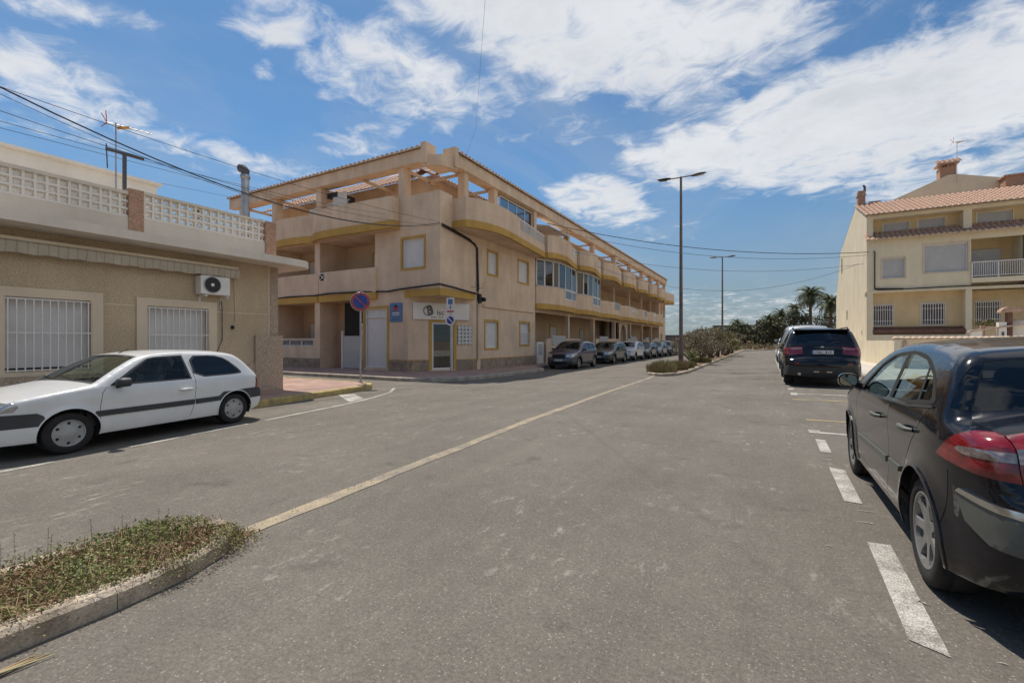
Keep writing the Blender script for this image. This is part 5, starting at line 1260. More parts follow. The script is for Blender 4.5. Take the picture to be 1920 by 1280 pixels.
def car(name, label, sp, loc, rz, group=None):
    """x runs forward; sp profile is (u from the nose, z). Returns the thing."""
    root = thing(name, label, 'car' if 'cat' not in sp else sp['cat'], loc, rz, group)
    Lg, Wh = sp['L'], sp['W']; g = sp.get('g', .07); detail = sp.get('detail', True); paint = sp['paint']
    fa, ra, wr = sp['axles'][0], sp['axles'][1], sp['wr']
    prof = chaikin(sp['prof'], 2) if detail else chaikin(sp['prof'], 1)
    prof = resample(prof, g*.9, False)
    S = [0]
    for i in range(1, len(prof)): S.append(S[-1]+math.hypot(prof[i][0]-prof[i-1][0], prof[i][1]-prof[i-1][1]))
    r = sp.get('r', .055); belt = sp['belt']; tum = sp.get('tum', .30)
    def base(u, z):
        uf, ur = sp.get('uf', .9), Lg-sp.get('ur', .8)
        pl = 1-sp.get('cf', .22)*max(0, (uf-u)/uf)**2.4-sp.get('cr', .16)*max(0, (u-ur)/(Lg-ur))**2.6
        y = Wh*pl
        if z < .42: y -= .05*((.42-z)/.25)**2
        y += .012*math.exp(-((z-belt*.86)/.10)**2)
        if z > belt: 
            t = z-belt; y -= tum*t+.10*t*t
        for ax in (fa, ra):
            q = math.hypot(u-ax, z-wr); y += sp.get('flare', .022)*math.exp(-((q-wr*1.16)/.055)**2)
        return y
    def dsil(u, z):
        best = 9
        for i in range(len(prof)-1):
            ax, ay = prof[i]; bx, by = prof[i+1]
            if min(abs(ax-u), abs(ay-z)) > .12 and math.hypot(ax-u, ay-z) > .2: continue
            dx, dy = bx-ax, by-ay; t = max(0, min(1, ((u-ax)*dx+(z-ay)*dy)/(dx*dx+dy*dy+1e-12)))
            best = min(best, math.hypot(ax+dx*t-u, ay+dy*t-z))
        return best
    def hw(u, z):
        d = dsil(u, z); b = base(u, z)
        if d < r: b -= r-math.sqrt(max(0, r*r-(r-d)**2))
        return b
    X = lambda u: Lg/2-u
    bottom = [(prof[-1][0], prof[-1][1])]
    zb = sp.get('zb', .24)
    outer = list(prof)+resample([(prof[-1][0], prof[-1][1]), (ra+wr*1.3, zb-.01), (fa+wr*1.3, zb-.01), (prof[0][0]+.02, zb), (prof[0][0], prof[0][1])], g, False)[1:-1]
    regs = []   # (part, poly, mat, offset, label)
    for rr_ in sp.get('side', []): regs.append(rr_)
    rad = wr*sp.get('archr', 1.17)
    for ax in (fa, ra):
        lip = [(ax+math.cos(t)*(rad+.018), wr+.01+math.sin(t)*(rad+.018)) for t in [2*math.pi*k/36 for k in range(36)]]
        arch = [(ax+math.cos(t)*rad, wr+.01+math.sin(t)*rad) for t in [2*math.pi*k/36 for k in range(36)]]
        regs.append(('body', lip, sp.get('lip', paint), .008)); regs.append((None, arch, None, 0))
    # clip polygons to stay inside the domain by classification only
    extra = []
    for k_ in (.12, .3, .6, 1.0):
        for i in range(1, len(prof)-1):
            (ax, ay), (bx, by) = prof[i-1], prof[i+1]; dx, dy = bx-ax, by-ay; d = math.hypot(dx, dy) or 1
            p = (prof[i][0]+dy/d*r*k_, prof[i][1]-dx/d*r*k_)
            if inpoly(p[0], p[1], outer): extra.append(p)
    polys = [resample(q[1], g) for q in regs]
    vv, tr = cdt(outer, polys, g, extra)
    y_of = [hw(v[0], v[1]) for v in vv]
    parts = {}
    def getp(name, key, lab=None):
        k = (name, key)
        if k not in parts: parts[k] = (MB(), lab)
        return parts[k][0]
    for side in (1, -1):
        byreg = {}
        for t, k in tr: byreg.setdefault(k, []).append(t)
        for k, tris in byreg.items():
            if k >= 0 and regs[k][0] is None: continue
            q = regs[k] if k >= 0 else ('body', None, paint, 0)
            nm = q[0]; key = 0 if nm == 'body' else ((k, side) if len(q) < 6 else (q[5], side)); off = q[3]
            m = getp(nm, key, q[4] if len(q) > 4 else None)
            idx = sorted({i for t in tris for i in t}); mp = {i: j for j, i in enumerate(idx)}
            vs = [(X(vv[i][0]), side*(y_of[i]+off), vv[i][1]) for i in idx]
            fs = [tuple(mp[i] for i in (t if side > 0 else t[::-1])) for t in tris]
            m.mesh(vs, fs, q[2], True)
            if abs(off) > .001:
                cnt = {}
                for t in tris:
                    for a, b in ((t[0], t[1]), (t[1], t[2]), (t[2], t[0])): cnt[(min(a, b), max(a, b))] = cnt.get((min(a, b), max(a, b)), 0)+1
                for (a, b), c in cnt.items():
                    if c == 1: m.face([(X(vv[a][0]), side*y_of[a], vv[a][1]), (X(vv[b][0]), side*y_of[b], vv[b][1]), (X(vv[b][0]), side*(y_of[b]+off), vv[b][1]), (X(vv[a][0]), side*(y_of[a]+off), vv[a][1])], q[2])
    # strip over nose, bonnet, screen, roof, tail
    ws = [hw(u, z) for u, z in prof]
    def at(s):
        s = max(0, min(S[-1], s)); i = 0
        while i < len(S)-2 and S[i+1] < s: i += 1
        t = (s-S[i])/max(1e-9, S[i+1]-S[i]); return i, t
    crown_pts = sp['crown']   # [(u,z,crown)]
    def near(u, z): 
        b, bs = 9, 0
        for i in range(len(prof)-1):
            ax, ay = prof[i]; bx, by = prof[i+1]; dx, dy = bx-ax, by-ay
            t = max(0, min(1, ((u-ax)*dx+(z-ay)*dy)/(dx*dx+dy*dy+1e-12))); d = math.hypot(ax+dx*t-u, ay+dy*t-z)
            if d < b: b, bs = d, S[i]+t*math.hypot(dx, dy)
        return bs
    cs = [(near(a, b), c) for a, b, c in crown_pts]
    def crown(s):
        if s <= cs[0][0]: return cs[0][1]
        for i in range(len(cs)-1):
            if s <= cs[i+1][0]: 
                t = (s-cs[i][0])/max(1e-6, cs[i+1][0]-cs[i][0]); return cs[i][1]+(cs[i+1][1]-cs[i][1])*t
        return cs[-1][1]
    sc_ = Wh
    sregs = [(q[0], [(near(*p[0]), p[1]*sc_) for p in q[1]]) + tuple(q[2:]) for q in sp.get('strip', [])]
    dom = [(s, -sc_) for s in S]+[(S[-1], y) for y in [sc_*(-1+2*k/10) for k in range(1, 10)]]+[(s, sc_) for s in S[::-1]]+[(0, y) for y in [sc_*(1-2*k/10) for k in range(1, 10)]]
    polys = [resample(q[1], g) for q in sregs]
    vv2, tr2 = cdt(dom, polys, g)
    def P3(s, yy, off):
        i, t = at(s); u = prof[i][0]+(prof[i+1][0]-prof[i][0])*t; z = prof[i][1]+(prof[i+1][1]-prof[i][1])*t; wv = ws[i]+(ws[i+1]-ws[i])*t
        a = prof[max(0, i-1)]; b = prof[min(len(prof)-1, i+2)]; dx, dz = b[0]-a[0], b[1]-a[1]; d = math.hypot(dx, dz) or 1
        nx, nz_ = -dz/d, dx/d     # outward normal in (u,z)
        tt = yy/sc_; c = crown(s)*(1-abs(tt)**2.2)+off
        return (X(u+nx*c), tt*wv, z+nz_*c)
    byreg = {}
    for t, k in tr2: byreg.setdefault(k, []).append(t)
    for k, tris in byreg.items():
        q = sregs[k] if k >= 0 else ('body', None, paint, 0)
        if q[0] is None: continue
        off = q[3]; cy_ = 0
        key = 0
        if q[0] != 'body': key = (q[5], q[6]) if len(q) > 6 else ('s', k)
        m = getp(q[0], key, q[4] if len(q) > 4 else None)
        idx = sorted({i for t in tris for i in t}); mp = {i: j for j, i in enumerate(idx)}
        m.mesh([P3(vv2[i][0], vv2[i][1], off) for i in idx], [tuple(mp[i] for i in t[::-1]) for t in tris], q[2], True)
        if abs(off) > .001:
            cnt = {}
            for t in tris:
                for a, b in ((t[0], t[1]), (t[1], t[2]), (t[2], t[0])): cnt[(min(a, b), max(a, b))] = cnt.get((min(a, b), max(a, b)), 0)+1
            for (a, b), c in cnt.items():
                if c == 1 and abs(abs(vv2[a][1])-sc_)+abs(abs(vv2[b][1])-sc_) > .01: m.face([P3(*vv2[a][:2], 0), P3(*vv2[b][:2], 0), P3(*vv2[b][:2], off), P3(*vv2[a][:2], off)], q[2])
    # underbody, wheel wells
    m = getp('body', 0)
    m.box(X(prof[-1][0]-.15), X(.2), -Wh*.86, Wh*.86, zb-.02, zb+.05, 'seam')
    for ax in (fa, ra):
        for side in (1, -1):
            pr = []
            for k in range(13): t = math.pi*(-.12+1.24*k/12); pr.append((math.cos(t)*rad, math.sin(t)*rad))
            vs = []
            for (a, b) in pr:
                for yy in (Wh*1.0-.03, Wh-.32): vs.append((X(ax+a), side*yy, wr+.01+b))
            m.mesh(vs, [(2*i, 2*i+1, 2*i+3, 2*i+2) for i in range(12)], 'seam'); m.face([vs[2*i+1] for i in range(13)], 'seam')
    body = None
    for (nm, key), (mbb, lab) in parts.items():
        if nm == 'body': body = mbb.build('body', root)
    for (nm, key), (mbb, lab) in parts.items():
        if nm != 'body':
            o = mbb.build(nm, root)
            if lab: o['label'] = lab
    # interior
    if sp.get('seats'):
        m = MB(); z0 = belt-.38
        m.box(X(sp['seats'][-1]+.55), X(sp['seats'][0]-.75), -Wh*.82, Wh*.82, zb+.06, zb+.12, 'interior')
        m.box(X(sp['seats'][0]-.62), X(sp['seats'][0]-.85), -Wh*.8, Wh*.8, .5, belt-.01, 'interior')
        for yy in (-1, 1): m.box(X(sp['seats'][-1]+.5), X(sp['seats'][0]-.8), yy*Wh*.86-.02, yy*Wh*.86+.02, zb+.1, belt-.06, 'interior')
        m.box(X(sp['seats'][-1]+.62), X(sp['seats'][-1]+.5), -Wh*.82, Wh*.82, zb+.1, belt-.0, 'interior')
        if detail:
            m.lathe((X(sp['seats'][0]-.42), Wh*.42, belt-.02), (-1, 0, .4), [(.17, 0), (.185, .01), (.17, .02)], 'interior', 20)
        m.build('interior', root)
        for i, su in enumerate(sp['seats']):
            for yy in ((-.40, .40)):
                m = MB(); c = yy*Wh*1.05; wv = .24
                m.hexa([(X(su-.30), c-wv, .38), (X(su+.2), c-wv, .34), (X(su+.2), c+wv, .34), (X(su-.30), c+wv, .38)], [(X(su-.30), c-wv, .56), (X(su+.2), c-wv, .5), (X(su+.2), c+wv, .5), (X(su-.30), c+wv, .56)], 'interior')
                m.hexa([(X(su+.06), c-wv, .5), (X(su+.20), c-wv, .5), (X(su+.20), c+wv, .5), (X(su+.06), c+wv, .5)], [(X(su+.26), c-wv*.8, belt+.14), (X(su+.34), c-wv*.8, belt+.13), (X(su+.34), c+wv*.8, belt+.13), (X(su+.26), c+wv*.8, belt+.14)], 'interior')
                m.hexa([(X(su+.26), c-.12, belt+.15), (X(su+.35), c-.12, belt+.15), (X(su+.35), c+.12, belt+.15), (X(su+.26), c+.12, belt+.15)], [(X(su+.29), c-.10, belt+.31), (X(su+.36), c-.10, belt+.31), (X(su+.36), c+.10, belt+.31), (X(su+.29), c+.10, belt+.31)], 'interior')
                o = m.build('seat', root); bv = o.modifiers.new('b', 'BEVEL'); bv.width = .035; bv.segments = 2
    # wheels
    for (ax, sd) in ((fa, 1), (fa, -1), (ra, 1), (ra, -1)):
        wheel(root, X(ax), sd*(Wh-sp.get('wd', .19)/2-.025), wr, sd, sp.get('wd', .19), sp.get('rim', 'five'), sp.get('rimmat', 'alloy'), sp.get('rr', .66), detail)
    # mirrors
    mu, mz = sp['mirror']
    for sd in (1, -1):
        y0 = base(mu, mz); m = MB()
        m.hexa([(X(mu+.02), sd*(y0-.03), mz-.06), (X(mu+.10), sd*(y0-.03), mz-.05), (X(mu+.10), sd*(y0+.05), mz-.03), (X(mu+.02), sd*(y0+.05), mz-.04)], [(X(mu+.03), sd*(y0-.03), mz), (X(mu+.09), sd*(y0-.03), mz), (X(mu+.09), sd*(y0+.05), mz+.02), (X(mu+.03), sd*(y0+.05), mz+.02)], 'seam')
        hx = sp.get('mirw', .21)
        rings = []
        for (dx, k_) in ((-.05, .35), (-.035, .75), (0., .96), (.05, 1.), (.095, .97)):
            rings.append([(X(mu+.02+dx), sd*(y0+.03+hx/2+math.copysign(abs(math.cos(t))**.75, math.cos(t))*hx/2*k_), mz+.04+math.copysign(abs(math.sin(t))**.75, math.sin(t))*.068*k_) for t in [2*math.pi*j/20 for j in range(20)]])
        vs = [p for q in rings for p in q]
        m.mesh(vs, [(i*20+j, i*20+(j+1) % 20, (i+1)*20+(j+1) % 20, (i+1)*20+j) for i in range(4) for j in range(20)], sp.get('mirmat', paint), True)
        m.face(rings[0], sp.get('mirmat', paint)); m.face(rings[-1], 'seam')
        mo = m.build('side_mirror', root)
        m = MB(); c = Vector((X(mu+.12), sd*(y0+.03+hx/2), mz+.04)); m.face([Vector((X(mu+.117), sd*(y0+.03+hx/2)+math.copysign(abs(math.cos(t))**.75, math.cos(t))*hx/2*.84, mz+.04+math.copysign(abs(math.sin(t))**.75, math.sin(t))*.055)) for t in [2*math.pi*j/20 for j in range(20)]], 'mirror_glass'); m.build('mirror_glass', mo)
    # handles
    for (hu, hz) in sp.get('handles', []):
        for sd in (1, -1):
            y0 = base(hu, hz); m = MB(); mt = sp.get('hmat', paint); l_ = .10
            m.tube([(X(hu-l_), sd*(y0+.0), hz), (X(hu-l_*.85), sd*(y0+.03), hz+.004), (X(hu), sd*(y0+.038), hz+.007), (X(hu+l_*.85), sd*(y0+.03), hz+.006), (X(hu+l_), sd*(y0+.0), hz+.003)], [.013, .016, .018, .016, .013], mt, 8); m.build('door_handle', root)
    root['_L'] = Lg
    del root['_L']
    return root, X, base, P3, near
def plate_at(root, x, z, fwd, w_=.52, h_=.11, chars=True, y=0, text=None):
    m = MB(); m.box(min(x, x+fwd*.012), max(x, x+fwd*.012), y-w_/2, y+w_/2, z-h_/2, z+h_/2, 'plate'); sgn = 1 if fwd > 0 else -1
    bs = w_/2-.045
    m.box(*sorted((x+fwd*.013, x+fwd*.002)), *sorted((y+sgn*(-w_/2), y+sgn*(-bs))), z-h_/2, z+h_/2, 'plate_blue')
    if chars:
        k = 0
        for i in range(8):
            if i == 4: continue
            yy = y+sgn*(-w_/2+.085+i*(w_-.12)/8); q = w_*.062
            m.box(min(x+fwd*.0122, x+fwd*.014), max(x+fwd*.0122, x+fwd*.014), *sorted((yy, yy+sgn*q*(.5+.5*((i*7) % 3)/2))), z-h_*.3, z+h_*(.3 if i % 3 else .05), 'sign_grey')
    o = m.build('number_plate', root); return o

# --- white three door hatchback (side on, left)
sax = dict(L=3.74, W=.80, belt=.86, axles=(.72, 3.105), wr=.282, paint='paint_white', g=.05, r=.05, tum=.36, zb=.22, wd=.17,
    prof=[(.06, .24), (.0, .34), (.0, .52), (.03, .60), (.05, .62), (.07, .70), (.16, .765), (.45, .83), (.85, .90), (.99, .925), (1.03, .935), (1.30, 1.11), (1.62, 1.295), (1.78, 1.335), (2.1, 1.368), (2.6, 1.37), (3.05, 1.335), (3.22, 1.30), (3.36, 1.19), (3.52, 1.0), (3.60, .92), (3.63, .80), (3.65, .66), (3.73, .60), (3.74, .42), (3.68, .28)],
    crown=[(.0, .4, .10), (.07, .7, .07), (.2, .78, .03), (.9, .9, .03), (1.3, 1.1, .06), (1.7, 1.33, .035), (2.6, 1.37, .03), (3.3, 1.25, .05), (3.6, .9, .06), (3.73, .5, .10)],
    mirror=(1.22, .90), mirmat='plastic', handles=[(2.22, .735)], hmat='paint_white', seats=(1.75, 2.55), rim='cap', rimmat='hubcap', rr=.64, cf=.20, cr=.12, ur=.7, lip='paint_white', mirw=.17)
dseam = 'seam'
sax['side'] = [
    ('bumper', [(-.05, .60), (.40, .585), (.455, .56), (.47, .40), (.42, .20), (-.05, .2)], 'paint_white', .008, None, 'bf'),
    ('bumper_strip', [(-.05, .615), (.40, .60), (.455, .56), (.475, .43), (-.05, .43)], 'plastic', .014, None, 'bfs'),
    ('bumper', [(3.80, .61), (3.44, .61), (3.40, .45), (3.45, .2), (3.80, .2)], 'paint_white', .008, None, 'br'),
    ('bumper_strip', [(3.80, .64), (3.30, .64), (3.28, .56), (3.41, .45), (3.80, .45)], 'plastic', .014, None, 'brs'),
    ('headlight', [(-.05, .63), (.20, .64), (.24, .70), (.21, .775), (-.05, .77)], 'lamp_clear', .002, None, 'hl'),
    ('tail_light', [(3.555, .63), (3.80, .63), (3.80, .86), (3.565, .84)], 'tail_red', .004, None, 'tl'),
    ('door', [(1.045, .30), (1.05, .60), (1.075, .80), (1.16, .905), (1.30, .99), (1.72, 1.285), (1.85, 1.32), (2.30, 1.335), (2.345, 1.2), (2.385, .9), (2.37, .50), (2.30, .27), (1.6, .26), (1.12, .26)], 'paint_white', 0, None, 'd'),
    ('body', band([(1.045, .30), (1.05, .60), (1.075, .80), (1.13, .885)], .007), 'seam', -.004),
    ('body', band([(2.345, 1.2), (2.387, .9), (2.372, .50), (2.30, .27)], .007), 'seam', -.004),
    ('window_seal', [(1.175, .89), (1.19, .915), (1.73, 1.275), (1.84, 1.30), (2.272, 1.315), (2.335, .905)], 'plastic', .001, None, 'ws'),
    ('window', [(1.26, .92), (1.745, 1.255), (1.85, 1.277), (2.245, 1.29), (2.300, .925)], 'car_glass', -.006, None, 'w1'),
    ('window_seal', smooth_poly([(2.385, .92), (2.365, 1.30), (2.80, 1.30), (3.02, 1.235), (3.27, .985), (3.24, .935)], 1), 'plastic', .001, None, 'ws2'),
    ('window', smooth_poly([(2.42, .945), (2.40, 1.275), (2.80, 1.275), (3.0, 1.215), (3.215, .99), (3.20, .955)], 1), 'dark_glass', -.006, None, 'w2'),
    ('body', band([(1.19, .90), (1.72, 1.288), (1.85, 1.322), (2.3, 1.337)], .005), 'seam', -.003),
    ('rub_strip', [(1.0, .545), (.97, .50), (.995, .465), (2.355, .465), (2.36, .55)], 'plastic', .014, None, 'rs1'),
    ('rub_strip', [(2.385, .465), (2.80, .475), (2.80, .555), (2.385, .55)], 'plastic', .014, None, 'rs2'),
    ('body', band([(3.15, .30), (3.13, .30)], .01), 'paint_white', 0),
]
# strip continues above the rear arch to the bumper
sax['side'].insert(6, ('rub_strip', [(2.80, .475), (2.80, .555), (2.88, .625), (3.32, .64), (3.32, .56), (2.98, .56), (2.86, .50)], 'plastic', .012, None, 'rs3'))
sax['strip'] = [
    ('windscreen_seal', [((1.0, .93), -.95), ((1.0, .93), .95), ((1.66, 1.31), .93), ((1.66, 1.31), -.93)], 'plastic', .001),
    ('windscreen', [((1.045, .945), -.93), ((1.045, .945), .93), ((1.62, 1.295), .90), ((1.62, 1.295), -.90)], 'car_glass', -.004),
    ('rear_window', [((3.32, 1.23), -.86), ((3.32, 1.23), .86), ((3.54, .98), .86), ((3.54, .98), -.86)], 'dark_glass', -.003),
    ('grille', [((.05, .63), -.6), ((.05, .63), .6), ((.08, .71), .6), ((.08, .71), -.6)], 'seam', -.01),
    ('bumper_strip', [((.0, .43), -1.01), ((.0, .43), 1.01), ((.03, .61), 1.01), ((.03, .61), -1.01)], 'plastic', .014),
    ('bumper_strip', [((3.73, .60), -1.01), ((3.73, .60), 1.01), ((3.74, .47), 1.01), ((3.74, .47), -1.01)], 'plastic', .014),
    ('headlight', [((.05, .63), .62), ((.05, .63), 1.01), ((.16, .765), 1.01), ((.14, .75), .64)], 'lamp_clear', .002, None, 'hl', 1), ('headlight', [((.05, .63), -.62), ((.05, .63), -1.01), ((.16, .765), -1.01), ((.14, .75), -.64)], 'lamp_clear', .002, None, 'hl', -1),
    ('tail_light', [((3.62, .85), .82), ((3.62, .85), 1.01), ((3.66, .64), 1.01), ((3.66, .64), .82)], 'tail_red', .004, None, 'tl', 1), ('tail_light', [((3.62, .85), -.82), ((3.62, .85), -1.01), ((3.66, .64), -1.01), ((3.66, .64), -.82)], 'tail_red', .004, None, 'tl', -1),
]
# side wheels positions: front axle (-8.4,2.46) rear (-8.81,4.9) on the near (right-hand) flank
fx, fy, rx, ry = -8.40, 2.46, -8.81, 4.90
dx, dy = fx-rx, fy-ry; dl = math.hypot(dx, dy); ux, uy = dx/dl, dy/dl       # forward
SC = dl/2.385
# near flank: the car's left or right? forward = (ux,uy); near side faces +x
nx_, ny_ = -uy, ux      # left of forward
if nx_ < 0: nx_, ny_ = -nx_, -ny_
mx_, my_ = (fx+rx)/2-nx_*.72*SC, (fy+ry)/2-ny_*.72*SC
midx = 3.74/2-(.72+3.105)/2
o_, X_, b_, P_3, nr_ = car('hatchback_car', 'small white three door hatchback parked in front of the low house', sax, (mx_-ux*midx*SC, my_-uy*midx*SC, -.085), math.atan2(uy, ux)); o_.scale = (SC, SC, SC*.955)
m = MB(); m.tube([(X_(1.72), 0, 1.36), (X_(1.86), .0, 1.42)], .007, 'seam', 5); m.build('roof_aerial', o_)
m = MB(); m.tube([(X_(1.02), .3, .97), (X_(1.1), -.25, 1.03)], .009, 'seam', 5); m.tube([(X_(1.02), -.15, .97), (X_(1.1), -.62, 1.01)], .009, 'seam', 5); m.build('wiper', o_)
plate_at(o_, X_(-.10), .38, 1)

# --- black five door hatchback (right foreground)
meg = dict(L=4.21, W=.885, belt=.985, axles=(.83, 3.455), wr=.315, paint='paint_black', g=.05, r=.085, tum=.34, zb=.25, wd=.205, archr=1.15,
    prof=[(.08, .24), (.0, .36), (.0, .55), (.04, .66), (.14, .74), (.5, .88), (.95, .985), (1.10, 1.015), (1.18, 1.05), (1.55, 1.24), (1.92, 1.385), (2.2, 1.43), (2.6, 1.452), (3.0, 1.445), (3.4, 1.415), (3.58, 1.39), (3.66, 1.355), (3.74, 1.20), (3.80, 1.06), (3.86, 1.03), (4.02, 1.01), (4.09, .97), (4.12, .86), (4.13, .76), (4.19, .70), (4.21, .58), (4.20, .42), (4.12, .30), (4.08, .27)],
    crown=[(.0, .4, .16), (.1, .7, .10), (.5, .88, .04), (1.0, 1.0, .04), (1.5, 1.2, .08), (2.0, 1.4, .04), (3.4, 1.41, .035), (3.6, 1.38, .06), (3.75, 1.2, .13), (3.85, 1.03, .13), (4.1, .95, .15), (4.2, .6, .17), (4.1, .3, .15)],
    mirror=(1.42, 1.03), handles=[(2.38, .855), (3.28, .895)], hmat='plastic_grey', mirmat='paint_black', seats=(2.0, 2.9), rim='seven', rr=.70, cf=.24, cr=.22, ur=.75, uf=.95, flare=.016, mirw=.165)
wl = [(1.50, 1.0), (1.62, 1.075), (1.95, 1.265), (2.25, 1.355), (2.75, 1.388), (3.12, 1.355), (3.42, 1.245), (3.60, 1.115), (3.60, 1.09), (3.2, 1.045)]
meg['side'] = [
    ('bumper', [(4.3, .72), (4.02, .75), (3.90, .70), (3.84, .60), (3.80, .40), (3.78, .2), (4.3, .2)], 'paint_black', 0, None, 'br'),
    ('bumper_insert', [(4.3, .635), (4.10, .66), (3.96, .70), (3.93, .665), (3.98, .56), (4.10, .49), (4.3, .47)], 'plastic_grey', .012, None, 'bi'),
    ('bumper_trim', [(4.3, .668), (4.10, .692), (3.955, .712), (3.93, .69), (4.10, .660), (4.3, .632)], 'chrome', .018, None, 'bc'),
    ('body', band([(3.86, .78), (3.84, .60), (3.80, .44)], .006), 'seam', -.003),
    ('headlight', [(-.1, .62), (.3, .68), (.5, .80), (.45, .86), (-.1, .74)], 'lamp_clear', .003, None, 'hl'),
    ('rear_window', [(3.66, 1.345), (3.705, 1.20), (3.75, 1.09), (3.95, 1.075), (3.95, 1.345)], 'dark_glass', -.004, None, 'rw'),
    ('tail_light', smooth_poly([(3.775, .845), (3.79, .862), (3.88, .955), (3.97, 1.02), (4.3, 1.02), (4.3, .78), (3.98, .815)], 1), 'tail_red', .006, 'red wraparound tail light with a pale centre', 'tl'),
    ('tail_light', smooth_poly([(3.92, .905), (3.95, .928), (4.3, .94), (4.3, .895), (3.99, .885)], 1), 'tail_clear', .010, None, 'tlc'),
    ('paint_scuff', smooth_poly([(3.885, .72), (3.915, .70), (3.935, .62), (3.925, .55), (3.90, .56), (3.89, .64)], 1), 'scuff', .0005),
    ('door', [(1.36, .34), (1.33, .60), (1.36, .84), (1.44, .985), (1.58, 1.075), (1.95, 1.285), (2.25, 1.375), (2.66, 1.408), (2.72, .98), (2.70, .5), (2.64, .33)], 'paint_black', 0, None, 'd1'),
    ('door', [(2.64, .33), (2.70, .5), (2.72, .98), (2.66, 1.408), (3.14, 1.375), (3.45, 1.26), (3.60, 1.12), (3.45, .90), (3.22, .72), (3.10, .55), (3.04, .33)], 'paint_black', 0, None, 'd2'),
    ('body', band([(1.36, .34), (1.33, .60), (1.36, .84), (1.44, .985)], .007), 'seam', -.005),
    ('body', band([(2.66, 1.40), (2.72, .98), (2.70, .5), (2.64, .33)], .007), 'seam', -.005),
    ('body', band([(3.60, 1.10), (3.45, .90), (3.22, .72), (3.10, .55), (3.04, .33)], .007), 'seam', -.005),
    ('body', band([(1.36, .335), (2.64, .325), (3.04, .325)], .007), 'seam', -.005),
    ('window_seal', smooth_poly(wl, 2), 'seam', .002, None, 'wsl'),
    ('window', [(1.66, 1.045), (1.96, 1.24), (2.25, 1.328), (2.585, 1.355), (2.635, 1.025), (2.4, 1.012), (1.64, 1.005)], 'car_glass', -.006, None, 'w1'),
    ('window', [(2.72, 1.035), (2.675, 1.357), (2.78, 1.36), (3.10, 1.328), (3.22, 1.29), (3.30, 1.085), (3.2, 1.07)], 'car_glass', -.006, None, 'w2'),
    ('window', [(3.34, 1.09), (3.265, 1.275), (3.36, 1.245), (3.45, 1.19), (3.525, 1.125), (3.52, 1.105)], 'car_glass', -.006, None, 'w3'),
    ('window_chrome', band([(1.60, .985), (2.4, .998), (3.2, 1.032), (3.62, 1.075)], .010), 'plastic', .008, None, 'wc'),
    ('rub_strip', [(1.42, .50), (1.42, .545), (2.66, .585), (2.66, .54)], 'plastic_grey', .012, None, 'r1'),
    ('rub_strip', [(2.74, .545), (2.74, .59), (3.06, .60), (3.02, .555)], 'plastic_grey', .012, None, 'r2'),
]
def both(nm, poly, mat, off, lab, k): return [(nm, [(p, t) for p, t in poly], mat, off, lab, k, 1), (nm, [(p, -t) for p, t in poly], mat, off, lab, k, -1)]
meg['strip'] = [
    ('windscreen', [((1.16, 1.04), -.93), ((1.16, 1.04), .93), ((1.86, 1.37), .90), ((1.86, 1.37), -.90)], 'car_glass', -.004),
    ('rear_window', [((3.665, 1.345), -1.01), ((3.665, 1.345), 1.01), ((3.79, 1.075), 1.01), ((3.79, 1.075), -1.01)], 'dark_glass', -.004),
    ('bumper_insert', [((4.205, .64), -1.01), ((4.205, .64), 1.01), ((4.205, .47), 1.01), ((4.205, .47), -1.01)], 'plastic_grey', .012),
    ('bumper_trim', [((4.2, .668), -1.01), ((4.2, .668), 1.01), ((4.205, .635), 1.01), ((4.205, .635), -1.01)], 'chrome', .018),
    ('body', [((4.125, .775), -1.01), ((4.125, .775), 1.01), ((4.13, .765), 1.01), ((4.13, .765), -1.01)], 'seam', -.004),
]
meg['strip'] += both('tail_light', [((4.06, 1.0), .78), ((4.04, 1.01), 1.01), ((4.125, .785), 1.01), ((4.12, .83), .50), ((4.10, .92), .44)], 'tail_red', .006, None, 'tl')
meg['strip'] += both('tail_light', [((4.09, .95), 1.01), ((4.112, .885), 1.01), ((4.11, .90), .66), ((4.098, .94), .70)], 'tail_clear', .010, None, 'tlc')
meg['strip'] += both('headlight', [((.1, .72), .55), ((.04, .66), .6), ((.04, .66), 1.01), ((.45, .86), 1.01)], 'lamp_clear', .003, None, 'hl')
# rear axle at y 3.56, flank at x .845
MEGY = 3.56+ (3.455-4.21/2)
o_, X_, b_, P_3, nr_ = car('hatchback_car', 'black five door hatchback parked nearest in the right bays', meg, (.84+.885-.045, MEGY+.05, .0), R(90)); 
m = MB(); m.box(X_(2.25), X_(2.0), -.3, .3, 1.0, 1.0, 'seam')
m = MB(); m.tube([(X_(1.13), .45, 1.06), (X_(1.2), -.2, 1.11)], .009, 'seam', 5); m.build('wiper', o_)
# scuffed patch behind the rear wheel arch
plate_at(o_, X_(4.215)-.16, .90, -1)
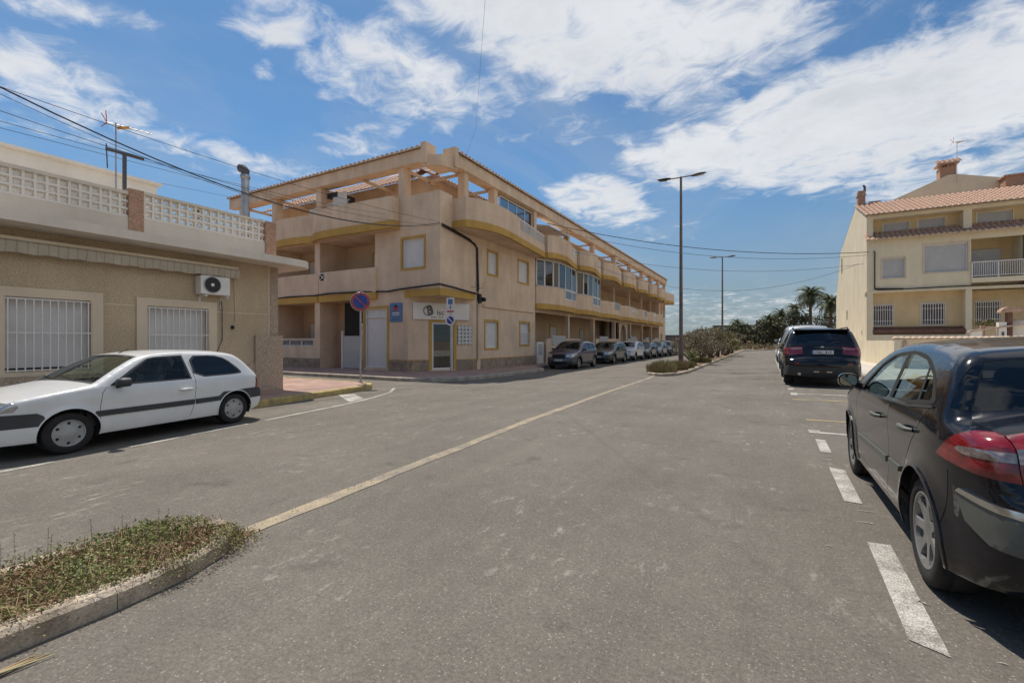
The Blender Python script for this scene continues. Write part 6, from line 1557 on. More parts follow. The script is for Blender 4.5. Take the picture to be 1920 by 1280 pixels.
# --- black sport utility vehicle, seen from behind
x5 = dict(L=4.85, W=.925, belt=1.10, axles=(.93, 3.86), wr=.375, paint='paint_black', g=.07, r=.09, tum=.30, zb=.34, wd=.255, rr=.68,
    prof=[(.1, .32), (.02, .45), (.0, .65), (.03, .85), (.12, .95), (.6, 1.05), (1.2, 1.13), (1.35, 1.16), (1.75, 1.42), (2.1, 1.65), (2.4, 1.72), (3.0, 1.76), (3.7, 1.74), (4.2, 1.70), (4.34, 1.67), (4.42, 1.56), (4.58, 1.28), (4.66, 1.18), (4.70, 1.05), (4.72, .90), (4.76, .82), (4.85, .78), (4.85, .55), (4.80, .40), (4.72, .33)],
    crown=[(.0, .5, .14), (.1, .95, .08), (.6, 1.05, .03), (1.5, 1.3, .07), (2.1, 1.65, .04), (4.2, 1.7, .03), (4.4, 1.6, .06), (4.65, 1.2, .08), (4.85, .7, .12), (4.8, .4, .10)],
    mirror=(1.6, 1.14), handles=[(2.55, 1.0), (3.45, 1.02)], seats=(2.1, 3.1), rim='five', cf=.2, cr=.14, mirw=.22, cat='car', lip='plastic')
x5['side'] = [
    ('body', [(5, .62), (4.5, .62), (4.4, .5), (3.3, .45), (1.5, .45), (.4, .5), (-.1, .5), (-.1, .2), (5, .2)], 'plastic', .004),
    ('tail_light', [(4.50, 1.17), (4.9, 1.17), (4.9, .93), (4.56, .93), (4.48, 1.02)], 'tail_red', .004, None, 'tl'),
    ('window_seal', smooth_poly([(1.65, 1.14), (2.15, 1.54), (2.6, 1.63), (3.6, 1.64), (4.1, 1.58), (4.32, 1.35), (4.25, 1.20)], 1), 'seam', .001, None, 'ws'),
    ('window', [(1.85, 1.18), (2.2, 1.5), (2.7, 1.585), (2.75, 1.17)], 'dark_glass', -.004, None, 'w1'), ('window', [(2.85, 1.18), (2.8, 1.59), (3.5, 1.60), (3.62, 1.18)], 'dark_glass', -.004, None, 'w2'), ('window', [(3.7, 1.2), (3.6, 1.59), (4.0, 1.55), (4.2, 1.35), (4.16, 1.22)], 'dark_glass', -.004, None, 'w3'),
    ('body', band([(2.80, 1.6), (2.80, 1.1), (2.78, .5)], .01), 'seam', -.003), ('body', band([(3.66, 1.15), (3.55, .8), (3.4, .55)], .01), 'seam', -.003),
]
x5['strip'] = [
    ('body', [((4.845, .60), -1.01), ((4.845, .60), 1.01), ((4.74, .34), 1.01), ((4.74, .34), -1.01)], 'plastic', .004),
    ('windscreen', [((1.4, 1.19), -.92), ((1.4, 1.19), .92), ((2.05, 1.62), .88), ((2.05, 1.62), -.88)], 'car_glass', -.004),
    ('rear_window', [((4.37, 1.63), -.80), ((4.37, 1.63), .80), ((4.59, 1.27), .88), ((4.59, 1.27), -.88)], 'dark_glass', -.004),
    ('body', [((4.72, .885), -.9), ((4.72, .885), .9), ((4.725, .87), .9), ((4.725, .87), -.9)], 'seam', -.004),
    ('bumper_trim', [((4.82, .50), -.30), ((4.82, .50), -.12), ((4.82, .475), -.12), ((4.82, .475), -.30)], 'chrome', .006), ('bumper_trim', [((4.82, .50), .12), ((4.82, .50), .30), ((4.82, .475), .30), ((4.82, .475), .12)], 'chrome', .006),
]
x5['strip'] += both('tail_light', [((4.665, 1.165), .62), ((4.665, 1.165), 1.01), ((4.715, .93), 1.01), ((4.715, .97), .60)], 'tail_red', .004, None, 'tl')
x5['strip'] += both('tail_light', [((4.67, 1.13), .63), ((4.67, 1.13), .99), ((4.675, 1.095), .99), ((4.675, 1.095), .63)], 'tail_clear', .006, None, 'tc')
x5['strip'] += both('reflector', [((4.85, .72), .80), ((4.85, .72), .97), ((4.85, .66), .97), ((4.85, .66), .80)], 'tail_red', .004, None, 'rf')
XY = 15.3; xw = .42
o_, X_, b_, P_3, nr_ = car('suv_car', 'big black SUV seen from behind in the right bays', x5, (xw+.925, XY+4.85/2, .17), R(90)); o_.scale = (1, 1, .95)
m = MB(); m.tube([(X_(4.33), -.62, 1.665), (X_(4.46), -.62, 1.64)], .02, 'seam', 5); m.build('roof_fin', o_)
m = MB(); q = P_3(nr_(4.36, 1.655), 0, 0); m.box(q[0]-.10, q[0]+.15, -.66, .66, q[2]-.01, q[2]+.035, 'paint_black'); so = m.build('roof_spoiler', o_); bv = so.modifiers.new('b', 'BEVEL'); bv.width = .012
q = P_3(nr_(4.70, 1.03), 0, 0); plate_at(o_, q[0]-.004, 1.03, -1)
m = MB(); q = P_3(nr_(4.66, 1.17), 0, 0); disc(m, (q[0]-.01, 0, 1.165), (0, -1, 0), (0, 0, 1), 0, .045, 'chrome', .008, 20); m.build('badge', o_)
m = MB(); q = P_3(nr_(4.56, 1.31), 0, 0); m.tube([(q[0]-.02, 0, 1.27), (q[0]-.01, -.42, 1.33)], .012, 'seam', 5); m.build('wiper', o_)
for sd in (-1, 1):
    m = MB(); m.tube([(X_(2.2), sd*.66, 1.735), (X_(2.3), sd*.66, 1.775), (X_(4.0), sd*.66, 1.775), (X_(4.1), sd*.66, 1.735)], .016, 'seam', 6); m.build('roof_rail', o_)
    m = MB(); m.tube([(X_(4.78), sd*.55, .38), (X_(4.87), sd*.55, .38)], .045, 'chrome', 12); m.build('exhaust_tip', o_)
# --- simple cars for the distance
def small(L, Wd, Ht, paint, kind, g=.11):
    k = Ht/1.55; q = L/4.2
    P = lambda pts: [(a*q, b*k) for a, b in pts]
    if kind == 'van':
        prof = P([(.1, .26), (.0, .4), (.0, .62), (.08, .8), (.35, .92), (.6, .98), (1.15, 1.4), (1.35, 1.5), (2.2, 1.55), (3.6, 1.54), (4.0, 1.5), (4.12, 1.2), (4.16, .9), (4.2, .6), (4.18, .3)])
        sw = [(.95, .98), (1.3, 1.38), (1.6, 1.42), (3.8, 1.41), (3.9, 1.0)]; rw = [((4.02, 1.45), -.85), ((4.02, 1.45), .85), ((4.13, 1.05), .88), ((4.13, 1.05), -.88)]; ww = [((.66, 1.02), -.9), ((.66, 1.02), .9), ((1.15, 1.39), .88), ((1.15, 1.39), -.88)]; bu = .95
        w2 = [[(1.0, 1.0), (1.32, 1.36), (1.75, 1.39), (1.8, 1.0)], [(1.88, 1.0), (1.85, 1.39), (2.8, 1.39), (2.85, 1.0)], [(2.93, 1.0), (2.9, 1.39), (3.75, 1.38), (3.83, 1.02)]]
    else:
        prof = P([(.08, .24), (.0, .4), (.0, .62), (.06, .78), (.3, .88), (.8, .98), (1.05, 1.02), (1.15, 1.06), (1.55, 1.32), (1.85, 1.47), (2.2, 1.54), (2.7, 1.55), (3.3, 1.5), (3.65, 1.43), (3.8, 1.3), (3.98, 1.08), (4.08, 1.0), (4.12, .8), (4.2, .62), (4.2, .45), (4.12, .28)])
        sw = [(1.35, 1.02), (1.75, 1.33), (2.1, 1.43), (2.7, 1.44), (3.3, 1.38), (3.65, 1.22), (3.7, 1.12)]; rw = [((3.72, 1.38), -.82), ((3.72, 1.38), .82), ((3.96, 1.11), .86), ((3.96, 1.11), -.86)]; ww = [((1.17, 1.07), -.92), ((1.17, 1.07), .92), ((1.82, 1.455), .86), ((1.82, 1.455), -.86)]; bu = 1.0
        w2 = [[(1.5, 1.05), (1.8, 1.31), (2.1, 1.39), (2.45, 1.40), (2.5, 1.05)], [(2.58, 1.05), (2.55, 1.40), (2.8, 1.40), (3.2, 1.35), (3.3, 1.09)], [(3.36, 1.10), (3.28, 1.34), (3.55, 1.23), (3.6, 1.15)]]
    d = dict(L=L, W=Wd, belt=bu*k, axles=(.82*q, 3.42*q), wr=.33*k, paint=paint, g=g, r=.09, tum=.28, zb=.27, wd=.2, detail=False, prof=prof,
        crown=[(0, .4*k, .16), (.3*q, .88*k, .06), (1*q, 1*k, .03), (2*q, 1.5*k, .03), (3.6*q, 1.43*k, .04), (4.2*q, .5*k, .12)], mirror=(1.38*q, 1.04*k), handles=[], seats=(1.95*q, 2.8*q), mirw=.2)
    d['side'] = [('body', [(5, .42), (3.3*q, .40), (1.3*q, .40), (-.2, .42), (-.2, .1), (5, .1)], 'plastic', .003),
        ('headlight', P([(-.1, .62), (.35, .70), (.6, .84), (.5, .88), (-.1, .78)]), 'lamp_clear', .003, None, 'hl'), ('tail_light', P([(3.86, .98), (3.9, .76), (4.4, .74), (4.4, 1.0)]), 'tail_red', .003, None, 'tl'),
        ('window_seal', P(sw), 'seam', .001, None, 'ws')]+[('window', P(x), 'dark_glass', -.003, None, 'w%d' % i) for i, x in enumerate(w2)]+[
        ('body', band(P([(2.52, 1.4), (2.54, 1.0), (2.5, .35)]), .01), 'seam', -.003), ('body', band(P([(1.42, 1.0), (1.36, .8), (1.36, .38)]), .01), 'seam', -.003), ('body', band(P([(3.4, 1.0), (3.2, .7), (3.06, .38)]), .01), 'seam', -.003)]
    T = lambda poly: [((a*q, b*k), t) for (a, b), t in poly]
    d['strip'] = [('windscreen', T(ww), 'car_glass', -.003), ('rear_window', T(rw), 'dark_glass', -.003), ('grille', T([((.0, .60), -.62), ((.0, .60), .62), ((.05, .74), .62), ((.05, .74), -.62)]), 'seam', .004), ('grille', T([((.02, .34), -.75), ((.02, .34), .75), ((0, .44), .75), ((.0, .44), -.75)]), 'seam', .004)]
    d['strip'] += both('headlight', T([((.02, .66), .66), ((.02, .66), 1.01), ((.2, .84), 1.01), ((.08, .79), .68)]), 'lamp_clear', .004, None, 'hl')+both('tail_light', T([((4.09, .97), .7), ((4.08, 1.0), 1.01), ((4.13, .76), 1.01), ((4.13, .8), .68)]), 'tail_red', .004, None, 'tl')
    return d, q, k
G = 'cars parked along the left kerb'
row = [('paint_purple', 1.57, 'hatch', 'dark violet grey crossover parked at the head of the left kerb row', 24.1, 4.2, .89), ('paint_green', 1.52, 'hatch', 'dark green crossover parked behind the violet grey one', 30.85, 4.4, .9), ('paint_white', 1.55, 'hatch', 'white crossover in the left kerb row before the arched entrance', 36.6, 4.3, .9),
       ('paint_dgrey', 1.46, 'hatch', 'dark blue grey hatchback behind the white crossover', 42.0, 4.2, .88), ('paint_lgrey', 1.5, 'hatch', 'pale blue grey car near the far end of the left kerb row', 47.2, 4.2, .88), ('paint_dgrey', 1.6, 'van', 'dark car last in the left kerb row by the lamp post', 52.6, 4.3, .9)]
for (pt, ht, kd, lab, fy, L_, wd_) in row:
    d, q, k = small(L_, wd_, ht, pt, kd, .09 if fy < 31 else .13)
    # nose towards the camera: forward = -y
    o_, X_, b_, P_3, nr_ = car('crossover_car' if kd == 'hatch' else 'estate_car', lab, d, (-9.2-wd_+.02, fy+L_/2-.82*q, -.09), R(-90), G)
    if fy < 40: plate_at(o_, P_3(nr_(0, .5*k), 0, .004)[0], .5*k, 1)
d, q, k = small(4.4, .92, 1.9, 'paint_silver', 'van', .11)
car('van', 'tall silver van parked beyond the big black SUV', d, (.46+.92, 21.0+2.2, .18), R(90))
d, q, k = small(3.9, .85, 1.5, 'paint_white', 'hatch', .12)
car('hatchback_car', 'small pale hatchback last in the right bays beyond the van', d, (.50+.85, 31.5+1.95, .18), R(90))
# ================================================================= street furniture, cables
G = 'double headed street lamps on the median'
for i, (x, y, lab) in enumerate(((-3.8, 24.2, 'tall grey double headed street lamp rising from the dry grass clump, the nearer one'), (-3.84, 49, 'far double headed street lamp rising behind the bushes'))):
    t = thing('street_lamp', lab, 'street lamp', (x, y, 0), 0, G)
    m = MB(); m.tube([(0, 0, 0), (0, 0, 9.75)], [.105, .055], 'lamp_pole', 14); m.tube([(0, 0, 0), (0, 0, 1.4)], .125, 'lamp_pole', 14); m.tube([(0, 0, .0), (0, 0, .12)], .2, 'lamp_pole', 12); m.build('pole', t)
    m = MB(); m.tube([(-.62, -.03, 9.72), (0, 0, 9.72), (.62, .03, 9.74)], .032, 'aerial_red' if False else 'lamp_pole', 8); m.build('arm', t)
    for s_ in (-1, 1):
        m = MB(); vs = []; n = 12; k = 8
        for a in range(k+1):
            u = a/k; w_ = .13*math.sin(math.pi*min(1, .18+u*.78))**.7; h_ = .075*math.sin(math.pi*min(1, .2+u*.75))**.6
            for j in range(n): th = 2*math.pi*j/n; vs.append((s_*(.50+u*.68), .03*s_+w_*math.cos(th), 9.72+u*.05+h_*math.sin(th)*(1 if math.sin(th) > 0 else .6)))
        m.mesh(vs, [(a*n+j, a*n+(j+1) % n, (a+1)*n+(j+1) % n, (a+1)*n+j) for a in range(k) for j in range(n)], 'plastic', True); m.face(vs[:n], 'plastic'); m.face(vs[-n:], 'plastic')
        h = m.build('lamp_head', t)
        m = MB(); m.face([(s_*(.68), -.09, 9.672), (s_*1.08, -.09, 9.70), (s_*1.08, .1, 9.70), (s_*.68, .1, 9.672)], 'lamp_clear'); m.build('lens', h)
# no parking sign at the rounded kerb
def sign_disc(root, c, rz, rad, name='sign_face', rim='red', rw=.26, second=False):
    """disc in plane; rz = yaw of its face normal"""
    n = Vector((math.cos(rz), math.sin(rz), 0)); x = Vector((-n.y, n.x, 0)); c = Vector(c)
    m = MB(); m.lathe(c, n, [(rad*1.0, -.012), (rad*1.02, 0), (rad, .004)], 'steel', 36); disc(m, c-n*.012, -x, zup, 0, rad, 'steel', .001, 36); p = m.build('sign_plate', root)
    m = MB(); disc(m, c+n*.004, x, zup, rad*(1-rw), rad, rim, .003, 40); m.build('rim', p)
    m = MB(); disc(m, c+n*.003, x, zup, 0, rad*(1-rw), 'sign_blue', .003, 40); m.build('face', p)
    m = MB(); a = (x*-1+zup).normalized(); b = (x+zup).normalized(); q = rad*(1-rw*.9); w_ = rad*.085
    m.face([c+n*.009+a*q-b*w_, c+n*.009-a*q-b*w_, c+n*.009-a*q+b*w_, c+n*.009+a*q+b*w_], rim); m.build('diagonal_bar', p)
    return p
SX, SY = -11.93, 10.85
t = thing('road_sign', 'round no parking sign with red rim on the yellow kerbed pavement corner', 'road sign', (SX, SY, .07))
m = MB(); m.tube([(0, 0, 0), (0, 0, 3.1)], .032, 'steel', 10); m.tube([(0, 0, 0), (0, 0, .04)], .07, 'steel', 10); m.build('pole', t)
defm('red_faded', M('faded_sign_red', (.38, .07, .07), .5, .15, 6))
nzr = math.atan2(-SY-4, -SX+2)
sign_disc(t, (.035*math.cos(nzr), .035*math.sin(nzr), 2.72), nzr, .31, rim='red_faded')
sign_disc(t, (-.09, .05, 2.72), nzr+math.pi, .31, rim='red_faded')
t = thing('road_sign', 'small no parking sign below blue and white info panels before the shop door', 'road sign', (-12.2, 16.2, .06))
m = MB(); m.tube([(0, 0, 0), (0, 0, 3.35)], .03, 'steel', 10); m.build('pole', t)
nz2 = R(-78)
sign_disc(t, (.03*math.cos(nz2), .03*math.sin(nz2), 2.33), nz2, .24, rim='sign_white', rw=.3)
n = Vector((math.cos(nz2), math.sin(nz2), 0)); xx = Vector((-n.y, n.x, 0))
def panel(z0, z1, w_, mat, d=.03, par=None, nm='sign_panel'):
    m = MB(); a = [n*d-xx*w_+zup*z0, n*d+xx*w_+zup*z0, n*d+xx*w_+zup*z1, n*d-xx*w_+zup*z1]; m.ext(a, -n*.008, mat); return m.build(nm, par or t)
p1 = panel(2.66, 3.32, .19, 'sign_white'); panel(3.02, 3.26, .11, 'plaque_blue', .034, p1, 'blue_symbol'); panel(2.82, 2.98, .03, 'sign_grey', .034, p1, 'arrow_mark'); panel(2.68, 2.75, .16, 'aerial_red', .034, p1, 'red_bar')
# cables
def sagline(a, b, sag, n=18):
    a, b = Vector(a), Vector(b); return [a.lerp(b, k/n)-Vector((0, 0, sag*4*(k/n)*(1-k/n))) for k in range(n+1)]
G = 'overhead cables'
def cable(pts, r, label, mat='cable'):
    m = MB(); m.tube(pts, r, mat, 5); tag(m.build('overhead_cable'), label, 'cable', G)
def span(A, pix, B, r, label, ext=1.3, mat='cable'):
    """cable hanging in the vertical plane from B (on the facade) towards A (plan point by the camera side); pix = photo points it passes"""
    ax, ay = A[0], A[1]; bx, by, bz = B; dx, dy = ax-bx, ay-by; P = []
    for px, py in pix:
        t = (px-960)/F_; v = (640-py)/F_; rx = t*math.cos(TH)-math.sin(TH); ry = math.cos(TH)+t*math.sin(TH)
        k = (bx*dy-by*dx)/(rx*dy-ry*dx); P.append((((rx*k-bx)*dx+(ry*k-by)*dy)/(dx*dx+dy*dy), H+v*k))
    P.append((0., bz)); P.sort()
    # smooth least-squares sag curve z = bz + b s + c s^2
    s2 = s3 = s4 = r1 = r2 = 0
    for s_, z in P: s2 += s_**2; s3 += s_**3; s4 += s_**4; r1 += s_*(z-bz); r2 += s_*s_*(z-bz)
    det = s2*s4-s3*s3; b_ = (r1*s4-r2*s3)/det; c_ = (r2*s2-r1*s3)/det
    pts = [Vector((bx+dx*u, by+dy*u, bz+b_*u+c_*u*u)) for u in [ext*k/26 for k in range(27)]]
    cable(pts, r, label, mat)
A0 = (-11.3, -1.)
span(A0, [(0, 178), (100, 203), (215, 254), (300, 300), (440, 362), (560, 397), (672, 413)], (-12.5, 15.82, 6.63), .015, 'thickest black overhead cable sweeping down to the building corner')
span(A0, [(0, 192), (150, 226), (300, 305), (450, 368), (672, 418)], (-12.6, 15.8, 6.55), .0055, 'thin cable hugging just under the thickest one')
span(A0, [(0, 181), (120, 199), (270, 240), (450, 315), (752, 409)], (-12.5, 15.8, 6.68), .006, 'upper thin cable passing over the flue pipe to the building corner')
span(A0, [(0, 210), (210, 276), (350, 320), (450, 350), (672, 404)], (-13.0, 15.8, 6.62), .006, 'thin cable second from the top at the aerial mast')
span(A0, [(0, 228), (205, 285), (275, 300), (440, 342), (600, 382)], (-15.3, 15.4, 7.3), .0055, 'thin cable touching the T-shaped post crossbar')
span(A0, [(0, 240), (205, 292), (350, 330), (440, 352), (560, 385)], (-18.6, 15.2, 7.7), .0055, 'thin cable just below the T-shaped post crossbar')
span((-11.6, -1.), [(0, 288), (240, 332), (430, 370)], (-28.2, 15.7, 10.15), .007, 'dark cable running from the white roof room to the far end of the roof beam')
span((-11.5, -1.), [(0, 320), (240, 370), (350, 388), (500, 417)], (-24.8, 15.5, 8.3), .008, 'lowest dark cable passing in front of the pierced parapet')
cable([Vector((-12.3, 17.5, 10.1)), Vector((-10.4, 15.5, 10.15)), Vector((-5.3, 8.3, 9.1)), Vector((-2.6, 4.5, 8.6)), Vector((2, -2, 8.2))], .0035, 'single thin cable climbing from the roof beam out of the picture', 'cable_grey')
m = MB(); m.box(-.03, .03, -.03, .03, -.05, .05, 'cable'); 
E1 = (-12.3, 43, 10.1)
cable(sagline((-12.3, 26.5, 9.0), (6.0, 38.7, 7.5), .75), .022, 'upper cable spanning the street to the corner of the cream house', 'cable')
cable(sagline((-12.3, 27.5, 8.8), (5.95, 39.0, 7.35), .9), .014, 'thin cable just under the upper street span', 'cable_grey')
cable(sagline((-12.3, 30, 7.9), (5.95, 40, 6.9), .95), .012, 'middle thin cable spanning the street', 'cable_grey')
cable(sagline((-12.2, 34, 7.6), (5.9, 42, 7.2), 2.1), .012, 'lowest slack cable spanning the street', 'cable_grey')
cable([Vector((-22, 15.8, 3.86)), Vector((-26, 15.8, 3.9)), Vector((-30, 15.8, 3.9))], .02, 'cable along the far left facade behind the low house')

# ================================================================= vegetation
def leafquad(m, c, s, mat, d=None, asp=.45):
    """one leaf: a folded two-triangle blade"""
    a = Vector((random.gauss(0, 1), random.gauss(0, 1), random.gauss(0, .7))).normalized() if d is None else d
    b = a.cross(Vector((random.gauss(0, 1), random.gauss(0, 1), random.gauss(0, 1)))).normalized()
    c = Vector(c); m.face([c, c+a*s*.5+b*s*asp*.5, c+a*s, c+a*s*.5-b*s*asp*.5], mat)
def bush(name, label, cat, loc, rx, ry, h, n, leaf, mats, group=None, stems=9, open_=.0, clumps=14, stemmat='bark', base=.05):
    t = thing(name, label, cat, loc, random.uniform(0, 6), group)
    m = MB()
    cl = []
    for i in range(clumps):
        a = random.uniform(0, 6.28); q = random.random()**.6; z = random.uniform(.25, 1.)**.8
        k = (1-(z-.45)**2*1.8)
        cl.append((Vector((math.cos(a)*q*rx*k, math.sin(a)*q*ry*k, z*h*.9+.05)), random.uniform(.16, .34)*min(rx, h)))
    for i in range(stems):
        c, _ = random.choice(cl); b = Vector((random.uniform(-.12, .12), random.uniform(-.12, .12), 0)); mid = (b+c)/2+Vector((random.uniform(-.1, .1), random.uniform(-.1, .1), .1))
        m.tube([b, mid, c], [.022+.01*h, .014+.004*h, .006], stemmat, 5)
    m.build('stems', t)
    m = MB()
    for i in range(n):
        c, r_ = random.choice(cl); d = Vector((random.gauss(0, 1), random.gauss(0, 1), random.gauss(0, .8))); d = d.normalized()*(r_*random.random()**.4*random.choice((1, 1, 1.35)))
        p = c+d
        if p.z < .02: p.z = .02+random.random()*.1
        leafquad(m, p, leaf*random.uniform(.6, 1.4), random.choice(mats))
    m.build('foliage', t); return t
def tree(name, label, loc, h, rx, n, leaf, mats, trunk_h=.35, group=None):
    t = thing(name, label, 'tree', loc, random.uniform(0, 6), group)
    m = MB(); m.tube([(0, 0, -.3), (.1, 0, h*trunk_h*.6), (.05, .1, h*trunk_h)], [h*.03, h*.022, h*.018], 'bark', 8)
    cl = []
    for i in range(24):
        a = random.uniform(0, 6.28); z = random.uniform(trunk_h*.9, 1); q = random.random()**.5*math.sqrt(max(.05, 1-((z-.62)/.42)**2))
        cl.append((Vector((math.cos(a)*q*rx, math.sin(a)*q*rx, z*h*.92)), random.uniform(.18, .32)*rx))
    for c, r_ in cl[::3]: m.tube([(.05, .1, h*trunk_h), (c.x*.5, c.y*.5, (c.z+h*trunk_h)/2), c], [h*.014, h*.009, h*.003], 'bark', 5)
    m.build('trunk', t); m = MB()
    for i in range(n):
        c, r_ = random.choice(cl); d = Vector((random.gauss(0, 1), random.gauss(0, 1), random.gauss(0, .8))).normalized()*(r_*random.random()**.35)
        leafquad(m, c+d, leaf*random.uniform(.6, 1.4), random.choice(mats), None, .6)
    m.build('crown', t); return t
def palm(label, loc, h, fl, n=46, group='palm trees', droop=1., leaf='palm', thick=.22, skirt=10):
    t = thing('palm_tree', label, 'palm tree', loc, random.uniform(0, 6), group)
    m = MB(); k = 10; lean = random.uniform(-.03, .03)
    pts = [(lean*h*(i/k)**2*3, 0, h*i/k) for i in range(k+1)]; rr = [thick*(1.25-.4*i/k)*(1+.07*(i % 2)) for i in range(k+1)]; rr[-1] = thick*1.3
    m.tube(pts, rr, 'bark', 9); m.build('trunk', t)
    top = Vector(pts[-1]); m = MB()
    def frond(az, e0, L_, mat, dr):
        d = Vector((math.cos(az), math.sin(az), 0)); p = top.copy(); e = e0; seg = 9; prev = p
        side = Vector((-d.y, d.x, 0)); P = [p.copy()]
        for i in range(seg): p = p+(d*math.cos(e)+zup*math.sin(e))*(L_/seg); e -= dr*(.10+.03*i); P.append(p.copy())
        m.tube(P, [.03*(1-i/(seg+1)) + .006 for i in range(seg+1)], mat, 4, False)
        for i in range(1, seg+1):
            for f_ in (0, .33, .66):
                if i == seg and f_ > 0: continue
                q = P[i].lerp(P[min(seg, i+1)], f_); ll = L_*.20*math.sin(math.pi*min(.97, .12+(i+f_)/(seg+1)*.86))**.7; w_ = ll*.10
                ax = (P[min(seg, i+1)]-P[i-1]).normalized()
                for s_ in (-1, 1):
                    tip = q+side*s_*ll*.78+ax*ll*.5-zup*ll*(.25+random.uniform(0, .25)); 
                    m.face([q-ax*w_, q+ax*w_, tip], mat)
    for i in range(n):
        az = i*2.399+random.uniform(-.2, .2); u = i/n; frond(az, R(78)-u*R(105)+random.uniform(-.1, .1), fl*random.uniform(.85, 1.1), leaf, droop*random.uniform(.8, 1.3))
    m.build('crown', t)
    if skirt:
        m = MB()
        for i in range(skirt): frond(i*2.4, R(-45)+random.uniform(-.2, .1), fl*.6, 'palm_dry', .6)
        m.build('dead_fronds', t)
    return t
# -- weeds on the near island (one mass of ground cover)
m = MB()
def island_pt():
    while True:
        x, y = random.uniform(-3.9, -3.12), random.uniform(-3, 1.88)
        if y > 1.2 and math.hypot((x+3.51)/.4, (y-1.2)/.62) > 1: continue
        return x, y
pat = lambda x, y: mnoise.noise(Vector((x*2.6, y*2.6, 1)))+.5*mnoise.noise(Vector((x*7, y*7, 4)))
for i in range(62000):
    x, y = island_pt()
    if y < -1.3: continue
    v = pat(x, y); h = .01+.11*max(0, .45+v)*random.random()**1.3
    mt = 'weed' if v+random.gauss(0, .2)+.25*ss(.2, 1.3, y) > .02 else 'dryweed'
    s_ = random.uniform(.008, .021) if random.random() < .9 else random.uniform(.02, .034)
    leafquad(m, (x, y, .10+h), s_, mt, Vector((random.gauss(0, 1), random.gauss(0, 1), abs(random.gauss(0, .6)))).normalized(), .55)
for i in range(900):     # creeping stems and runners
    x, y = island_pt()
    if y < -1.2: continue
    a = random.uniform(0, 6.28); L_ = random.uniform(.05, .16)
    m.tube([(x, y, .11), (x+math.cos(a)*L_*.5, y+math.sin(a)*L_*.5, .13+random.random()*.07), (x+math.cos(a+.4)*L_, y+math.sin(a+.4)*L_, .11+random.random()*.05)], .0018, random.choice(('dryweed', 'dryweed', 'weed')), 3, False)
for i in range(4200):     # thin grass blades
    x, y = island_pt()
    if y < -1.2: continue
    v = pat(x, y)
    if v < -.25: continue
    h = random.uniform(.03, .11)*(1+.5*v); a = random.uniform(0, 6.28); b_ = random.uniform(.01, .05); w_ = .0016; mt = 'weed' if random.random() < .6 else 'straw'
    m.face([(x-w_, y, .10), (x+w_, y, .10), (x+math.cos(a)*b_*.4+w_, y+math.sin(a)*b_*.4, .10+h*.7), (x+math.cos(a)*b_*.4-w_, y+math.sin(a)*b_*.4, .10+h*.7)], mt); m.face([(x+math.cos(a)*b_*.4-w_, y+math.sin(a)*b_*.4, .10+h*.7), (x+math.cos(a)*b_*.4+w_, y+math.sin(a)*b_*.4, .10+h*.7), (x+math.cos(a)*b_, y+math.sin(a)*b_, .10+h)], mt)
for i in range(34):      # upright seed heads
    x, y = random.uniform(-3.95, -3.5), random.uniform(.2, 1.7)
    h = random.uniform(.10, .24); lx = random.uniform(-.03, .03); m.tube([(x, y, .1), (x+lx, y, .1+h)], .0013, 'dryweed', 3, False)
    for k in range(9): leafquad(m, (x+lx*(.5+k/18), y, .1+h*(.45+k*.065)), .012, 'dryweed')
for i in range(5200):    # growth hanging over the nose kerb
    a = random.uniform(-.5, 3.3); q = random.gauss(0, .06); x, y = -3.51+(.40+q)*math.cos(a), 1.45+(.42+q)*math.sin(a)
    if mnoise.noise(Vector((a*1.5, 2, 0)))+random.gauss(0, .15) < -.12: continue
    leafquad(m, (x, y, .11+random.random()*.05-max(0, q)*.9), random.uniform(.008, .022), random.choice(('weed', 'weed', 'dryweed')))
for i in range(1400):    # spill over the kerb tip onto the road
    a = random.gauss(0, .9); x, y = -3.36+random.gauss(0, .09), 1.84+random.gauss(0, .09)
    leafquad(m, (x, y, .012+random.random()*(.10 if y < 1.95 else .03)), random.uniform(.012, .028), random.choice(('weed', 'dryweed', 'dryweed')))
for i in range(2600):
    y = random.uniform(-.6, 1.5)
    if mnoise.noise(Vector((y*2.3, 7, 0))) < -.05+.5*(random.random()-.5): continue
    x = -3.13+random.uniform(-.05, .075)*(1 if random.random() < .8 else 1.4); leafquad(m, (x, y, .12+random.uniform(-.08, .015)), random.uniform(.008, .02), random.choice(('weed', 'dryweed')))
for i in range(500):
    t_ = random.random(); x = -3.45-.4*t_*.9+random.gauss(0, .03); y = 2.0+t_*5+random.gauss(0, .03)
    if random.random() < .35 or .2 < t_ < .24: leafquad(m, (x, y, .008+random.random()*.02), random.uniform(.01, .022), random.choice(('weed', 'dryweed')))
struct(m.build('weeds'), 'stuff', 'green and dry brown weeds covering the near kerbed island')
# small yellow flower and a dry husk by the kerb
m = MB()
for k in range(9): a = k*.7; m.face([(-3.45, .62, .19), (-3.45+.014*math.cos(a), .62+.014*math.sin(a), .196), (-3.45+.014*math.cos(a+.5), .62+.014*math.sin(a+.5), .196)], 'line_yellow')
tag(m.build('yellow_flower'), 'tiny yellow flower among the weeds of the near island', 'flower')
m = MB()
for k in range(5):
    o = random.uniform(-.02, .02); m.tube([(-2.93+o, .47, .012), (-2.90+o*.5, .60+o, .02), (-2.9+o*2, .78+o, .01)], [.003, .006, .002], 'dryweed' if k % 2 else 'straw', 4)
for k in range(60): leafquad(m, (-2.92+random.gauss(0, .012), random.uniform(.48, .76), .008), .03, 'straw', Vector((random.gauss(0, .2), 1, random.gauss(0, .15))).normalized(), .25)
tag(m.build('dry_husk'), 'dry straw coloured leaf husk lying on the road by the near kerb', 'dead leaf')
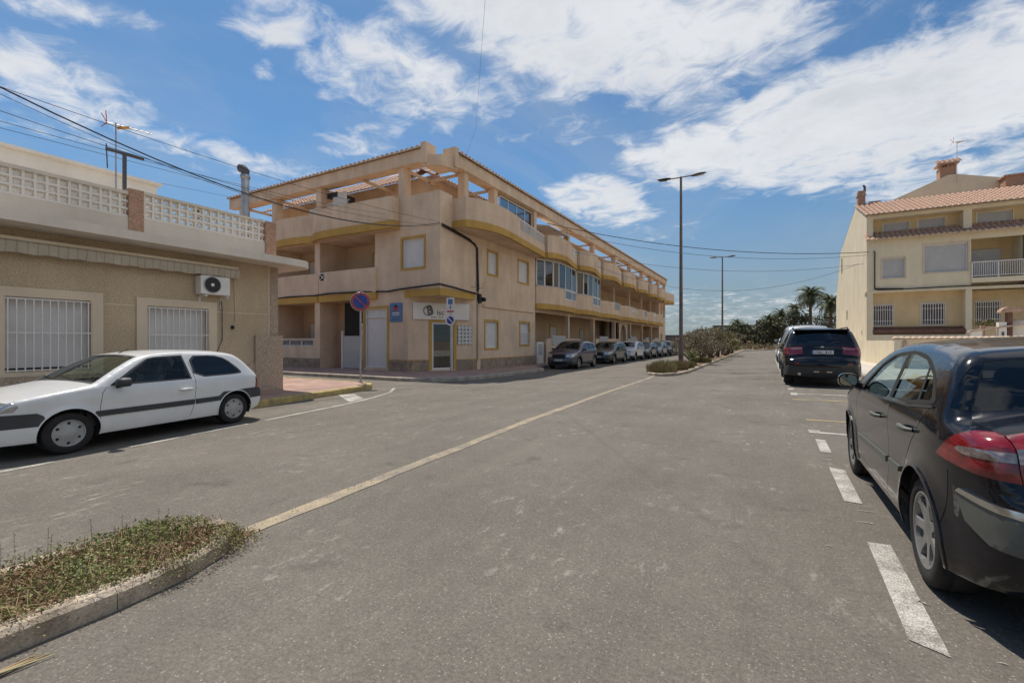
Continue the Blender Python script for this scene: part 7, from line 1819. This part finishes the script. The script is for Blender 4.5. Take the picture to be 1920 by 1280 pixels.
m = MB(); vs = [(-3.74+.05*a+.01*mnoise.noise(Vector((a, b, 0))), .42+.06*b, .17+.02*mnoise.noise(Vector((a*2, b*2, 5)))) for b in range(4) for a in range(4)]
m.mesh(vs, [(b*4+a, b*4+a+1, (b+1)*4+a+1, (b+1)*4+a) for b in range(3) for a in range(3)], 'sign_white'); tag(m.build('paper_scrap'), 'crumpled white paper scrap caught in the island weeds', 'litter')
# -- dry grass tufts at the nose of the median
G = 'dry grass tufts on the median'
def tuft(label, loc, r_, h, n, mats, group=G):
    m = MB()
    for i in range(n):
        a = random.uniform(0, 6.28); q = random.random()**.6*r_; x, y = math.cos(a)*q, math.sin(a)*q; hh = h*random.uniform(.5, 1.)*(1-.35*q/r_)
        ox, oy = math.cos(a)*random.uniform(.05, .35)*hh+random.gauss(0, .03), math.sin(a)*random.uniform(.05, .35)*hh+random.gauss(0, .03); w_ = random.uniform(.004, .010); b = random.uniform(0, 3.14)
        c, s_ = math.cos(b)*w_, math.sin(b)*w_; mt = random.choice(mats)
        m.face([(x-c, y-s_, 0), (x+c, y+s_, 0), (x+ox*.5+c, y+oy*.5+s_, hh*.62), (x+ox*.5-c, y+oy*.5-s_, hh*.62)], mt); m.face([(x+ox*.5-c, y+oy*.5-s_, hh*.62), (x+ox*.5+c, y+oy*.5+s_, hh*.62), (x+ox, y+oy, hh)], mt)
    o = m.build('grass_tuft'); o.location = loc; tag(o, label, 'grass', group)
tuft('wide straw coloured grass tuft at the tip of the median', (-4.05, 20.6, .1), .62, .62, 1500, ['straw', 'straw', 'straw', 'dryweed'])
tuft('greenish dry grass tuft behind the tip tuft on the median', (-4.1, 21.6, .1), .55, .66, 1300, ['straw', 'straw', 'straw', 'green'])
tuft('brown dry tuft in front of the nearer street lamp', (-3.75, 22.7, .1), .5, .6, 1200, ['dryweed', 'straw', 'dryweed'])
tuft('mixed green tuft beside the nearer street lamp foot', (-3.7, 24.6, .1), .5, .55, 1000, ['green', 'straw', 'dryweed'])
tuft('reddish dry tuft between the lamp and the bushes', (-3.6, 31.5, .1), .5, .55, 800, ['dryweed', 'straw'])
# -- bushes along the median
G = 'bushes on the median'
bush('bush', 'low green bush on the median kerb beside the nearer lamp', 'bush', (-3.55, 27.2, .1), .6, 1.1, .75, 2600, .07, ['green', 'green', 'straw'], G, 8, clumps=12)
bush('bush', 'big dusty twiggy bush filling the median behind the nearer lamp', 'bush', (-4.15, 31.0, .1), 1.2, 2.0, 2.05, 6500, .075, ['bush', 'bush', 'bush', 'dryweed'], G, 34, clumps=30)
bush('bush', 'tall brownish bush in the middle of the median', 'bush', (-4.2, 35.5, .1), 1.25, 2.2, 2.35, 6500, .08, ['bush', 'bush', 'dryweed'], G, 34, clumps=30)
bush('bush', 'dark brown bush on the median before the far lamp', 'bush', (-4.0, 40, .1), 1.3, 2.0, 2.3, 5000, .09, ['bush', 'olive', 'dryweed'], G, 26, clumps=26)
bush('bush', 'bright green yucca like bush under the far lamp', 'bush', (-3.75, 43.4, .1), .75, .75, 2.6, 2200, .16, ['green', 'green', 'straw'], G, 10, clumps=14)
bush('bush', 'yellow green bush to the right of the far lamp', 'bush', (-3.4, 46.8, .1), 1.0, 1.3, 2.3, 2400, .13, ['green', 'straw', 'olive'], G, 10, clumps=14)
for (yy, lab) in ((51, 'brown bush beyond the far lamp'), (57, 'last brown bush of the median')): bush('bush', lab, 'bush', (-3.5, yy, .1), 1.3, 2.2, 2.3, 3000, .12, ['bush', 'olive', 'dryweed'], G, 16, clumps=20)
# -- strip of dry scrub where the road ends
m = MB()
for i in range(15000):
    x = random.uniform(-34, 26); y = 79.3+random.random()**1.5*22; v = mnoise.noise(Vector((x*.25, y*.2, 2)))
    h = (.25+.75*max(0, v+.3))*random.random(); leafquad(m, (x, y, .1+h), random.uniform(.2, .42), 'dryweed' if v < -.1 else random.choice(('olive', 'straw', 'dryweed', 'olive')), Vector((random.gauss(0, .5), random.gauss(0, .5), 1)).normalized(), .5)
struct(m.build('dry_scrub'), 'stuff', 'dry brown and olive scrub beyond the end of the road')
# -- palms and trees beyond the road end (px -> direction, standing 85-110 m away)
def at_px(px, y): return gx(px, y)
PL = [(1520, 92, 9.6, 3.0, 'tallest date palm standing right of the tree line'), (1558, 90, 8.0, 2.8, 'feathery palm half hidden by the cream house corner'), (1490, 96, 7.5, 2.2, 'palm left of the tallest date palm'), (1467, 98, 6.6, 2.2, 'stout palm beside the big olive tree'),
      (1441, 100, 6.0, 1.9, 'palm in the middle of the tree line'), (1382, 104, 5.4, 2.0, 'lone palm over the left part of the tree line'), (1404, 108, 4.6, 1.7, 'small palm beside the lone one')]
for (px, y, h, fl, lab) in PL: palm(lab, (at_px(px, y), y, .2), h-.6, fl, 52 if px > 1500 else 40, skirt=14)
G = 'trees beyond the road end'
TR = [(1362, 112, 3.6, 2.6, 'olive', 'low olive tree at the left of the tree line'), (1380, 108, 3.9, 2.6, 'darktree', 'dark tree under the lone palm'), (1398, 104, 4.0, 2.8, 'darktree', 'dark tree between the lone palm and the small one'), (1418, 106, 3.8, 2.8, 'olive', 'greyish tree left of the middle palm'), (1432, 102, 4.3, 2.6, 'darktree', 'dark tree touching the middle palm'),
      (1452, 104, 4.4, 2.8, 'darktree', 'dark tree right of the middle palm'), (1472, 100, 5.6, 3.0, 'darktree', 'tall dark tree below the stout palm'), (1492, 97, 5.6, 3.2, 'darktree', 'broad dark tree left of the tallest palm'), (1512, 99, 4.8, 3., 'olive', 'olive tree at the foot of the tallest palm'), (1535, 97, 5.0, 3.0, 'darktree', 'dark tree between the tallest palm and the feathery one'), (1556, 98, 4.6, 2.8, 'olive', 'olive tree below the feathery palm'),
      (1345, 118, 3.6, 2.6, 'olive', 'pale low tree above the median bushes'), (1325, 122, 3.6, 2.8, 'darktree', 'dark low tree behind the median bushes')]
for (px, y, h, rx, mt, lab) in TR: tree('bushy_tree', lab, (at_px(px, y), y, .1), h*1.28, rx*1.15, 1900, .40, [mt, mt, 'olive'], .2, G)
# far flat roofed buildings
t = thing('distant_building', 'long dark flat roofed building behind the tree line', 'building', (at_px(1400, 150), 150, 0)); m = MB(); m.box(-9, 10, 0, 10, 0, 6.0, 'cable_grey'); m.build('wall', t); m = MB(); m.box(-9.2, 10.2, -.2, 10.2, 6.0, 6.3, 'plastic'); m.build('roof', t)
t = thing('distant_building', 'low dark building left of the nearer street lamp', 'building', (at_px(1258, 160), 160, 0)); m = MB(); m.box(-5, 6, 0, 8, 0, 3.3, 'cable_grey'); m.build('wall', t); m = MB(); m.box(-5.2, 6.2, -.2, 8.2, 3.3, 3.6, 'plastic'); m.build('roof', t)
t = thing('distant_house', 'pale pink low house among the dark trees', 'house', (at_px(1465, 116), 116, 0)); m = MB(); m.box(-3, 3, 0, 6, 0, 3.6, 'pink_paver'); m.build('wall', t); m = MB(); m.box(-3.2, 3.2, -.2, 6.2, 3.6, 3.8, 'tile'); m.build('roof', t)
# plants behind the cream house walls
bush('bush', 'dark shrub with reddish leaves behind the white gate panel', 'bush', (XS[0]+1.0, 34.2, .4), .9, .6, 2.5, 1500, .12, ['green', 'dryweed'], None, 8, clumps=12)
# rooftop pot plants behind pierced parapet
bush('potted_plant', 'dark potted plant just above the pierced parapet', 'plant', (-12.75, 6.2, 3.78), .35, .3, 1.05, 500, .07, ['darktree'], None, 8, clumps=9)
bush('potted_plant', 'small dark plant behind the pierced parapet near the brick pier', 'plant', (-12.7, 5.4, 3.78), .3, .3, .8, 380, .06, ['darktree'], None, 6, clumps=7)
